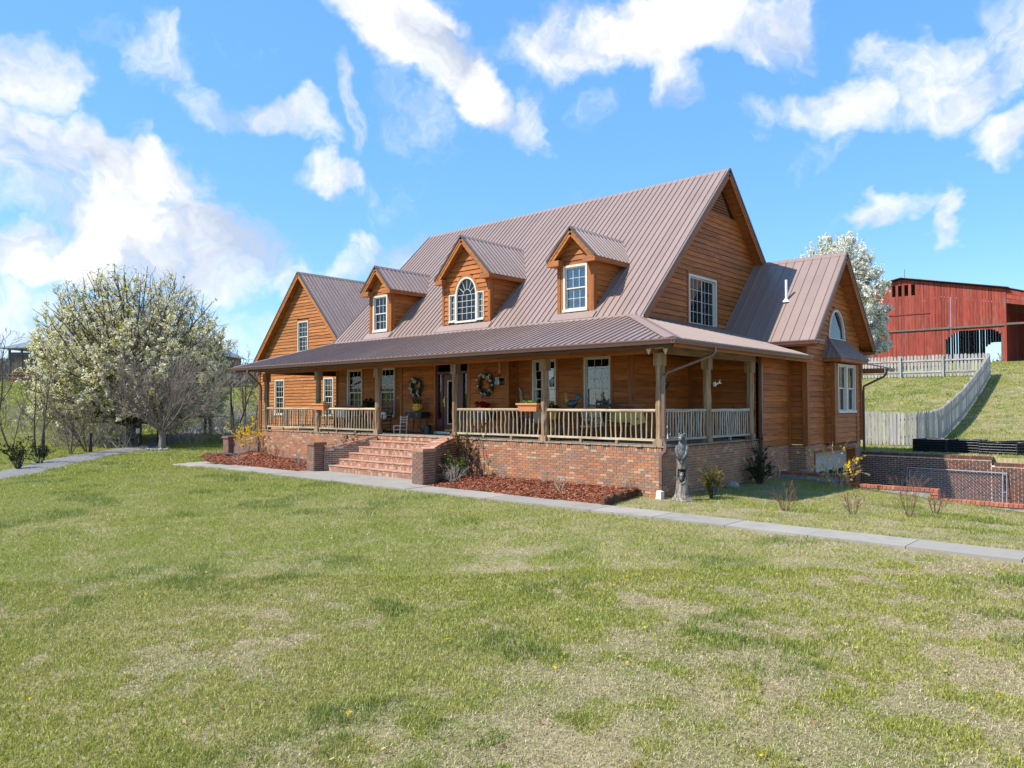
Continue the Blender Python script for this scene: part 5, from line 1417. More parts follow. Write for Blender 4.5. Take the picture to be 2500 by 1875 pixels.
# lean-to on the right
MB().prism([(BX1 + .35, BY - .05, EZ - .12), (6.2, BY - .05, 8.6), (6.2, BY - .05, 8.66), (BX1 + .35, BY - .05, EZ - .06)], (0, 15, 0)).obj('lean_to_roof', M['barn_rust'], barn)
for k in range(3):
    MB().prism([(BX1 + .13, BY + .02, EZ - .55 - k * .42), (5.9, BY + .02, 8.25 - k * .05), (5.9, BY + .02, 8.55 - k * .05), (BX1 + .13, BY + .02, EZ - .18 - k * .42)], (0, .03 + .02 * k, 0)).obj('lean_to_siding', M['barn'], barn)
MB().box((BX1 + .14, BY - .02, 8.05), (6.2, BY + .06, 8.22)).obj('lean_to_beam', M['barn_grey'], barn)
MB().box((BX1 + .14, BY + 6, zb), (6.2, BY + 6.05, 9.6)).obj('lean_to_wall', M['barn'], barn)
for xx in (1.8, 6.1): MB().box((xx, BY, zb), (xx + .16, BY + .16, 8.1)).obj('lean_to_post', M['barn_grey'], barn)
MB().tube([(BR + .2, BY + .3, RZb), (BR + .2, BY + .3, RZb + .9)], .02, 5).obj('lightning_rod', M['dark_metal'], barn)

# ------------------------------------------------------------------ trees
def twist(p, d, n, L, wob, lift, r):
    """a wandering limb: n points over length L"""
    pts = [p]; d = Vector(d).normalized()
    for i in range(n):
        d = (d + Vector((r.gauss(0, wob), r.gauss(0, wob), r.gauss(0, wob) + lift))).normalized(); p = p + d * (L / n); pts.append(p)
    return pts, d
def branchy(m, p, d, L, rad, lev, r, spec, tips):
    n = spec['n'][lev]; pts, dd = twist(p, d, n, L, spec['wob'][lev], spec['lift'][lev], r)
    sides = (8, 5, 4, 3, 3)[lev]
    e = spec['taper'][lev]
    m.tube(pts, [rad * (1 - (1 - e) * i / n) for i in range(n + 1)], sides, cap=(lev == 0))
    if lev + 1 >= len(spec['kids']) + 1:
        tips.append((pts, dd)); return
    if lev >= spec.get('tipfrom', 2): tips.append((pts, dd))
    k = spec['kids'][lev]; k = max(1, int(k * r.uniform(.8, 1.2)))
    f0 = spec['from'][lev]
    for j in range(k):
        f = f0 + (1 - f0) * (j + r.random()) / k; i = min(int(f * n), n - 1); q = pts[i].lerp(pts[i + 1], f * n - i)
        ax = (pts[i + 1] - pts[i]).normalized(); a = ax.orthogonal().normalized(); t = r.uniform(0, 2 * pi); a = Matrix.Rotation(t, 3, ax) @ a
        ang = radians(r.gauss(spec['ang'][lev], 9)); nd = ax * cos(ang) + a * sin(ang)
        l = L * spec['len'][lev] * r.uniform(.65, 1.15) * (1 - spec.get('top', .35) * (f - f0))
        branchy(m, q, nd, l, max(rad * (1 - (1 - e) * f) * spec['rad'][lev], spec.get('minr', .006)), lev + 1, r, spec, tips)

def crown_tree(name, label, cat, base, H0, cen, R, nlimb, nsub, ntwig, bark, leafmat, nleaf, lsize, seed, group=None, trunk_r=.35, droop=.0, low=.25, leafmat2=None, frac2=.3, dens=None):
    """tree whose limbs run to points spread through an ellipsoid crown (cen, R)"""
    r = random.Random(seed); base = Vector(base); cen = Vector(cen); T = thing(name, label, cat, base, group)
    tm = MB(); top = base + Vector((r.uniform(-.2, .2), r.uniform(-.2, .2), H0))
    tm.tube([base - Vector((0, 0, .3)), base + Vector((0, 0, .15)), base.lerp(top, .5), top], [trunk_r * 1.5, trunk_r * 1.1, trunk_r, trunk_r * .9], 9)
    tm.obj('trunk', M[bark], T)
    bm = MB(); spots = []
    out_ = lambda q, k=1.03: ((q.x - cen.x) / R[0]) ** 2 + ((q.y - cen.y) / R[1]) ** 2 + ((q.z - cen.z) / R[2]) ** 2 > k * k
    for i in range(nlimb):
        f = (i + .5) / nlimb; ph = i * 2.39996 + r.uniform(-.2, .2); zz = -low + (1 + low) * f; zz = min(zz, .98); rr = sqrt(max(0, 1 - zz * zz)) if zz > 0 else 1.0
        tgt = cen + Vector((R[0] * rr * cos(ph), R[1] * rr * sin(ph), R[2] * zz)) * r.uniform(.86, 1.0)
        tgt = Vector((cen.x + (tgt.x - cen.x), cen.y + (tgt.y - cen.y), tgt.z))
        st = base.lerp(top, r.uniform(.55, 1.0)); mid = st.lerp(tgt, .5) + Vector((0, 0, (.10 - .22 * (zz < .35)) * (tgt - st).length * (1 if zz > .2 else -.3))) + Vector((r.gauss(0, .25), r.gauss(0, .25), r.gauss(0, .2)))
        n = 9; pts = []
        for k in range(n + 1):
            t = k / n; pts.append(st * (1 - t) ** 2 + mid * 2 * t * (1 - t) + tgt * t * t + Vector((r.gauss(0, .05), r.gauss(0, .05), r.gauss(0, .05))) * (0 < k < n))
        r0 = trunk_r * r.uniform(.16, .27); bm.tube(pts, [r0 * (1 - .9 * (k / n) ** .8) + .008 for k in range(n + 1)], 5, cap=False)
        spots.append((pts[-3:], 1.0)); Ln = (tgt - st).length
        for j in range(nsub):
            f2 = r.uniform(.28, .97); q = pts[int(f2 * n)].lerp(pts[min(n, int(f2 * n) + 1)], f2 * n - int(f2 * n)); ax = (tgt - st).normalized()
            d = (ax * .75 + Vector((r.gauss(0, .55), r.gauss(0, .55), r.gauss(.28, .45)))).normalized()
            L2 = Ln * r.uniform(.16, .34) * (1.15 - f2 * .5); p2, dd = twist(q, d, 5, L2, .14, .06 - droop, r)
            if out_(p2[-1]): continue
            bm.tube(p2, [r0 * .26 * (1 - .8 * k / 5) + .005 for k in range(6)], 4, cap=False); spots.append((p2, 1.0))
            for _ in range(ntwig):
                f3 = r.uniform(.15, 1); i3 = min(4, int(f3 * 5)); q3 = p2[i3].lerp(p2[i3 + 1], f3 * 5 - i3); d3 = (dd * .6 + Vector((r.gauss(0, .6), r.gauss(0, .6), r.gauss(.25, .45)))).normalized()
                p3, _d = twist(q3, d3, 3, L2 * r.uniform(.25, .55), .12, .05 - droop, r)
                if out_(p3[-1], 1.05): continue
                bm.tube(p3, [.011, .008, .006, .004], 3, cap=False); spots.append((p3, 1.0))
    bm.obj('branches', M[bark], T)
    if nleaf:
        lm = MB(); l2 = MB(); wts = [1.0 if dens is None else dens(p[-1], r) for p, w in spots]; idx = r.choices(range(len(spots)), wts, k=nleaf // 8)
        for ii in idx:
            pts = spots[ii][0]; i3 = r.randrange(len(pts) - 1); q = pts[i3].lerp(pts[i3 + 1], r.random())
            tgt = l2 if (leafmat2 and r.random() < frac2) else lm
            for _ in range(8): tgt.leaf(q + Vector((r.gauss(0, .07), r.gauss(0, .07), r.gauss(0, .07))), lsize * r.uniform(.6, 1.25), None, .75, r)
        lm.obj('blossoms', M[leafmat], T, (base.x, base.y, base.z), kind='stuff')
        if l2.v: l2.obj('new_leaves', M[leafmat2], T, (base.x, base.y, base.z), kind='stuff')
    return T
def at_px(px, d, z=None):
    """ground point seen at column px at distance d from the camera"""
    w = F0 + RT * ((px - 1250) / 1816.0); return Vector((CAM.x + w.x * d, CAM.y + w.y * d, 0))
def gpt(px, d):
    p = at_px(px, d); p.z = H(p.x, p.y); return p

pb = gpt(325, 53)
crown_tree('pear_tree', 'huge round flowering pear tree with white blossom beside the driveway', 'tree', pb, 2.0, pb + Vector((-.2, 0, 5.6)), (7.5, 7.0, 7.1), 170, 14, 5, 'bark', 'blossom_left', 150000, .15, 21, None, .45, .0, .62, 'newleaf', .15,
           dens=lambda p, r: 1.35 - .85 * smst(pb.z + 4.0, pb.z + 11, p.z) + .5 * smst(pb.x - 1, pb.x - 6, p.x))
pr = Vector((-14.6, 44.0, H(-14.6, 44)))
pr = gpt(2042, 58)
crown_tree('pear_tree', 'white flowering pear tree standing behind the right gable, in front of the red barn', 'tree', pr, 1.6, pr + Vector((0, 0, 4.7)), (4.1, 4.1, 6.4), 80, 14, 5, 'bark', 'blossom', 130000, .16, 33, None, .3, .0, .55, 'newleaf', .04)

# the vase-shaped bare tree at the edge of the drive
def vase_tree(name, label, base, spec, trunks, bark, seed, lean=(0, 0), leaf=None, group=None, cat='tree'):
    r = random.Random(seed); T = thing(name, label, cat, base, group); m = MB(); tips = []
    for (d, L, rad) in trunks: branchy(m, Vector(base) - Vector((0, 0, .15)), Vector(d), L, rad, 0, r, spec, tips)
    m.obj('trunk_and_branches' if False else 'branches', M[bark], T, tuple(base))
    if leaf:
        mat, n, size = leaf; lm = MB()
        for _ in range(n):
            pts, d = r.choice(tips); i = r.randrange(len(pts) - 1); lm.leaf(pts[i].lerp(pts[i + 1], r.random()) + Vector((r.gauss(0, .03), r.gauss(0, .03), r.gauss(0, .03))), size * r.uniform(.6, 1.2), None, .6, r)
        lm.obj('leaves', M[mat], T, tuple(base), kind='stuff')
    return T
cm = gpt(398, 47.5)
tm = MB(); tm.tube([cm - Vector((0, 0, .3)), cm + Vector((0, 0, .1)), cm + Vector((.02, 0, .6)), cm + Vector((-.02, 0, 1.15))], [.34, .24, .20, .24], 9)
CT = thing('crape_myrtle', 'leafless vase-shaped grey-brown tree with fine twigs in front of the flowering pear', 'tree', cm)
tm.obj('trunk', M['bark_pale'], CT)
r = random.Random(4); bm = MB(); tips = []
spec = dict(n=(7, 6, 5, 4), wob=(.07, .10, .10, .10), lift=(.03, .05, .05, .03), taper=(.35, .35, .4, .6), kids=(9, 7, 4), ang=(25, 27, 28), len=(.58, .52, .50), rad=(.55, .55, .6), top=.3, minr=.009)
spec['from'] = (.25, .2, .15)
for i in range(17):
    a = i * 2.39996; tilt = radians(14 + 48 * sqrt((i + .5) / 17)); d = Vector((cos(a) * sin(tilt), sin(a) * sin(tilt), cos(tilt)))
    branchy(bm, cm + Vector((0, 0, 1.0)), d, r.uniform(3.7, 4.7), r.uniform(.045, .085), 0, r, spec, tips)
bm.obj('branches', M['bark_pale'], CT, tuple(cm))

# thin bare trees along the fence line on the left
SPB = dict(n=(8, 6, 4, 3), wob=(.05, .10, .12, .12), lift=(.02, .05, .05, .04), taper=(.2, .3, .4, .6), kids=(9, 5, 4), ang=(40, 38, 38), len=(.42, .45, .5), rad=(.42, .5, .6), top=.55, minr=.010)
SPB['from'] = (.28, .2, .15)
def bare(px, d, h, lab, seed, bark='bark', n=1, group=None, spread=.14, leaf=None, rad=None):
    p = gpt(px, d); r = random.Random(seed * 7 + 1); tr = []
    for i in range(n):
        a = r.uniform(0, 6.28); s = spread * (1 if n > 1 else .4); tr.append(((cos(a) * s, sin(a) * s, 1), h * r.uniform(.8, 1.0), (rad or h * .013) * r.uniform(.8, 1.1)))
    return vase_tree('bare_tree', lab, p, SPB, tr, bark, seed, leaf=leaf, group=group)
bare(93, 40, 5.6, 'slender leafless tree with twin stems at the far left before the grey barn', 1, n=2)
bare(108, 41, 4.6, 'short dark leafless tree just right of the twin-stemmed one at far left', 2, 'bark_dark')
bare(-15, 36, 7.2, 'leaning leafless tree cut by the left edge of the photo', 3, n=2, spread=.3)
bare(175, 42, 3.2, 'low scrubby leafless tree under the left side of the flowering pear', 4, n=4, spread=.45)
bare(215, 44, 3.6, 'many-stemmed scrub tree below the left limbs of the flowering pear', 12, n=4, spread=.5, leaf=('newleaf', 250, .08))
bare(515, 60, 6.0, 'leafless tree with two dark stems right of the bare vase-shaped tree', 5, 'bark_dark', 2, spread=.2, leaf=('blossom_left', 900, .10))
bare(500, 63, 5.2, 'low spreading leafless tree just right of the flowering pear', 6, n=3, spread=.35, leaf=('blossom_left', 700, .10))
bare(566, 62, 8.0, 'tall thin leafless tree near the left corner of the house', 7)
bare(576, 60, 6.6, 'crooked dark leafless tree beside the house corner', 8, 'bark_dark', 2, spread=.25)
bare(600, 68, 7.6, 'leafless tree with pinkish twigs seen past the left gable', 9, 'twig_red', 3, spread=.25)
bare(622, 64, 5.0, 'leaning leafless scrub tree touching the left house wall', 10, n=3, spread=.4)
bare(545, 78, 8.5, 'tall bare tree on the slope behind the others', 11, n=2)
bare(30, 44, 4.4, 'low bare sapling by the drive at the far left edge', 13, n=3, spread=.4)
bare(395, 66, 7.5, 'bare tree standing behind the flowering pear', 14, n=3)
bare(455, 70, 6.5, 'bare tree behind the vase-shaped tree, on the pasture', 15, n=3)
# shrub clump at lower left
def bush(name, label, base, h, w, n, bark, leaf=None, seed=0, cat='shrub', group=None, stem=.012, up=.9, spec=None):
    r = random.Random(seed + 100); sp = spec or dict(n=(5, 4, 3), wob=(.12, .16, .16), lift=(.04, .03, .02), taper=(.45, .5, .6), kids=(4, 3), ang=(34, 36), len=(.5, .5), rad=(.62, .65), top=.2, minr=.003, tipfrom=0)
    sp.setdefault('from', (.3, .25)); T = thing(name, label, cat, base, group); m = MB(); tips = []
    for i in range(n):
        a = i * 2.39996 + r.uniform(-.3, .3); t = r.uniform(.1, 1) * w; d = Vector((cos(a) * t, sin(a) * t, up)); branchy(m, Vector(base) + Vector((cos(a) * .04, sin(a) * .04, -.03)), d, h * r.uniform(.65, 1.05), stem * r.uniform(.7, 1.1), 0, r, sp, tips)
    m.obj('stems', M[bark], T, tuple(base))
    if leaf:
        for mat, cnt, size, asp in leaf:
            lm = MB()
            for _ in range(cnt):
                pts, d = r.choice(tips); i = r.randrange(len(pts) - 1); lm.leaf(pts[i].lerp(pts[i + 1], r.random()) + Vector((r.gauss(0, .012), r.gauss(0, .012), r.gauss(0, .012))), size * r.uniform(.6, 1.25), None, asp, r)
            lm.obj('flowers' if mat in ('forsythia', 'redflower') else 'leaves', M[mat], T, tuple(base), kind='stuff')
    return T
bush('evergreen_bush', 'dark evergreen bush at the lower left corner beyond the drive', gpt(48, 33), 1.2, .8, 14, 'bark_dark', [('evergreen', 1200, .09, .5)], 1, stem=.02)
bush('evergreen_bush', 'small dark bush beyond the drive under the twin-stemmed bare tree', gpt(100, 36), .9, .9, 12, 'bark_dark', [('evergreen', 700, .09, .5)], 2, stem=.02)
# brushy undergrowth along the fence line, nobody could count it
m = MB(); lm = MB(); r = random.Random(77); 
spu = dict(n=(4, 3), wob=(.16, .2), lift=(.02, .02), taper=(.5, .6), kids=(3,), ang=(36,), len=(.55,), rad=(.6,), minr=.006); spu['from'] = (.2,)
for i in range(520):
    px = r.choice((r.uniform(130, 330), r.uniform(400, 640), r.uniform(0, 640))); d = r.uniform(47, 74) + max(0, (px - 300)) * .02; p = gpt(px, d); tips = []
    for k in range(3): branchy(m, p, Vector((r.gauss(0, .5), r.gauss(0, .5), 1)), r.uniform(.8, 2.6), .014, 0, r, spu, tips)
    for _ in range(7):
        pts, dd = r.choice(tips); lm.leaf(r.choice(pts), r.uniform(.06, .13), None, .6, r)
m.obj('brush', M['twig_grey'], None, (0, 0, 0), kind='stuff'); lm.obj('brush_leaves', M['newleaf'], None, (0, 0, 0), kind='stuff')

# old fence posts along the drive
fp = None
for px, d, h, lean in ((223, 44, 1.15, .0), (323, 50.5, 1.35, 0), (343, 49.5, 1.9, .02), (410, 50, 1.3, -.30), (388, 52, 1.1, 0), (501, 60, 1.5, .05), (107, 39.5, 1.0, 0)):
    p = gpt(px, d); o = MB().tube([p - Vector((0, 0, .2)), p + Vector((lean * .5, lean * .3, h * .5)), p + Vector((lean, lean * .6, h))], [.11, .10, .095], 7).obj('fence_post', M['bark_dark'], None, tuple(p))
    setp(o, {223: 'short dark fence post left of the flowering pear trunk', 323: 'dark fence post just left of the pear trunk', 343: 'tall dark post directly before the pear trunk', 410: 'fence post leaning left beside the bare vase-shaped tree', 388: 'stubby dark post hidden behind the bare vase-shaped tree', 501: 'dark post under the leafless trees near the house', 107: 'short post at the foot of the bare tree at far left'}[px], 'post', 'old fence posts along the drive')
p = gpt(338, 47.8); LT = thing('bird_feeder', 'small lantern-shaped bird feeder hanging below the flowering pear', 'feeder', p + Vector((0, 0, .85)))
q = p + Vector((0, 0, .95)); MB().lathe(q, [(.02, .5), (.2, .36), (.2, .34), (.02, .34)][::-1], 6).obj('feeder_roof', M['dark_metal'], LT); MB().lathe(q, [(.12, 0), (.12, .33)], 6).obj('feeder_glass', M['window'], LT); MB().lathe(q, [(.18, -.03), (.18, 0)], 6).obj('feeder_base', M['dark_metal'], LT); MB().tube([q + Vector((0, 0, .5)), q + Vector((0, 0, 1.2))], .012, 4).obj('hanger', M['dark_metal'], LT)
m = MB(); r = random.Random(5)
for i in range(7):
    p = gpt(362 + i * 8, 45.3 + .4 * r.random()); o = MB().ball((p.x, p.y, p.z + .06), (r.uniform(.12, .3), r.uniform(.12, .22), r.uniform(.06, .13)), 7, 5).obj('rock', M['rock'], None)
    setp(o, 'grey rock, ' + ('leftmost', 'second from the left', 'third from the left', 'middle one', 'third from the right', 'second from the right', 'rightmost')[i] + ' of the rocks below the vase-shaped tree', 'rock', 'rocks at the foot of the bare tree')

# ------------------------------------------------------------------ grey barn, far left, and a grey roof behind the pear
GB = gpt(66, 128); gb = thing('grey_barn', 'open-sided grey tobacco barn on the far left hill', 'barn', GB)
ux = RT; uy = F0
def gp3(u, v, z): p = GB + ux * u + uy * v; return (p.x, p.y, GB.z + z)
def gbox(u0, u1, v0, v1, z0, z1, name, mat):
    MB().obox(GB + ux * (u0 + u1) / 2 + uy * (v0 + v1) / 2 + Vector((0, 0, (z0 + z1) / 2)), ux * (u1 - u0) / 2, uy * (v1 - v0) / 2, (0, 0, (z1 - z0) / 2)).obj(name, mat, gb)
for i in range(26): gbox(-3.2 + i * .5, -3.2 + i * .5 + .47, 0, .05, 2.35, 5.5, 'barn_board', M['barn_grey'])
for i in range(7): gbox(-3.3 + i * 2.1, -3.0 + i * 2.1, -.1, .15, 0, 6.2, 'post', M['barn_grey'])
for z in (.4, 1.0, 1.6): gbox(-3.2, 9.8, -.2, -.12, z, z + .22, 'rail', M['gold_x'])
gbox(-3.2, 9.8, 6, 6.1, 0, 5.6, 'rear_wall', M['soffit'])
MB().prism([gp3(-4.6, -.6, 6.1), gp3(12, -.6, 6.3), gp3(12, 8, 10.4), gp3(5, 8, 10.2)], (0, 0, .12)).prism([gp3(-4.6, -.6, 6.1), gp3(5, 8, 10.2), gp3(-4.6, 16, 6.1)], (0, 0, .12)).obj('barn_roof', M['tin_grey'], gb)

gh = gpt(455, 120); gs = thing('grey_shed', 'grey metal roofed shed glimpsed behind the flowering pear', 'shed', gh)
def gsp(u, v, z): p = gh + RT * u + F0 * v; return (p.x, p.y, gh.z + z)
MB().prism([gsp(-9, 0, 0), gsp(5.5, 0, 0), gsp(5.5, 0, 5.2), gsp(-1.5, 0, 8.6), gsp(-9, 0, 4.8)], tuple(F0 * 9)).obj('walls', M['barn_grey'], gs)
MB().prism([gsp(-1.5, -.4, 8.7), gsp(6.2, -.4, 4.9), gsp(6.2, 9.6, 4.9), gsp(-1.5, 9.6, 8.7)], (0, 0, .1)).prism([gsp(-1.5, -.4, 8.7), gsp(-9.6, -.4, 4.5), gsp(-9.6, 9.6, 4.5), gsp(-1.5, 9.6, 8.7)], (0, 0, .1)).obj('roof', M['tin_grey'], gs)

# ------------------------------------------------------------------ far woods on the ridges
m = MB(); r = random.Random(9)
for i in range(4200):
    if i % 3: px = r.uniform(-500, 800); d = r.uniform(210, 440)
    else: px = r.uniform(1700, 3000); d = r.uniform(240, 430)
    p = gpt(px, d); h = r.uniform(5, 9); 
    for k in range(9):
        a = r.uniform(0, 6.28); s = r.uniform(0, 1) * h * .34; t = r.uniform(.35, 1.0); b = p + Vector((0, 0, h * .2)); e = p + Vector((cos(a) * s, sin(a) * s, h * t)); w = Vector((r.gauss(0, .2), r.gauss(0, .2), .1)); m.add([b, e + w, e - w], [(0, 1, 2)])
    m.add([p - RT * .15, p + RT * .15, p + Vector((0, 0, h * .8))], [(0, 1, 2)])
M['farwood'] = plain('far_bare_woods', (.20, .18, .17, 1), .95, 0, .3, .2)
m.obj('distant_woods', M['farwood'], None, (0, 0, 0), kind='stuff')
# ------------------------------------------------------------------ carved bear statue
sx, sy = .60, -.10
sb = Vector((sx, sy, H(sx, sy) + .01))
def statue_mat():
    t = NT('weathered_carved_wood')
    v = t.coords('Object', (16, 16, 1.1)); g = t.noise(v, 1.6, 7, .66, .5)
    c = t.ramp(g, [(.38, (.028, .024, .021, 1)), (.48, (.17, .145, .115, 1)), (.62, (.33, .29, .235, 1)), (.8, (.44, .40, .34, 1))])
    t.pbr(c, .85, g, .7, .02, .2); return t.m
M['statue'] = statue_mat()
M['statue_fur'] = plain('grey_black_carved_fur', (.095, .095, .10, 1), .6, 0, .95, 22, 0, .4, 1.0)
M['statue_dark'] = plain('charred_black_wood', (.012, .011, .010, 1), .8)  # near-black for the hollow's inner faces, arm grooves, noses and eyes
M['muzzle'] = plain('tan_painted_muzzle', (.36, .28, .19, 1), .7)
st = thing('carved_bear_statue', 'chainsaw-carved wooden bear rising from a tree trunk with a bear cub in a hollow below', 'statue', sb)
fdir = Vector((.40, -.92, 0)); fs_ = Vector((.92, .40, 0)); ths = atan2(fdir.y, fdir.x)
m = MB(); NZ, NK = 44, 40; vs = []; mi = []
prof = [(0, .235), (.06, .19), (.15, .150), (.3, .130), (.45, .124), (.7, .120), (.95, .113), (1.06, .112)]
r = random.Random(6); gro = [r.uniform(-.010, .010) for _ in range(NK)]
for i in range(NZ + 1):
    z = 1.06 * i / NZ; R0 = interp(z, prof)
    for k in range(NK):
        a = 2 * pi * k / NK; da = (a - ths + pi) % (2 * pi) - pi; rr = R0 + gro[k] * (1 + .8 * (z < .3)) + .006 * sin(k * 3.1 + z * 9) + (.06 * max(0, .16 - z) / .16 * (.5 + .5 * sin(a * 5)))
        if abs(da) < .80 and .40 + .10 * abs(da) / .8 * 1.6 < z < .72: rr = .045
        if abs(da) < .45 and .95 < z < 1.06: rr -= .02
        vs.append((sb.x + rr * cos(a), sb.y + rr * sin(a), sb.z + z))
for i in range(NZ):
    for k in range(NK): 
        f = (i * NK + k, i * NK + (k + 1) % NK, (i + 1) * NK + (k + 1) % NK, (i + 1) * NK + k)
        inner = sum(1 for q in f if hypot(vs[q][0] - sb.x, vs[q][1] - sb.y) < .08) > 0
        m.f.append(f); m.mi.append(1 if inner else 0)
m.v = vs; m.f.append(tuple(NZ * NK + k for k in range(NK))); m.mi.append(0)
m.obj('trunk', [M['statue'], M['statue_dark']], st, tuple(sb), True)
def sp(f, s, z): return sb + fdir * f + fs_ * s + Vector((0, 0, z))
m = MB(); body = [(.96, .085, .085), (1.02, .108, .105), (1.10, .120, .110), (1.20, .118, .108), (1.28, .100, .095), (1.34, .072, .075), (1.39, .062, .066)]
K = 20; vs = []
for z, a, b in body:
    for k in range(K):
        t = 2 * pi * k / K; jit = 1 + r.uniform(-.04, .04); vs.append(sp(b * cos(t) * jit, a * sin(t) * jit, z))
m.add(vs, [(i * K + k, i * K + (k + 1) % K, (i + 1) * K + (k + 1) % K, (i + 1) * K + k) for i in range(len(body) - 1) for k in range(K)] + [tuple(range(K - 1, -1, -1)), tuple(range(6 * K, 7 * K))])
m.obj('bear_body', M['statue_fur'], st, smooth=True)
for s in (-1, 1):
    MB().tube([sp(.01, s * .098, 1.27), sp(.045, s * .118, 1.17), sp(.085, s * .100, 1.06), sp(.105, s * .048, .985), sp(.112, s * .012, .93)], [.036, .042, .040, .032, .016], 8).obj('arm', M['statue_fur'], st, smooth=True)
    MB().tube([sp(.098, s * .118, 1.02), sp(.126, s * .06, .935), sp(.130, s * .008, .84)], [.010, .014, .008], 5).obj('groove', M['statue_dark'], st)
def bear_head(c, k, name, turn):
    f = (fdir + fs_ * turn).normalized(); s = Vector((-f.y, f.x, 0)) * -1; 
    P = lambda a, b, z: c + (f * a + s * b + Vector((0, 0, z))) * k
    m = MB(); m.ball(P(0, 0, 0), (.085 * k, .085 * k, .088 * k), 14, 10); Hd = m.obj(name, M['statue_fur'], st, smooth=True)
    m = MB(); m.tube([P(.05, 0, -.018), P(.105, 0, -.028), P(.135, 0, -.034)], [.050 * k, .038 * k, .026 * k], 9); m.obj('muzzle', M['muzzle'], Hd, smooth=True)
    m = MB(); m.ball(P(.138, 0, -.020), .016 * k, 7, 5); m.ball(P(.072, .034, .022), .011 * k, 6, 5); m.ball(P(.072, -.034, .022), .011 * k, 6, 5); m.obj('nose_and_eyes', M['statue_dark'], Hd)
    m = MB()
    for q in (-1, 1): m.ball(P(-.012, q * .062, .078), (.026 * k, .026 * k, .032 * k), 7, 5)
    m.obj('ears', M['statue_fur'], Hd)
bear_head(sp(.01, 0, 1.455), 1.0, 'bear_head', -.42)
MB().tube([sp(.06, 0, .42), sp(.085, 0, .50), sp(.085, 0, .56)], [.03, .055, .045], 9).obj('cub_body', M['statue_fur'], st, smooth=True)
bear_head(sp(.062, 0, .60), .70, 'cub_head', 0)
m = MB()
for s in (-1, 1): m.tube([sp(.05, s * .130, .52), sp(.105, s * .076, .43), sp(.132, 0, .38)], [.009, .012, .011], 5)
m.obj('hollow_rim', M['statue'], st)

# ------------------------------------------------------------------ log edging, splash block, rocks
le = thing('log_edging', 'short scalloped log edging at the right end of the red mulch bed', 'edging', (-.35, -1, -1.15))
n = 17
for i in range(n):
    f = i / (n - 1); x = -.12 - .62 * f; y = -2.22 + 2.28 * f; h = .16 + .025 * sin(i * 1.9); rr = .062
    MB().tube([(x, y, -1.25), (x + random.uniform(-.01, .01), y, -1.15 + h * .8), (x + random.uniform(-.015, .015), y, -1.15 + h)], [rr, rr, rr * .82], 8).obj('log', M['edgelog'] if 'edgelog' in M else M.setdefault('edgelog', wood('brown_edging_log', (.045, .018, .009, 1), (.115, .05, .025, 1), (.19, .09, .048, 1), 'z', .85, .3)), le)
sbk = MB().prism([(.0, -.30, -1.20), (.15, -.30, -1.20), (.15, -.30, -1.01), (.03, -.30, -.99)], (0, .15, 0)).obj('splash_block', M['white'], None); setp(sbk, 'small whitish block at the foot of the downspout', 'block')
for (px, py, rad, lab) in ((.10, 2.15, (.16, .10, .10), 'flat pale rock in the shade against the brick wall'), (.10, 3.25, (.20, .13, .12), 'pale lump of rock beside the dark evergreen')):
    o = MB().ball((px + .15, py, H(px, py) + .05), rad, 8, 6).obj('rock', M['rock'], None); setp(o, lab, 'rock')

# ------------------------------------------------------------------ planters on the rails
def planter(cx, label, plants):
    T = thing('flower_box', label, 'planter', (cx, .10, .94), 'terracotta boxes on the porch rail'); z0 = .865; z1 = 1.075
    m = MB(); w0, w1, d0, d1 = .31, .37, .10, .14; y = .04
    lo = [(cx - w0, y - d0, z0), (cx + w0, y - d0, z0), (cx + w0, y + d0, z0), (cx - w0, y + d0, z0)]; hi = [(cx - w1, y - d1, z1), (cx + w1, y - d1, z1), (cx + w1, y + d1, z1), (cx - w1, y + d1, z1)]
    m.add(lo + hi, [(0, 3, 2, 1), (0, 1, 5, 4), (1, 2, 6, 5), (2, 3, 7, 6), (3, 0, 4, 7)]); m.obj('box', M['terracotta'], T)
    m = MB()
    for a, b in (((cx - w1 - .02, y - d1 - .02, z1 - .03), (cx + w1 + .02, y - d1 + .008, z1 + .015)), ((cx - w1 - .02, y + d1 - .008, z1 - .03), (cx + w1 + .02, y + d1 + .02, z1 + .015)), ((cx - w1 - .02, y - d1 + .009, z1 - .0295), (cx - w1 + .008, y + d1 - .009, z1 + .0145)), ((cx + w1 - .008, y - d1 + .009, z1 - .0295), (cx + w1 + .02, y + d1 - .009, z1 + .0145))): m.box(a, b)
    m.obj('rim', M['terracotta'], T); MB().box((cx - w1 + .01, y - d1 + .01, z1 - .03), (cx + w1 - .01, y + d1 - .01, z1 - .012)).obj('soil', M['soil'], T)
    lm = MB()
    for (a, b, cnt, h) in plants:
        for _ in range(cnt): lm.leaf((cx + random.uniform(a, b) , y + random.uniform(-.1, .1), z1 + random.uniform(0, h)), random.uniform(.03, .07), None, .6)
    lm.obj('seedlings', M['salad'], T, kind='stuff')
planter(-14.46, 'terracotta window box on the rail at the second post from the left', [(-.30, -.1, 60, .14), (.1, .3, 50, .10)])
planter(-4.22, 'terracotta window box with green seedlings on the rail right of the steps', [(-.28, .25, 170, .09)])

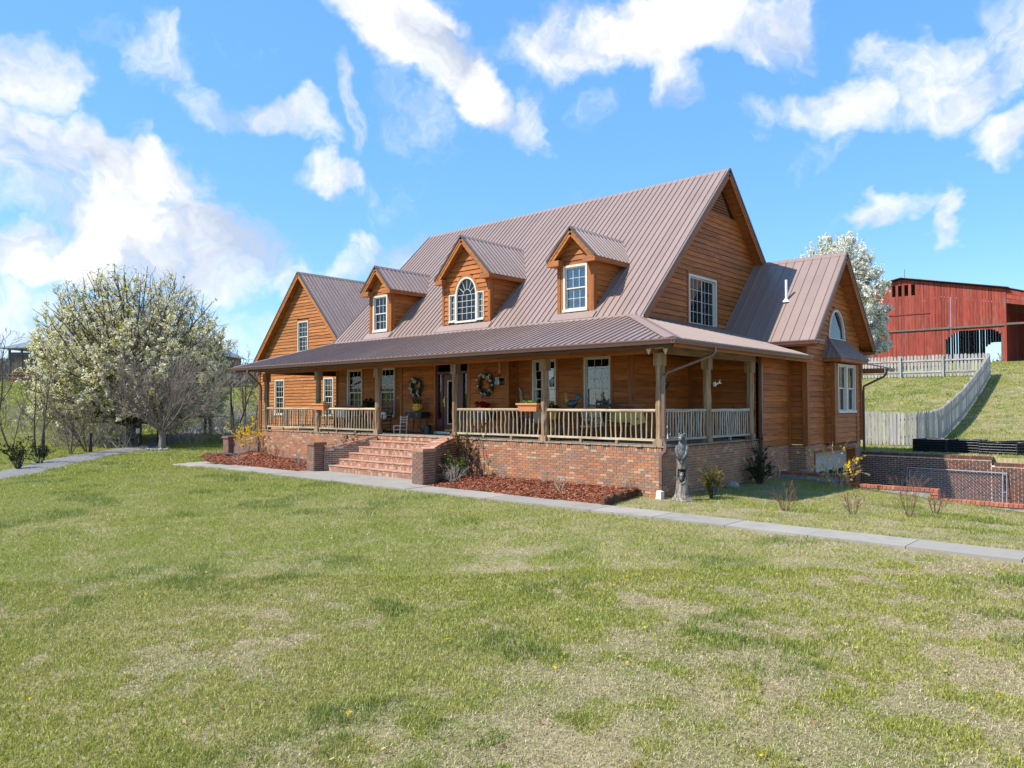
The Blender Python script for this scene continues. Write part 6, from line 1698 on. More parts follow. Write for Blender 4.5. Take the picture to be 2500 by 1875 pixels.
# ------------------------------------------------------------------ porch things
DZ = .049
def legs4(T, x0, x1, y0, y1, z0, z1, w, mat, splay=0, name='leg'):
    for a in (0, 1):
        for b in (0, 1):
            x = (x0, x1)[a]; y = (y0, y1)[b]; MB().beam((x + splay * (a * 2 - 1), y + splay * .5 * (b * 2 - 1), z0), (x, y, z1), w, w, (0, 1, 0)).obj(name, M[mat], T)
def side_table(cx, cy, label, w=.88, d=.38):
    T = thing('console_table', label, 'table', (cx, cy, DZ), 'black console tables flanking the front door')
    MB().box((cx - w / 2, cy - d / 2, .60), (cx + w / 2, cy + d / 2, .80)).obj('drawer_case', M['black'], T)
    for s in (-.22, .22):
        D = MB().box((cx + s - .19, cy - d / 2 - .012, .625), (cx + s + .19, cy - d / 2 - .001, .775)).obj('drawer', M['black'], T)
        for z in (.66, .74):
            m = MB(); m.ball((cx + s, cy - d / 2 - .022, z), .018, 6, 5); m.obj('knob', M['galv'], D)
    for a in (-1, 1):
        for b in (-1, 1): MB().tube([(cx + a * (w / 2 - .01), cy + b * (d / 2 - .02), DZ), (cx + a * (w / 2 - .12), cy + b * (d / 2 - .05), .60)], [.012, .022], 6).obj('leg', M['black'], T)
    return T
side_table(-10.62, 1.42, 'black console table with drawers left of the door, under the yellow pot')
side_table(-7.42, 1.42, 'black console table right of the door, behind the railing')
T = thing('flower_pot', 'mustard yellow glazed pot with a green plant on the black console table', 'pot', (-10.58, 1.40, .80))
MB().lathe((-10.58, 1.40, .80), [(.08, 0), (.16, .05), (.19, .13), (.175, .2), (.15, .23), (.18, .27), (.19, .28), (.165, .275)], 16).obj('pot', M['yellowpot'], T, smooth=True)
for s in (-1, 1): MB().tube([(-10.58 + s * .17, 1.40, 1.03), (-10.58 + s * .235, 1.40, 1.01), (-10.58 + s * .19, 1.40, .93)], .014, 5).obj('handle', M['yellowpot'], T)
def puff(c, R, n, size, mat, parent, name='leaves', asp=.5):
    m = MB()
    for _ in range(n):
        v = Vector((random.gauss(0, 1), random.gauss(0, 1), random.gauss(0, 1))).normalized() * random.random() ** .4; m.leaf((c[0] + v.x * R[0], c[1] + v.y * R[1], c[2] + v.z * R[2]), size * random.uniform(.6, 1.3), None, asp)
    return m.obj(name, M[mat], parent, kind='stuff')
puff((-10.58, 1.40, 1.17), (.2, .18, .12), 160, .07, 'houseplant', T)
T = thing('poinsettia', 'red poinsettia in a pale wrapped pot on the console table right of the door', 'potted plant', (-7.45, 1.40, .80))
MB().lathe((-7.45, 1.40, .80), [(.09, 0), (.12, .16), (.11, .16)], 10).obj('pot', M['white'], T); puff((-7.40, 1.38, 1.06), (.30, .2, .11), 150, .11, 'redflower', T, 'flowers', .55)
T = thing('watering_can', 'black watering can on the porch floor left of the door', 'watering can', (-10.05, 1.45, DZ))
MB().lathe((-10.05, 1.40, DZ), [(.14, 0), (.135, .28), (.12, .31), (.1, .31)], 14).obj('can_body', M['black'], T); MB().tube([(-10.17, 1.38, .10), (-10.32, 1.33, .22), (-10.46, 1.30, .36)], [.03, .02, .022], 7).obj('spout', M['black'], T)
MB().tube([(-10.15, 1.40, .35), (-10.12, 1.40, .46), (-10.03, 1.40, .48), (-9.97, 1.40, .36)], .011, 5).obj('handle', M['black'], T)
# rocking chair
def rocker(cx, cy, label, mat, ang, seatmat=None):
    T = thing('rocking_chair', label, 'rocking chair', (cx, cy, DZ)); R_ = Matrix.Rotation(ang, 3, 'Z')
    def W(x, y, z): v = R_ @ Vector((x, y, 0)); return (cx + v.x, cy + v.y, DZ + z)
    for s in (-1, 1):
        MB().tube([W(s * .27, -.46 + .95 * k / 8, .02 + .09 * ((k - 4.2) / 4.2) ** 2) for k in range(9)], .02, 6).obj('rocker', M[mat], T)
        MB().tube([W(s * .27, -.24, .06), W(s * .28, -.24, .62)], .022, 6).obj('leg', M[mat], T); MB().tube([W(s * .25, .20, .06), W(s * .25, .24, .45), W(s * .255, .36, 1.16)], [.022, .024, .018], 6).obj('back_post', M[mat], T)
        MB().obox(W(s * .275, -.02, .635), R_ @ Vector((.045, 0, 0)), R_ @ Vector((0, .29, 0)), (0, 0, .012)).obj('armrest', M[mat], T)
        for z in (.17, .28): MB().tube([W(s * .265, -.24, z), W(s * .255, .21, z)], .012, 5).obj('stretcher', M[mat], T)
    MB().obox(W(0, .0, .42), R_ @ Vector((.27, 0, 0)), R_ @ Vector((0, .25, .02)), (0, 0, .018)).obj('seat', M[seatmat or mat], T)
    for k in range(5):
        z = .56 + k * .13; y = .245 + (z - .45) * .17; MB().obox(W(0, y, z), R_ @ Vector((.245, 0, 0)), R_ @ Vector((0, .008, 0)), (0, 0, .043)).obj('back_slat', M[mat], T)
    for z in (.16, .30): MB().tube([W(-.27, -.24, z), W(.27, -.24, z)], .013, 5).obj('stretcher', M[mat], T)
    return W
W = rocker(-12.35, 1.20, 'brown slat-back rocking chair beside the left front window', 'brown_wood', radians(8))
m = MB(); m.ball(W(0, .10, .60), (.20, .07, .15), 10, 8); o = m.obj('pillow', M['white'], None, smooth=True); setp(o, 'white patterned pillow propped in the brown rocking chair', 'pillow')
rocker(-2.78, 1.05, 'black rocking chair with a plaid cushion in front of the right window', 'black', radians(-14), 'cushion')
o = MB().obox((-2.80, 1.22, .72), (.20, .03, 0), (-.01, .035, .02), (0, -.06, .20)).obj('cushion', M['cushion'], None); setp(o, 'tan plaid cushion on the back of the black rocking chair', 'cushion')
# small white chair
T = thing('child_chair', 'tiny whitewashed wooden chair between the rocking chair and the black table', 'chair', (-11.0, .98, DZ))
x0, x1, y0, y1 = -11.17, -10.84, .83, 1.12
for (x, y, h) in ((x0, y0, .27), (x0, y1, .27), (x1, y0, .62), (x1, y1, .62)): MB().beam((x, y, DZ), (x + (.05 if h > .5 else 0), y, DZ + h), .03, .03, (0, 1, 0)).obj('leg', M['white'], T)
MB().box((x0 - .01, y0 - .01, .305), (x1 + .015, y1 + .01, .33)).obj('seat', M['white'], T)
for z in (.42, .51, .59): MB().box((x1 + .02, y0 + .016, z), (x1 + .035, y1 - .016, z + .05)).obj('back_slat', M['white'], T)
for y in (y0, y1): MB().box((x0 + .016, y - .008, .17), (x1 - .016, y + .008, .19)).obj('stretcher', M['white'], T)
# wreaths
def wreath(cx, cz, R, label, seed):
    T = thing('wreath', label, 'wreath', (cx, 1.70, cz), 'wreaths flanking the front door'); r = random.Random(seed)
    MB().tube([(cx + R * cos(2 * pi * k / 24), 1.68, cz + R * 1.12 * sin(2 * pi * k / 24)) for k in range(25)], .045, 6).obj('ring', M['bark_dark'], T)
    m = MB(); w = MB()
    for _ in range(900):
        a = r.uniform(0, 2 * pi); q = R + r.gauss(0, .065); m.leaf((cx + q * cos(a), 1.665 + r.gauss(0, .035), cz + q * 1.12 * sin(a)), r.uniform(.04, .10), None, .3, r)
    m.obj('needles', M['wreath_green'], T, kind='stuff')
    for _ in range(16):
        a = r.uniform(0, 2 * pi); q = R + r.gauss(0, .05); c = Vector((cx + q * cos(a), 1.60, cz + q * 1.12 * sin(a)))
        for k in range(7): w.leaf(c + Vector((r.gauss(0, .028), r.gauss(0, .012), r.gauss(0, .028))), .065, (r.gauss(0, .4), -1, r.gauss(0, .4)), .6, r)
    w.obj('flowers', M['wreath_white'], T, kind='stuff')
wreath(-10.98, 1.66, .25, 'evergreen wreath with white flowers on the wall left of the front door', 1)
wreath(-7.52, 1.70, .28, 'fuller evergreen wreath with white star flowers right of the front door', 2)
# hanging lantern
T = thing('hanging_lantern', 'copper-roofed lantern hanging from the porch ceiling on a long rod', 'lantern', (-6.1, .8, 1.70))
MB().tube([(-6.1, .8, 1.99), (-6.1, .8, 2.51)], .010, 5).obj('rod', M['brass'], T)
MB().lathe((-6.1, .8, 1.885), [(.02, .11), (.06, .07), (.19, .0), (.185, -.012), (.02, -.012)], 4).obj('lantern_roof', M['brass'], T)
m = MB()
for a in (-1, 1):
    for b in (-1, 1): m.beam((-6.1 + a * .105, .8 + b * .105, 1.66), (-6.1 + a * .105, .8 + b * .105, 1.875), .016, .016, (0, 1, 0))
m.box((-6.22, .68, 1.645), (-5.98, .92, 1.662)); m.obj('lantern_frame', M['dark_metal'], T)
MB().box((-6.20, .70, 1.665), (-6.0, .9, 1.86)).obj('lantern_glass', M['glass'], T); MB().tube([(-6.1, .8, 1.665), (-6.1, .8, 1.76)], .04, 8).obj('candle', M['window'], T)
# walking stick / carved pole against the wall and a crock under it
o = MB().tube([(-6.25, 1.95, .10), (-6.24, 1.98, .9), (-6.27, 2.02, 1.3), (-6.31, 2.03, 1.5), (-6.38, 2.03, 1.58)], [.035, .04, .045, .042, .03], 8).obj('walking_pole', M['grey_z'], None); setp(o, 'curved grey wooden pole leaning in the corner right of the entry', 'pole')
o = MB().lathe((-6.22, 1.66, DZ), [(.18, 0), (.22, .12), (.22, .55), (.19, .6), (.16, .6)], 14).obj('wooden_barrel', M['brown_wood'], None, smooth=True); setp(o, 'dark wooden keg on the porch floor below the leaning pole', 'barrel')
# slatted bench by the window and its cushion
def bench(x0, x1, y0, y1, label, back_slats, mat='brown_wood', seat=.47, bh=1.0):
    T = thing('porch_bench', label, 'bench', ((x0 + x1) / 2, (y0 + y1) / 2, DZ)); legs4(T, x0 + .05, x1 - .05, y0 + .04, y1 - .04, DZ, seat, .06, mat)
    for k in range(4): y = y0 + (y1 - y0) * k / 4; MB().box((x0, y + .006, seat + .001), (x1, y + (y1 - y0) / 4 - .006, seat + .03)).obj('seat_slat', M['bench_x'], T)
    for x in (x0 + .03, x1 - .03): MB().box((x - .03, y1 - .03, seat + .031), (x + .03, y1 + .02, bh)).obj('back_post', M[mat], T); MB().box((x - .03, y0, .66), (x + .03, y1 - .031, .69)).obj('armrest', M[mat], T)
    MB().box((x0, y1 - .02, bh + .001), (x1, y1 + .025, bh + .07)).obj('back_rail', M['bench_x'], T)
    for k in range(back_slats): z = seat + .08 + (bh - seat - .1) * k / back_slats; MB().box((x0 + .062, y1 - .012, z), (x1 - .062, y1 + .008, z + .05)).obj('back_slat', M['bench_x'], T)
M['bench_x'] = wood('reddish_bench_wood', (.09, .03, .011, 1), (.19, .070, .026, 1), (.27, .11, .045, 1), 'x', .5, .1)
bench(-2.95, -1.45, 1.15, 1.62, 'reddish slatted bench with straw yellow cushions under the right window', 6)
o = MB().box((-2.50, 1.48, .56), (-1.62, 1.59, .86)).obj('cushion', M['yellowcush'], None); setp(o, 'long straw-yellow cushion along the slatted bench', 'cushion')
o = MB().obox((-1.50, 1.3, .70), (.17, .05, .04), (-.02, .05, 0), (-.04, 0, .17)).obj('cushion', M['yellowcush'], None); setp(o, 'square straw-yellow cushion tilted at the right end of the bench', 'cushion')
bench(-5.75, -4.75, 1.45, 1.88, 'slatted bench with a plaid cushion behind the right planter box', 5, bh=.92)
o = MB().box((-5.5, 1.70, .50), (-4.95, 1.83, .86)).obj('cushion', M['cushion'], None); setp(o, 'checked pale cushion on the bench behind the right planter box', 'cushion')
bench(-16.2, -14.4, 1.35, 1.85, 'brown bench behind the left railing under the first window', 4, bh=.95)
o = MB().box((-15.7, 1.55, .55), (-15.1, 1.7, .85)).obj('cushion', M['white'], None); setp(o, 'white cushion on the bench behind the left railing', 'cushion')
T = thing('potted_plant', 'leafy dark green plant on a stand behind the railing left of the steps', 'potted plant', (-13.25, 1.35, DZ))
MB().lathe((-13.25, 1.35, DZ), [(.16, 0), (.05, .1), (.05, .6), (.17, .68), (.19, .9), (.17, .9)], 12).obj('stand_pot', M['terracotta'], T); puff((-13.25, 1.35, 1.08), (.32, .25, .22), 420, .10, 'houseplant', T)
# rooster figures on a small black table
T = thing('side_table', 'small black table carrying the metal rooster', 'table', (-3.72, 1.3, DZ)); MB().lathe((-3.72, 1.3, .86), [(.36, 0), (.36, .035)], 16).obj('table_top', M['black'], T); legs4(T, -3.86, -3.58, 1.16, 1.44, DZ, .86, .03, 'black', .12)
M['rooster_body'] = plain('blue_grey_rooster', (.06, .085, .10, 1), .4, 0, .4, 12); M['rooster_gold'] = plain('gold_hackle', (.45, .25, .05, 1), .4, 0, .3, 14); M['rooster_red'] = plain('red_comb', (.30, .03, .025, 1), .5)
def rooster(c, k, label, body):
    T = thing('rooster_figure', label, 'rooster figure', c); c = Vector(c); q = lambda x, z, y=0: c + Vector((x * k, y * k, z * k))
    m = MB(); m.tube([q(-.10, .20), q(-.06, .17), q(.05, .16), q(.15, .20), q(.20, .24)], [.03 * k, .095 * k, .11 * k, .07 * k, .03 * k], 9); m.obj('body', M[body], T, smooth=True)
    MB().tube([q(-.09, .19), q(-.14, .28), q(-.155, .36), q(-.165, .41)], [.085 * k, .062 * k, .042 * k, .034 * k], 8).obj('neck', M['rooster_gold'], T, smooth=True)
    m = MB(); m.ball(q(-.17, .42), .040 * k, 8, 6); m.tube([q(-.20, .42), q(-.245, .405)], [.015 * k, .003], 5); m.obj('head', M['rooster_gold'], T)
    m = MB()
    for i in range(4): m.ball(q(-.19 + i * .022, .468), (.013 * k, .008 * k, .025 * k), 5, 4)
    m.ball(q(-.205, .375), (.012 * k, .008 * k, .026 * k), 5, 4); m.obj('comb', M['rooster_red'], T)
    for i in range(7):
        a = radians(35 + i * 16); pts = [q(.17, .23), q(.19 + .12 * cos(a), .24 + .14 * sin(a), (i - 3) * .008), q(.22 + .20 * cos(a * .82 - .1), .22 + .21 * sin(a * .9), (i - 3) * .012)]; MB().tube(pts, [.022 * k, .026 * k, .008 * k], 5).obj('tail_feather', M[body if i % 3 else 'rooster_body'], T)
    for s in (-1, 1): MB().tube([q(.03, .10, s * .035), q(.03, .0, s * .04)], .010 * k, 5).obj('leg', M['rooster_gold'], T)
rooster((-3.70, 1.25, .895), 1.1, 'blue-grey rooster figure with golden neck on the black table', 'rooster_body')
rooster((-3.80, .72, DZ), 1.1, 'rust-brown rooster figure with red comb on the porch floor behind the balusters', 'brown_wood')
T = thing('potted_plant', 'yellow pot with a small green plant left of the rooster', 'potted plant', (-4.15, 1.0, DZ)); MB().lathe((-4.15, 1.0, .62), [(.10, 0), (.15, .22), (.13, .22)], 12).obj('pot', M['yellowpot'], T); legs4(T, -4.25, -4.05, .9, 1.1, DZ, .62, .03, 'black'); puff((-4.15, 1.0, .98), (.22, .18, .13), 130, .08, 'houseplant', T)

# ------------------------------------------------------------------ garden shrubs
def g(x, y): return (x, y, H(x, y))
def gm(x, y): return (x, y, mulch_z(x, y))
bush('holly_shrub', 'sparse bronze and green evergreen shrub right of the steps against the brick', gm(-6.15, -.35), 1.25, .55, 9, 'bark_dark', [('bronze', 700, .085, .45), ('gold_leaf', 60, .06, .5)], 1, stem=.016, up=1.2)
bush('holly_shrub', 'bright green low shrub at the foot of the right step wall', gm(-6.28, -.95), .62, .8, 12, 'bark_dark', [('evergreen_light', 600, .075, .5)], 2, stem=.010)
bush('dead_shrub', 'bare bleached twiggy shrub in front of the green shrub by the steps', gm(-5.75, -1.45), .52, .9, 20, 'twig_grey', None, 3, stem=.011, group='bare twiggy shrubs in the mulch')
for (x, y, lab, s, lf) in ((-4.9, -.35, 'wispy dry shrub low against the brick wall, second right of the steps', 4, 12), (-3.3, -.45, 'small dry shrub with a yellow bud in the middle of the right mulch bed', 5, 10), (-2.15, -1.25, 'dry shrub with yellow tag near the middle of the right mulch bed', 6, 0), (-.95, -.30, 'dry twigs with orange flowers beside the log edging', 7, 14)):
    bush('dry_shrub', lab, gm(x, y), .42, .7, 9, 'twig_grey', [('forsythia', lf, .04, .7)] if lf else None, s, stem=.006, group='bare twiggy shrubs in the mulch')
o = MB().beam((-2.05, -1.36, mulch_z(-2.05, -1.36) + .02), (-2.2, -1.36, mulch_z(-2.2, -1.36) + .24), .035, .006).obj('plant_tag', M['yellowcush'], None); setp(o, 'yellow plastic plant tag stuck in the right mulch bed', 'tag')
bush('forsythia', 'yellow flowering forsythia in the left mulch bed by the porch corner', gm(-18.85, -.5), 1.12, .42, 11, 'twig_grey', [('forsythia', 850, .07, .7)], 8, stem=.010)
bush('forsythia', 'yellow flowering forsythia with long arching shoots at the low garage wall', g(2.12, 5.95), 1.15, 1.25, 10, 'twig_grey', [('forsythia', 260, .075, .7)], 9, stem=.009)
bush('bronze_shrub', 'thin bronze-leaved shrub against the brick left of the steps', gm(-12.35, -.22), 1.02, .40, 6, 'bark_dark', [('bronze', 170, .085, .6)], 10, stem=.012, up=1.3)
for (x, y, lab, s) in ((-13.9, -1.2, 'bare bleached twigs near the left step pier', 11), (-17.9, -1.45, 'flattened grey perennial in the left mulch bed', 12), (-20.6, -1.05, 'grey dead perennial clump at the left tip of the mulch bed', 13), (-17.1, -.25, 'thin brown stems against the brick under the left railing', 15), (-13.0, -.4, 'wispy brown stems beside the left step pier', 16)):
    bush('dead_shrub', lab, gm(x, y), .5 if s in (11, 15, 16) else .22, .6 if s in (11, 15, 16) else 1.6, 12, 'twig_grey' if s != 15 else 'twig_red', None, s, stem=.007, group='bare twiggy shrubs in the mulch')
m = MB(); r = random.Random(3)
for k in range(7): m.ball((-19.9 + k * .14, -.72 + r.uniform(-.08, .08), mulch_z(-19.5, -.7) + .05), (.16, .12, .07 + .03 * r.random()), 7, 5)
o = m.obj('weed_fabric', M['black'], None); setp(o, 'crumpled black landscape fabric on the left mulch bed below the forsythia', 'fabric')
bush('juniper', 'gold-green conical juniper beside the carved bear', g(.93, .70), .66, .36, 16, 'bark_dark', [('gold_leaf', 1500, .055, .35)], 20, stem=.012, up=1.25)
bush('yew', 'dark green evergreen shrub in the shade at the porch end', g(.42, 4.55), .60, .75, 16, 'bark_dark', [('evergreen', 1500, .07, .35)], 21, stem=.012)
bush('yew', 'tall ragged dark evergreen sprig against the brown downspout', g(.28, 4.95), 1.15, .30, 7, 'bark_dark', [('evergreen', 420, .08, .35)], 22, stem=.014, up=1.3)
pts = [(.62 + .34 * cos(a) * .9, 4.75 + .1 * sin(a), H(.6, 4.8) + .34 + .36 * sin(a)) for a in [pi * 1.15 - i * pi * 1.3 / 14 for i in range(15)]]
o = MB().tube(pts, .010, 5).obj('hose_loop', plain('pink_hose', (.5, .3, .25, 1), .5), None); setp(o, 'pinkish hose looped over the dark evergreen shrub', 'hose')
for (x, y, lab, s) in ((3.0, .0, 'leafless reddish rose bush on the lawn, nearest the carved bear', 30), (4.15, .65, 'leafless dark-stemmed rose bush in the middle of the side lawn', 31), (5.0, 1.55, 'taller leafless rose bush with red shoots before the garage wall', 32), (5.15, 3.1, 'leafless rose bush farthest right, close to the lowest brick kerb', 33)):
    bush('rose_bush', lab, g(x, y), .50 if s != 32 else .8, .62, 9, 'twig_red', [('rosebud', 40, .035, .6)], s, stem=.008, up=1.0, group='leafless rose bushes on the side lawn') if 'rosebud' in M else (M.__setitem__('rosebud', leafy('red_rose_shoot', [lin(120, 52, 42), lin(96, 40, 34), lin(140, 70, 50)], .2)), bush('rose_bush', lab, g(x, y), .50, .62, 9, 'twig_red', [('rosebud', 40, .035, .6)], s, stem=.008, up=1.0, group='leafless rose bushes on the side lawn'))
bush('dry_weed', 'dry pale weed stalks at the foot of the retaining wall', (2.3, 10.9, -2.7), 1.75, .22, 4, 'twig_grey', [('salad', 50, .07, .6)], 40, stem=.008, up=1.6)
# ------------------------------------------------------------------ grass
def vnoise(x, y, seed=0):
    """smooth value noise on numpy arrays"""
    xi = np.floor(x).astype(np.int64); yi = np.floor(y).astype(np.int64); fx = x - xi; fy = y - yi
    def h(a, b):
        n = (a * 374761393 + b * 668265263 + seed * 1442695) & 0xFFFFFFFF; n = ((n ^ (n >> 13)) * 1274126177) & 0xFFFFFFFF; return ((n ^ (n >> 16)) & 0xFFFF) / 65535.0
    fx = fx * fx * (3 - 2 * fx); fy = fy * fy * (3 - 2 * fy)
    return (h(xi, yi) * (1 - fx) + h(xi + 1, yi) * fx) * (1 - fy) + (h(xi, yi + 1) * (1 - fx) + h(xi + 1, yi + 1) * fx) * fy
def fbm(x, y, seed, o=4):
    s = 0; a = .5; t = 0
    for i in range(o): s = s + a * vnoise(x * 2 ** i, y * 2 ** i, seed + i); t += a; a *= .55
    return s / t
Hgx = np.array(gx); Hgy = np.array(gy)
HGRID = np.array([[HG(x, y) for x in gx] for y in gy])
def Hnp(x, y):
    i = np.clip(np.searchsorted(Hgx, x) - 1, 0, len(gx) - 2); j = np.clip(np.searchsorted(Hgy, y) - 1, 0, len(gy) - 2)
    fx = (x - Hgx[i]) / (Hgx[i + 1] - Hgx[i]); fy = (y - Hgy[j]) / (Hgy[j + 1] - Hgy[j])
    return (HGRID[j, i] * (1 - fx) + HGRID[j, i + 1] * fx) * (1 - fy) + (HGRID[j + 1, i] * (1 - fx) + HGRID[j + 1, i + 1] * fx) * fy
def poly_mask(x, y, P):
    c = np.zeros(x.shape, bool); j = len(P) - 1
    for i in range(len(P)):
        cond = ((P[i][1] > y) != (P[j][1] > y)) & (x < (P[j][0] - P[i][0]) * (y - P[i][1]) / (P[j][1] - P[i][1] + 1e-12) + P[i][0]); c ^= cond; j = i
    return c
LP = [Vector(p) for p in left]
def path_dist(x, y, P):
    d = np.full(x.shape, 1e9)
    for a, b in zip(P, P[1:]):
        ab = np.array([b[0] - a[0], b[1] - a[1]]); l = ab @ ab; t = np.clip(((x - a[0]) * ab[0] + (y - a[1]) * ab[1]) / l, 0, 1); d = np.minimum(d, np.hypot(x - a[0] - t * ab[0], y - a[1] - t * ab[1]))
    return d
DRV = smooth_path([(-4, -24), (-14, -15), (-25.4, -7.6), (-34.5, -1.6), (-44.5, 6.7), (-53, 13), (-62, 19.5), (-67, 26), (-66, 34)])
SID = smooth_path([(-56, 16.5), (-47, 13.6), (-40, 10.6), (-34.6, 7.6), (-29, 4.6), (-25.5, 3.6)])
def lawn_ok(x, y):
    wob = .16 * (fbm(x * 3.1, y * 3.1, 91, 3) - .45)
    ok = ~((x > -5.76) & (x < 13.6) & (y > -3.06 + wob) & (y < -2.25 - wob))
    ok &= ~((x > -12.6) & (x < -5.7) & (y > -3.16 + wob) & (y < .2))
    ok &= path_dist(x, y, [(p[0], p[1]) for p in left]) > .48 - wob
    ok &= path_dist(x, y, DRV) > 1.05 - wob * 2; ok &= path_dist(x, y, SID) > .78
    for P in BEDS: ok &= ~poly_mask(x, y, P)
    ok &= ~((x > -19) & (x < .05) & (y > -.02) & (y < 13)); ok &= ~((x > -31) & (x < -16) & (y > 6.4) & (y < 18.5))
    ok &= ~((x > .0) & (y > 6.66) & (y < 12.95)); ok &= ~((x > -.2) & (x < .14) & (y > -.2) & (y < 6.7))
    ok &= ~((np.hypot(x - .6, y + .1) < .2))
    return ok
def scatter(n, d0, d1, power, a0, a1):
    d = (rng.random(n) * (d1 ** power - d0 ** power) + d0 ** power) ** (1 / power); u = rng.uniform(a0, a1, n)
    x = CAM.x + d * (F0.x + RT.x * u); y = CAM.y + d * (F0.y + RT.y * u); return x, y, d
def grass(name, n, d0, d1, power, a0, a1, hgt, wid, three, seed, region=None):
    x, y, d = scatter(n, d0, d1, power, a0, a1)
    # tufts: pull part of the blades towards clump centres
    k = lawn_ok(x, y)
    if region is not None: k &= region(x, y)
    x, y, d = x[k], y[k], d[k]
    N0 = len(x); nt_ = max(1, N0 // 9); pick = rng.integers(0, nt_, N0); src = rng.permutation(N0)[:nt_]; tuft = rng.random(N0) < .72
    sp_ = (.030 + .0022 * d) * (1 if three else 1.6); tx = x[src][pick] + rng.normal(0, 1, N0) * sp_; ty = y[src][pick] + rng.normal(0, 1, N0) * sp_
    td = d[src][pick]; x = np.where(tuft, tx, x); y = np.where(tuft, ty, y); d = np.where(tuft, td, d)
    k = lawn_ok(x, y)
    if region is not None: k &= region(x, y)
    x, y, d = x[k], y[k], d[k]
    big = fbm(x * .13, y * .13, 3); med = fbm(x * .55, y * .55, 11); sm_ = fbm(x * 2.9, y * 2.9, 23)
    side = np.clip((x - 4) * .012, -.10, .055) + np.where(y > 12, .09, 0) + np.where((y > -2.4) & (y < 6.7) & (x > 0), .035, 0) - np.where(x < -12, .03, 0) + .13 * np.exp(-((x - 1.0) ** 2 / 3.5 + (y + 1.0) ** 2 / 1.4)) + .10 * np.exp(-((x + 9.5) ** 2 / 4 + (y + 3.6) ** 2 / .15))
    dry = .20 * big + .42 * med + .62 * sm_ - .07 + side                      # patches of straw
    pdry = np.clip((dry - .55) / .15, .12, .92)
    isd = rng.random(len(x)) < pdry
    lush = fbm(x * .9, y * .9, 41); deep = np.clip((lush - .60) / .12, 0, 1)          # darker, taller tussocks
    yel = fbm(x * .35, y * .35, 57)
    N = len(x); r1 = rng.random(N)
    g1 = np.array([.215, .240, .026]); g2 = np.array([.450, .455, .080]); g3 = np.array([.095, .150, .028]); g4 = np.array([.420, .390, .125])
    c = g1 + (g2 - g1) * r1[:, None]; c = c + (g4 - c) * (np.clip((yel - .45) / .2, 0, 1) * .55)[:, None]; c = c + (g3 * (1 + .6 * r1[:, None]) - c) * (deep * .6)[:, None]
    s1 = np.array([.34, .265, .145]); s2 = np.array([.64, .54, .345]); cs = s1 + (s2 - s1) * rng.random(N)[:, None]
    c = np.where(isd[:, None], cs, c)
    h = hgt * rng.uniform(.5, 1.25, N) * np.where(isd, .80, 1 + .6 * deep) * (1 - .30 * pdry); w = wid * rng.uniform(.7, 1.3, N) * (1 + d / 40)
    az = rng.uniform(0, 2 * pi, N); lean = rng.uniform(.25, 1.0, N) * np.where(isd, 1.5, .85); fa = az + rng.normal(0, 1.3, N)
    z = Hnp(x, y) - .01
    B = np.stack([x, y, z], 1); sd = np.stack([np.cos(fa), np.sin(fa), 0 * fa], 1) * (w / 2)[:, None]; ld = np.stack([np.cos(az), np.sin(az), 0 * az], 1)
    ln = (lean * h)[:, None]; up = np.array([0, 0, 1.0])
    if three:
        mid = B + ld * ln * .32 + up * (h * .62)[:, None]; tip = B + ld * ln + up * (h * .98 / (1 + .35 * lean))[:, None]
        vs = np.stack([B - sd, B + sd, mid + sd * .75, mid - sd * .75, tip], 1).reshape(-1, 3); nv = 5
        i0 = np.arange(N) * 5; loops = np.stack([i0, i0 + 1, i0 + 2, i0 + 3, i0 + 3, i0 + 2, i0 + 4], 1).ravel(); tot = np.tile([4, 3], N)
    else:
        tip = B + ld * ln * .9 + up * (h * .95 / (1 + .35 * lean))[:, None]; vs = np.stack([B - sd, B + sd, tip], 1).reshape(-1, 3); nv = 3
        loops = np.arange(N * 3); tot = np.full(N, 3)
    me = bpy.data.meshes.new(name); me.vertices.add(len(vs)); me.vertices.foreach_set('co', vs.astype(np.float32).ravel()); me.loops.add(len(loops)); me.loops.foreach_set('vertex_index', loops.astype(np.int32))
    st_ = np.concatenate([[0], np.cumsum(tot)[:-1]]); me.polygons.add(len(tot)); me.polygons.foreach_set('loop_start', st_.astype(np.int32)); me.polygons.foreach_set('loop_total', tot.astype(np.int32))
    at = me.attributes.new('blade_colour', 'FLOAT_COLOR', 'POINT'); col = np.concatenate([np.repeat(c, nv, 0), np.ones((N * nv, 1))], 1); at.data.foreach_set('color', col.astype(np.float32).ravel())
    me.update(calc_edges=True); me.materials.append(M['grass']); link(name, me, kind='stuff'); return N
def grass_mat():
    t = NT('grass_blade'); a = t.n('ShaderNodeAttribute'); a.attribute_name = 'blade_colour'
    d = t.n('ShaderNodeBsdfDiffuse'); tr = t.n('ShaderNodeBsdfTranslucent'); gl = t.n('ShaderNodeBsdfGlossy'); gl.inputs['Roughness'].default_value = .45; m = t.n('ShaderNodeMixShader'); m2 = t.n('ShaderNodeMixShader')
    t.l(a.outputs['Color'], d.inputs[0]); t.l(a.outputs['Color'], tr.inputs[0]); m.inputs[0].default_value = .34; t.l(d.outputs[0], m.inputs[1]); t.l(tr.outputs[0], m.inputs[2])
    m2.inputs[0].default_value = .03; t.l(m.outputs[0], m2.inputs[1]); t.l(gl.outputs[0], m2.inputs[2]); t.l(m2.outputs[0], t.out.inputs[0]); return t.m
M['grass'] = grass_mat()
grass('grass', 360000, 3.4, 10.5, 1.45, -.78, .78, .060, .0056, True, 1)
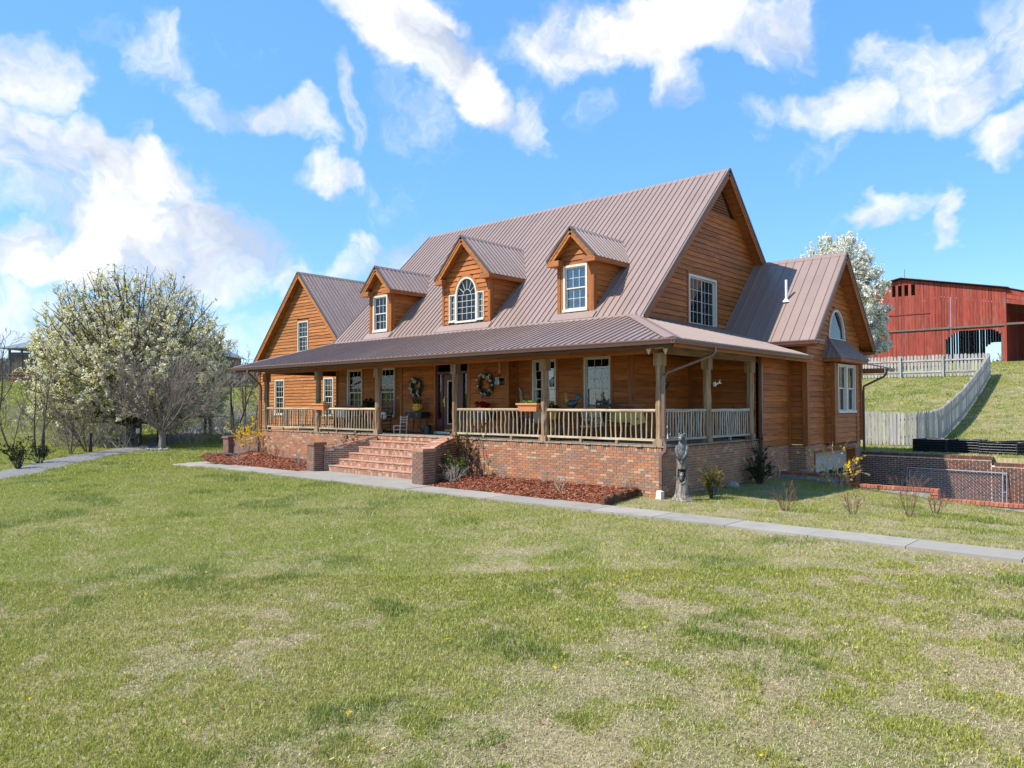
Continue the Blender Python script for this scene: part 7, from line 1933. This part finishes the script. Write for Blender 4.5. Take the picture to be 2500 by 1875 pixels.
grass('grass', 480000, 10, 27, 1.5, -.76, .76, .072, .0085, False, 2)
grass('grass', 190000, 26, 62, 1.4, -.80, -.28, .10, .016, False, 3)
grass('grass', 150000, 24, 78, 1.3, .44, .80, .12, .017, False, 4, lambda x, y: y > 12.9)
grass('pasture_grass', 90000, 60, 150, 1.2, -.85, -.30, .25, .05, False, 5)

# dandelions and small purple weeds in the lawn, dead leaves
m = MB(); q = MB(); b = MB(); r = random.Random(12)
def okp(x, y): return bool(lawn_ok(np.array([x]), np.array([y]))[0])
for k in range(70):
    d = r.uniform(4.2, 22); u = r.uniform(-.7, .72) if k % 2 else r.uniform(.0, .72); x = CAM.x + d * (F0.x + RT.x * u); y = CAM.y + d * (F0.y + RT.y * u)
    if not okp(x, y): continue
    z = H(x, y) + .055
    for _ in range(6): m.leaf((x + r.gauss(0, .008), y + r.gauss(0, .008), z + r.gauss(0, .004)), .024, (r.gauss(0, .4), r.gauss(0, .4), 1), .8, r)
for k in range(60):
    d = r.uniform(5, 20); u = r.uniform(-.6, .7); x = CAM.x + d * (F0.x + RT.x * u); y = CAM.y + d * (F0.y + RT.y * u)
    if not okp(x, y): continue
    for _ in range(14): q.leaf((x + r.gauss(0, .12), y + r.gauss(0, .12), H(x, y) + r.uniform(.03, .07)), .018, None, .8, r)
for k in range(420):
    d = r.uniform(4, 16); u = r.uniform(-.7, .72); x = CAM.x + d * (F0.x + RT.x * u); y = CAM.y + d * (F0.y + RT.y * u)
    if okp(x, y): b.leaf((x, y, H(x, y) + r.uniform(.02, .05)), r.uniform(.03, .06), (r.gauss(0, .5), r.gauss(0, .5), 1), .6, r)
m.obj('dandelions', M['forsythia'], None, (0, 0, 0), kind='stuff'); q.obj('purple_weeds', leafy('purple_deadnettle', [lin(110, 84, 110), lin(90, 76, 84)]), None, (0, 0, 0), kind='stuff'); b.obj('dead_leaves', leafy('dead_leaf', [lin(150, 118, 86), lin(110, 78, 54), lin(176, 150, 120)], .1), None, (0, 0, 0), kind='stuff')
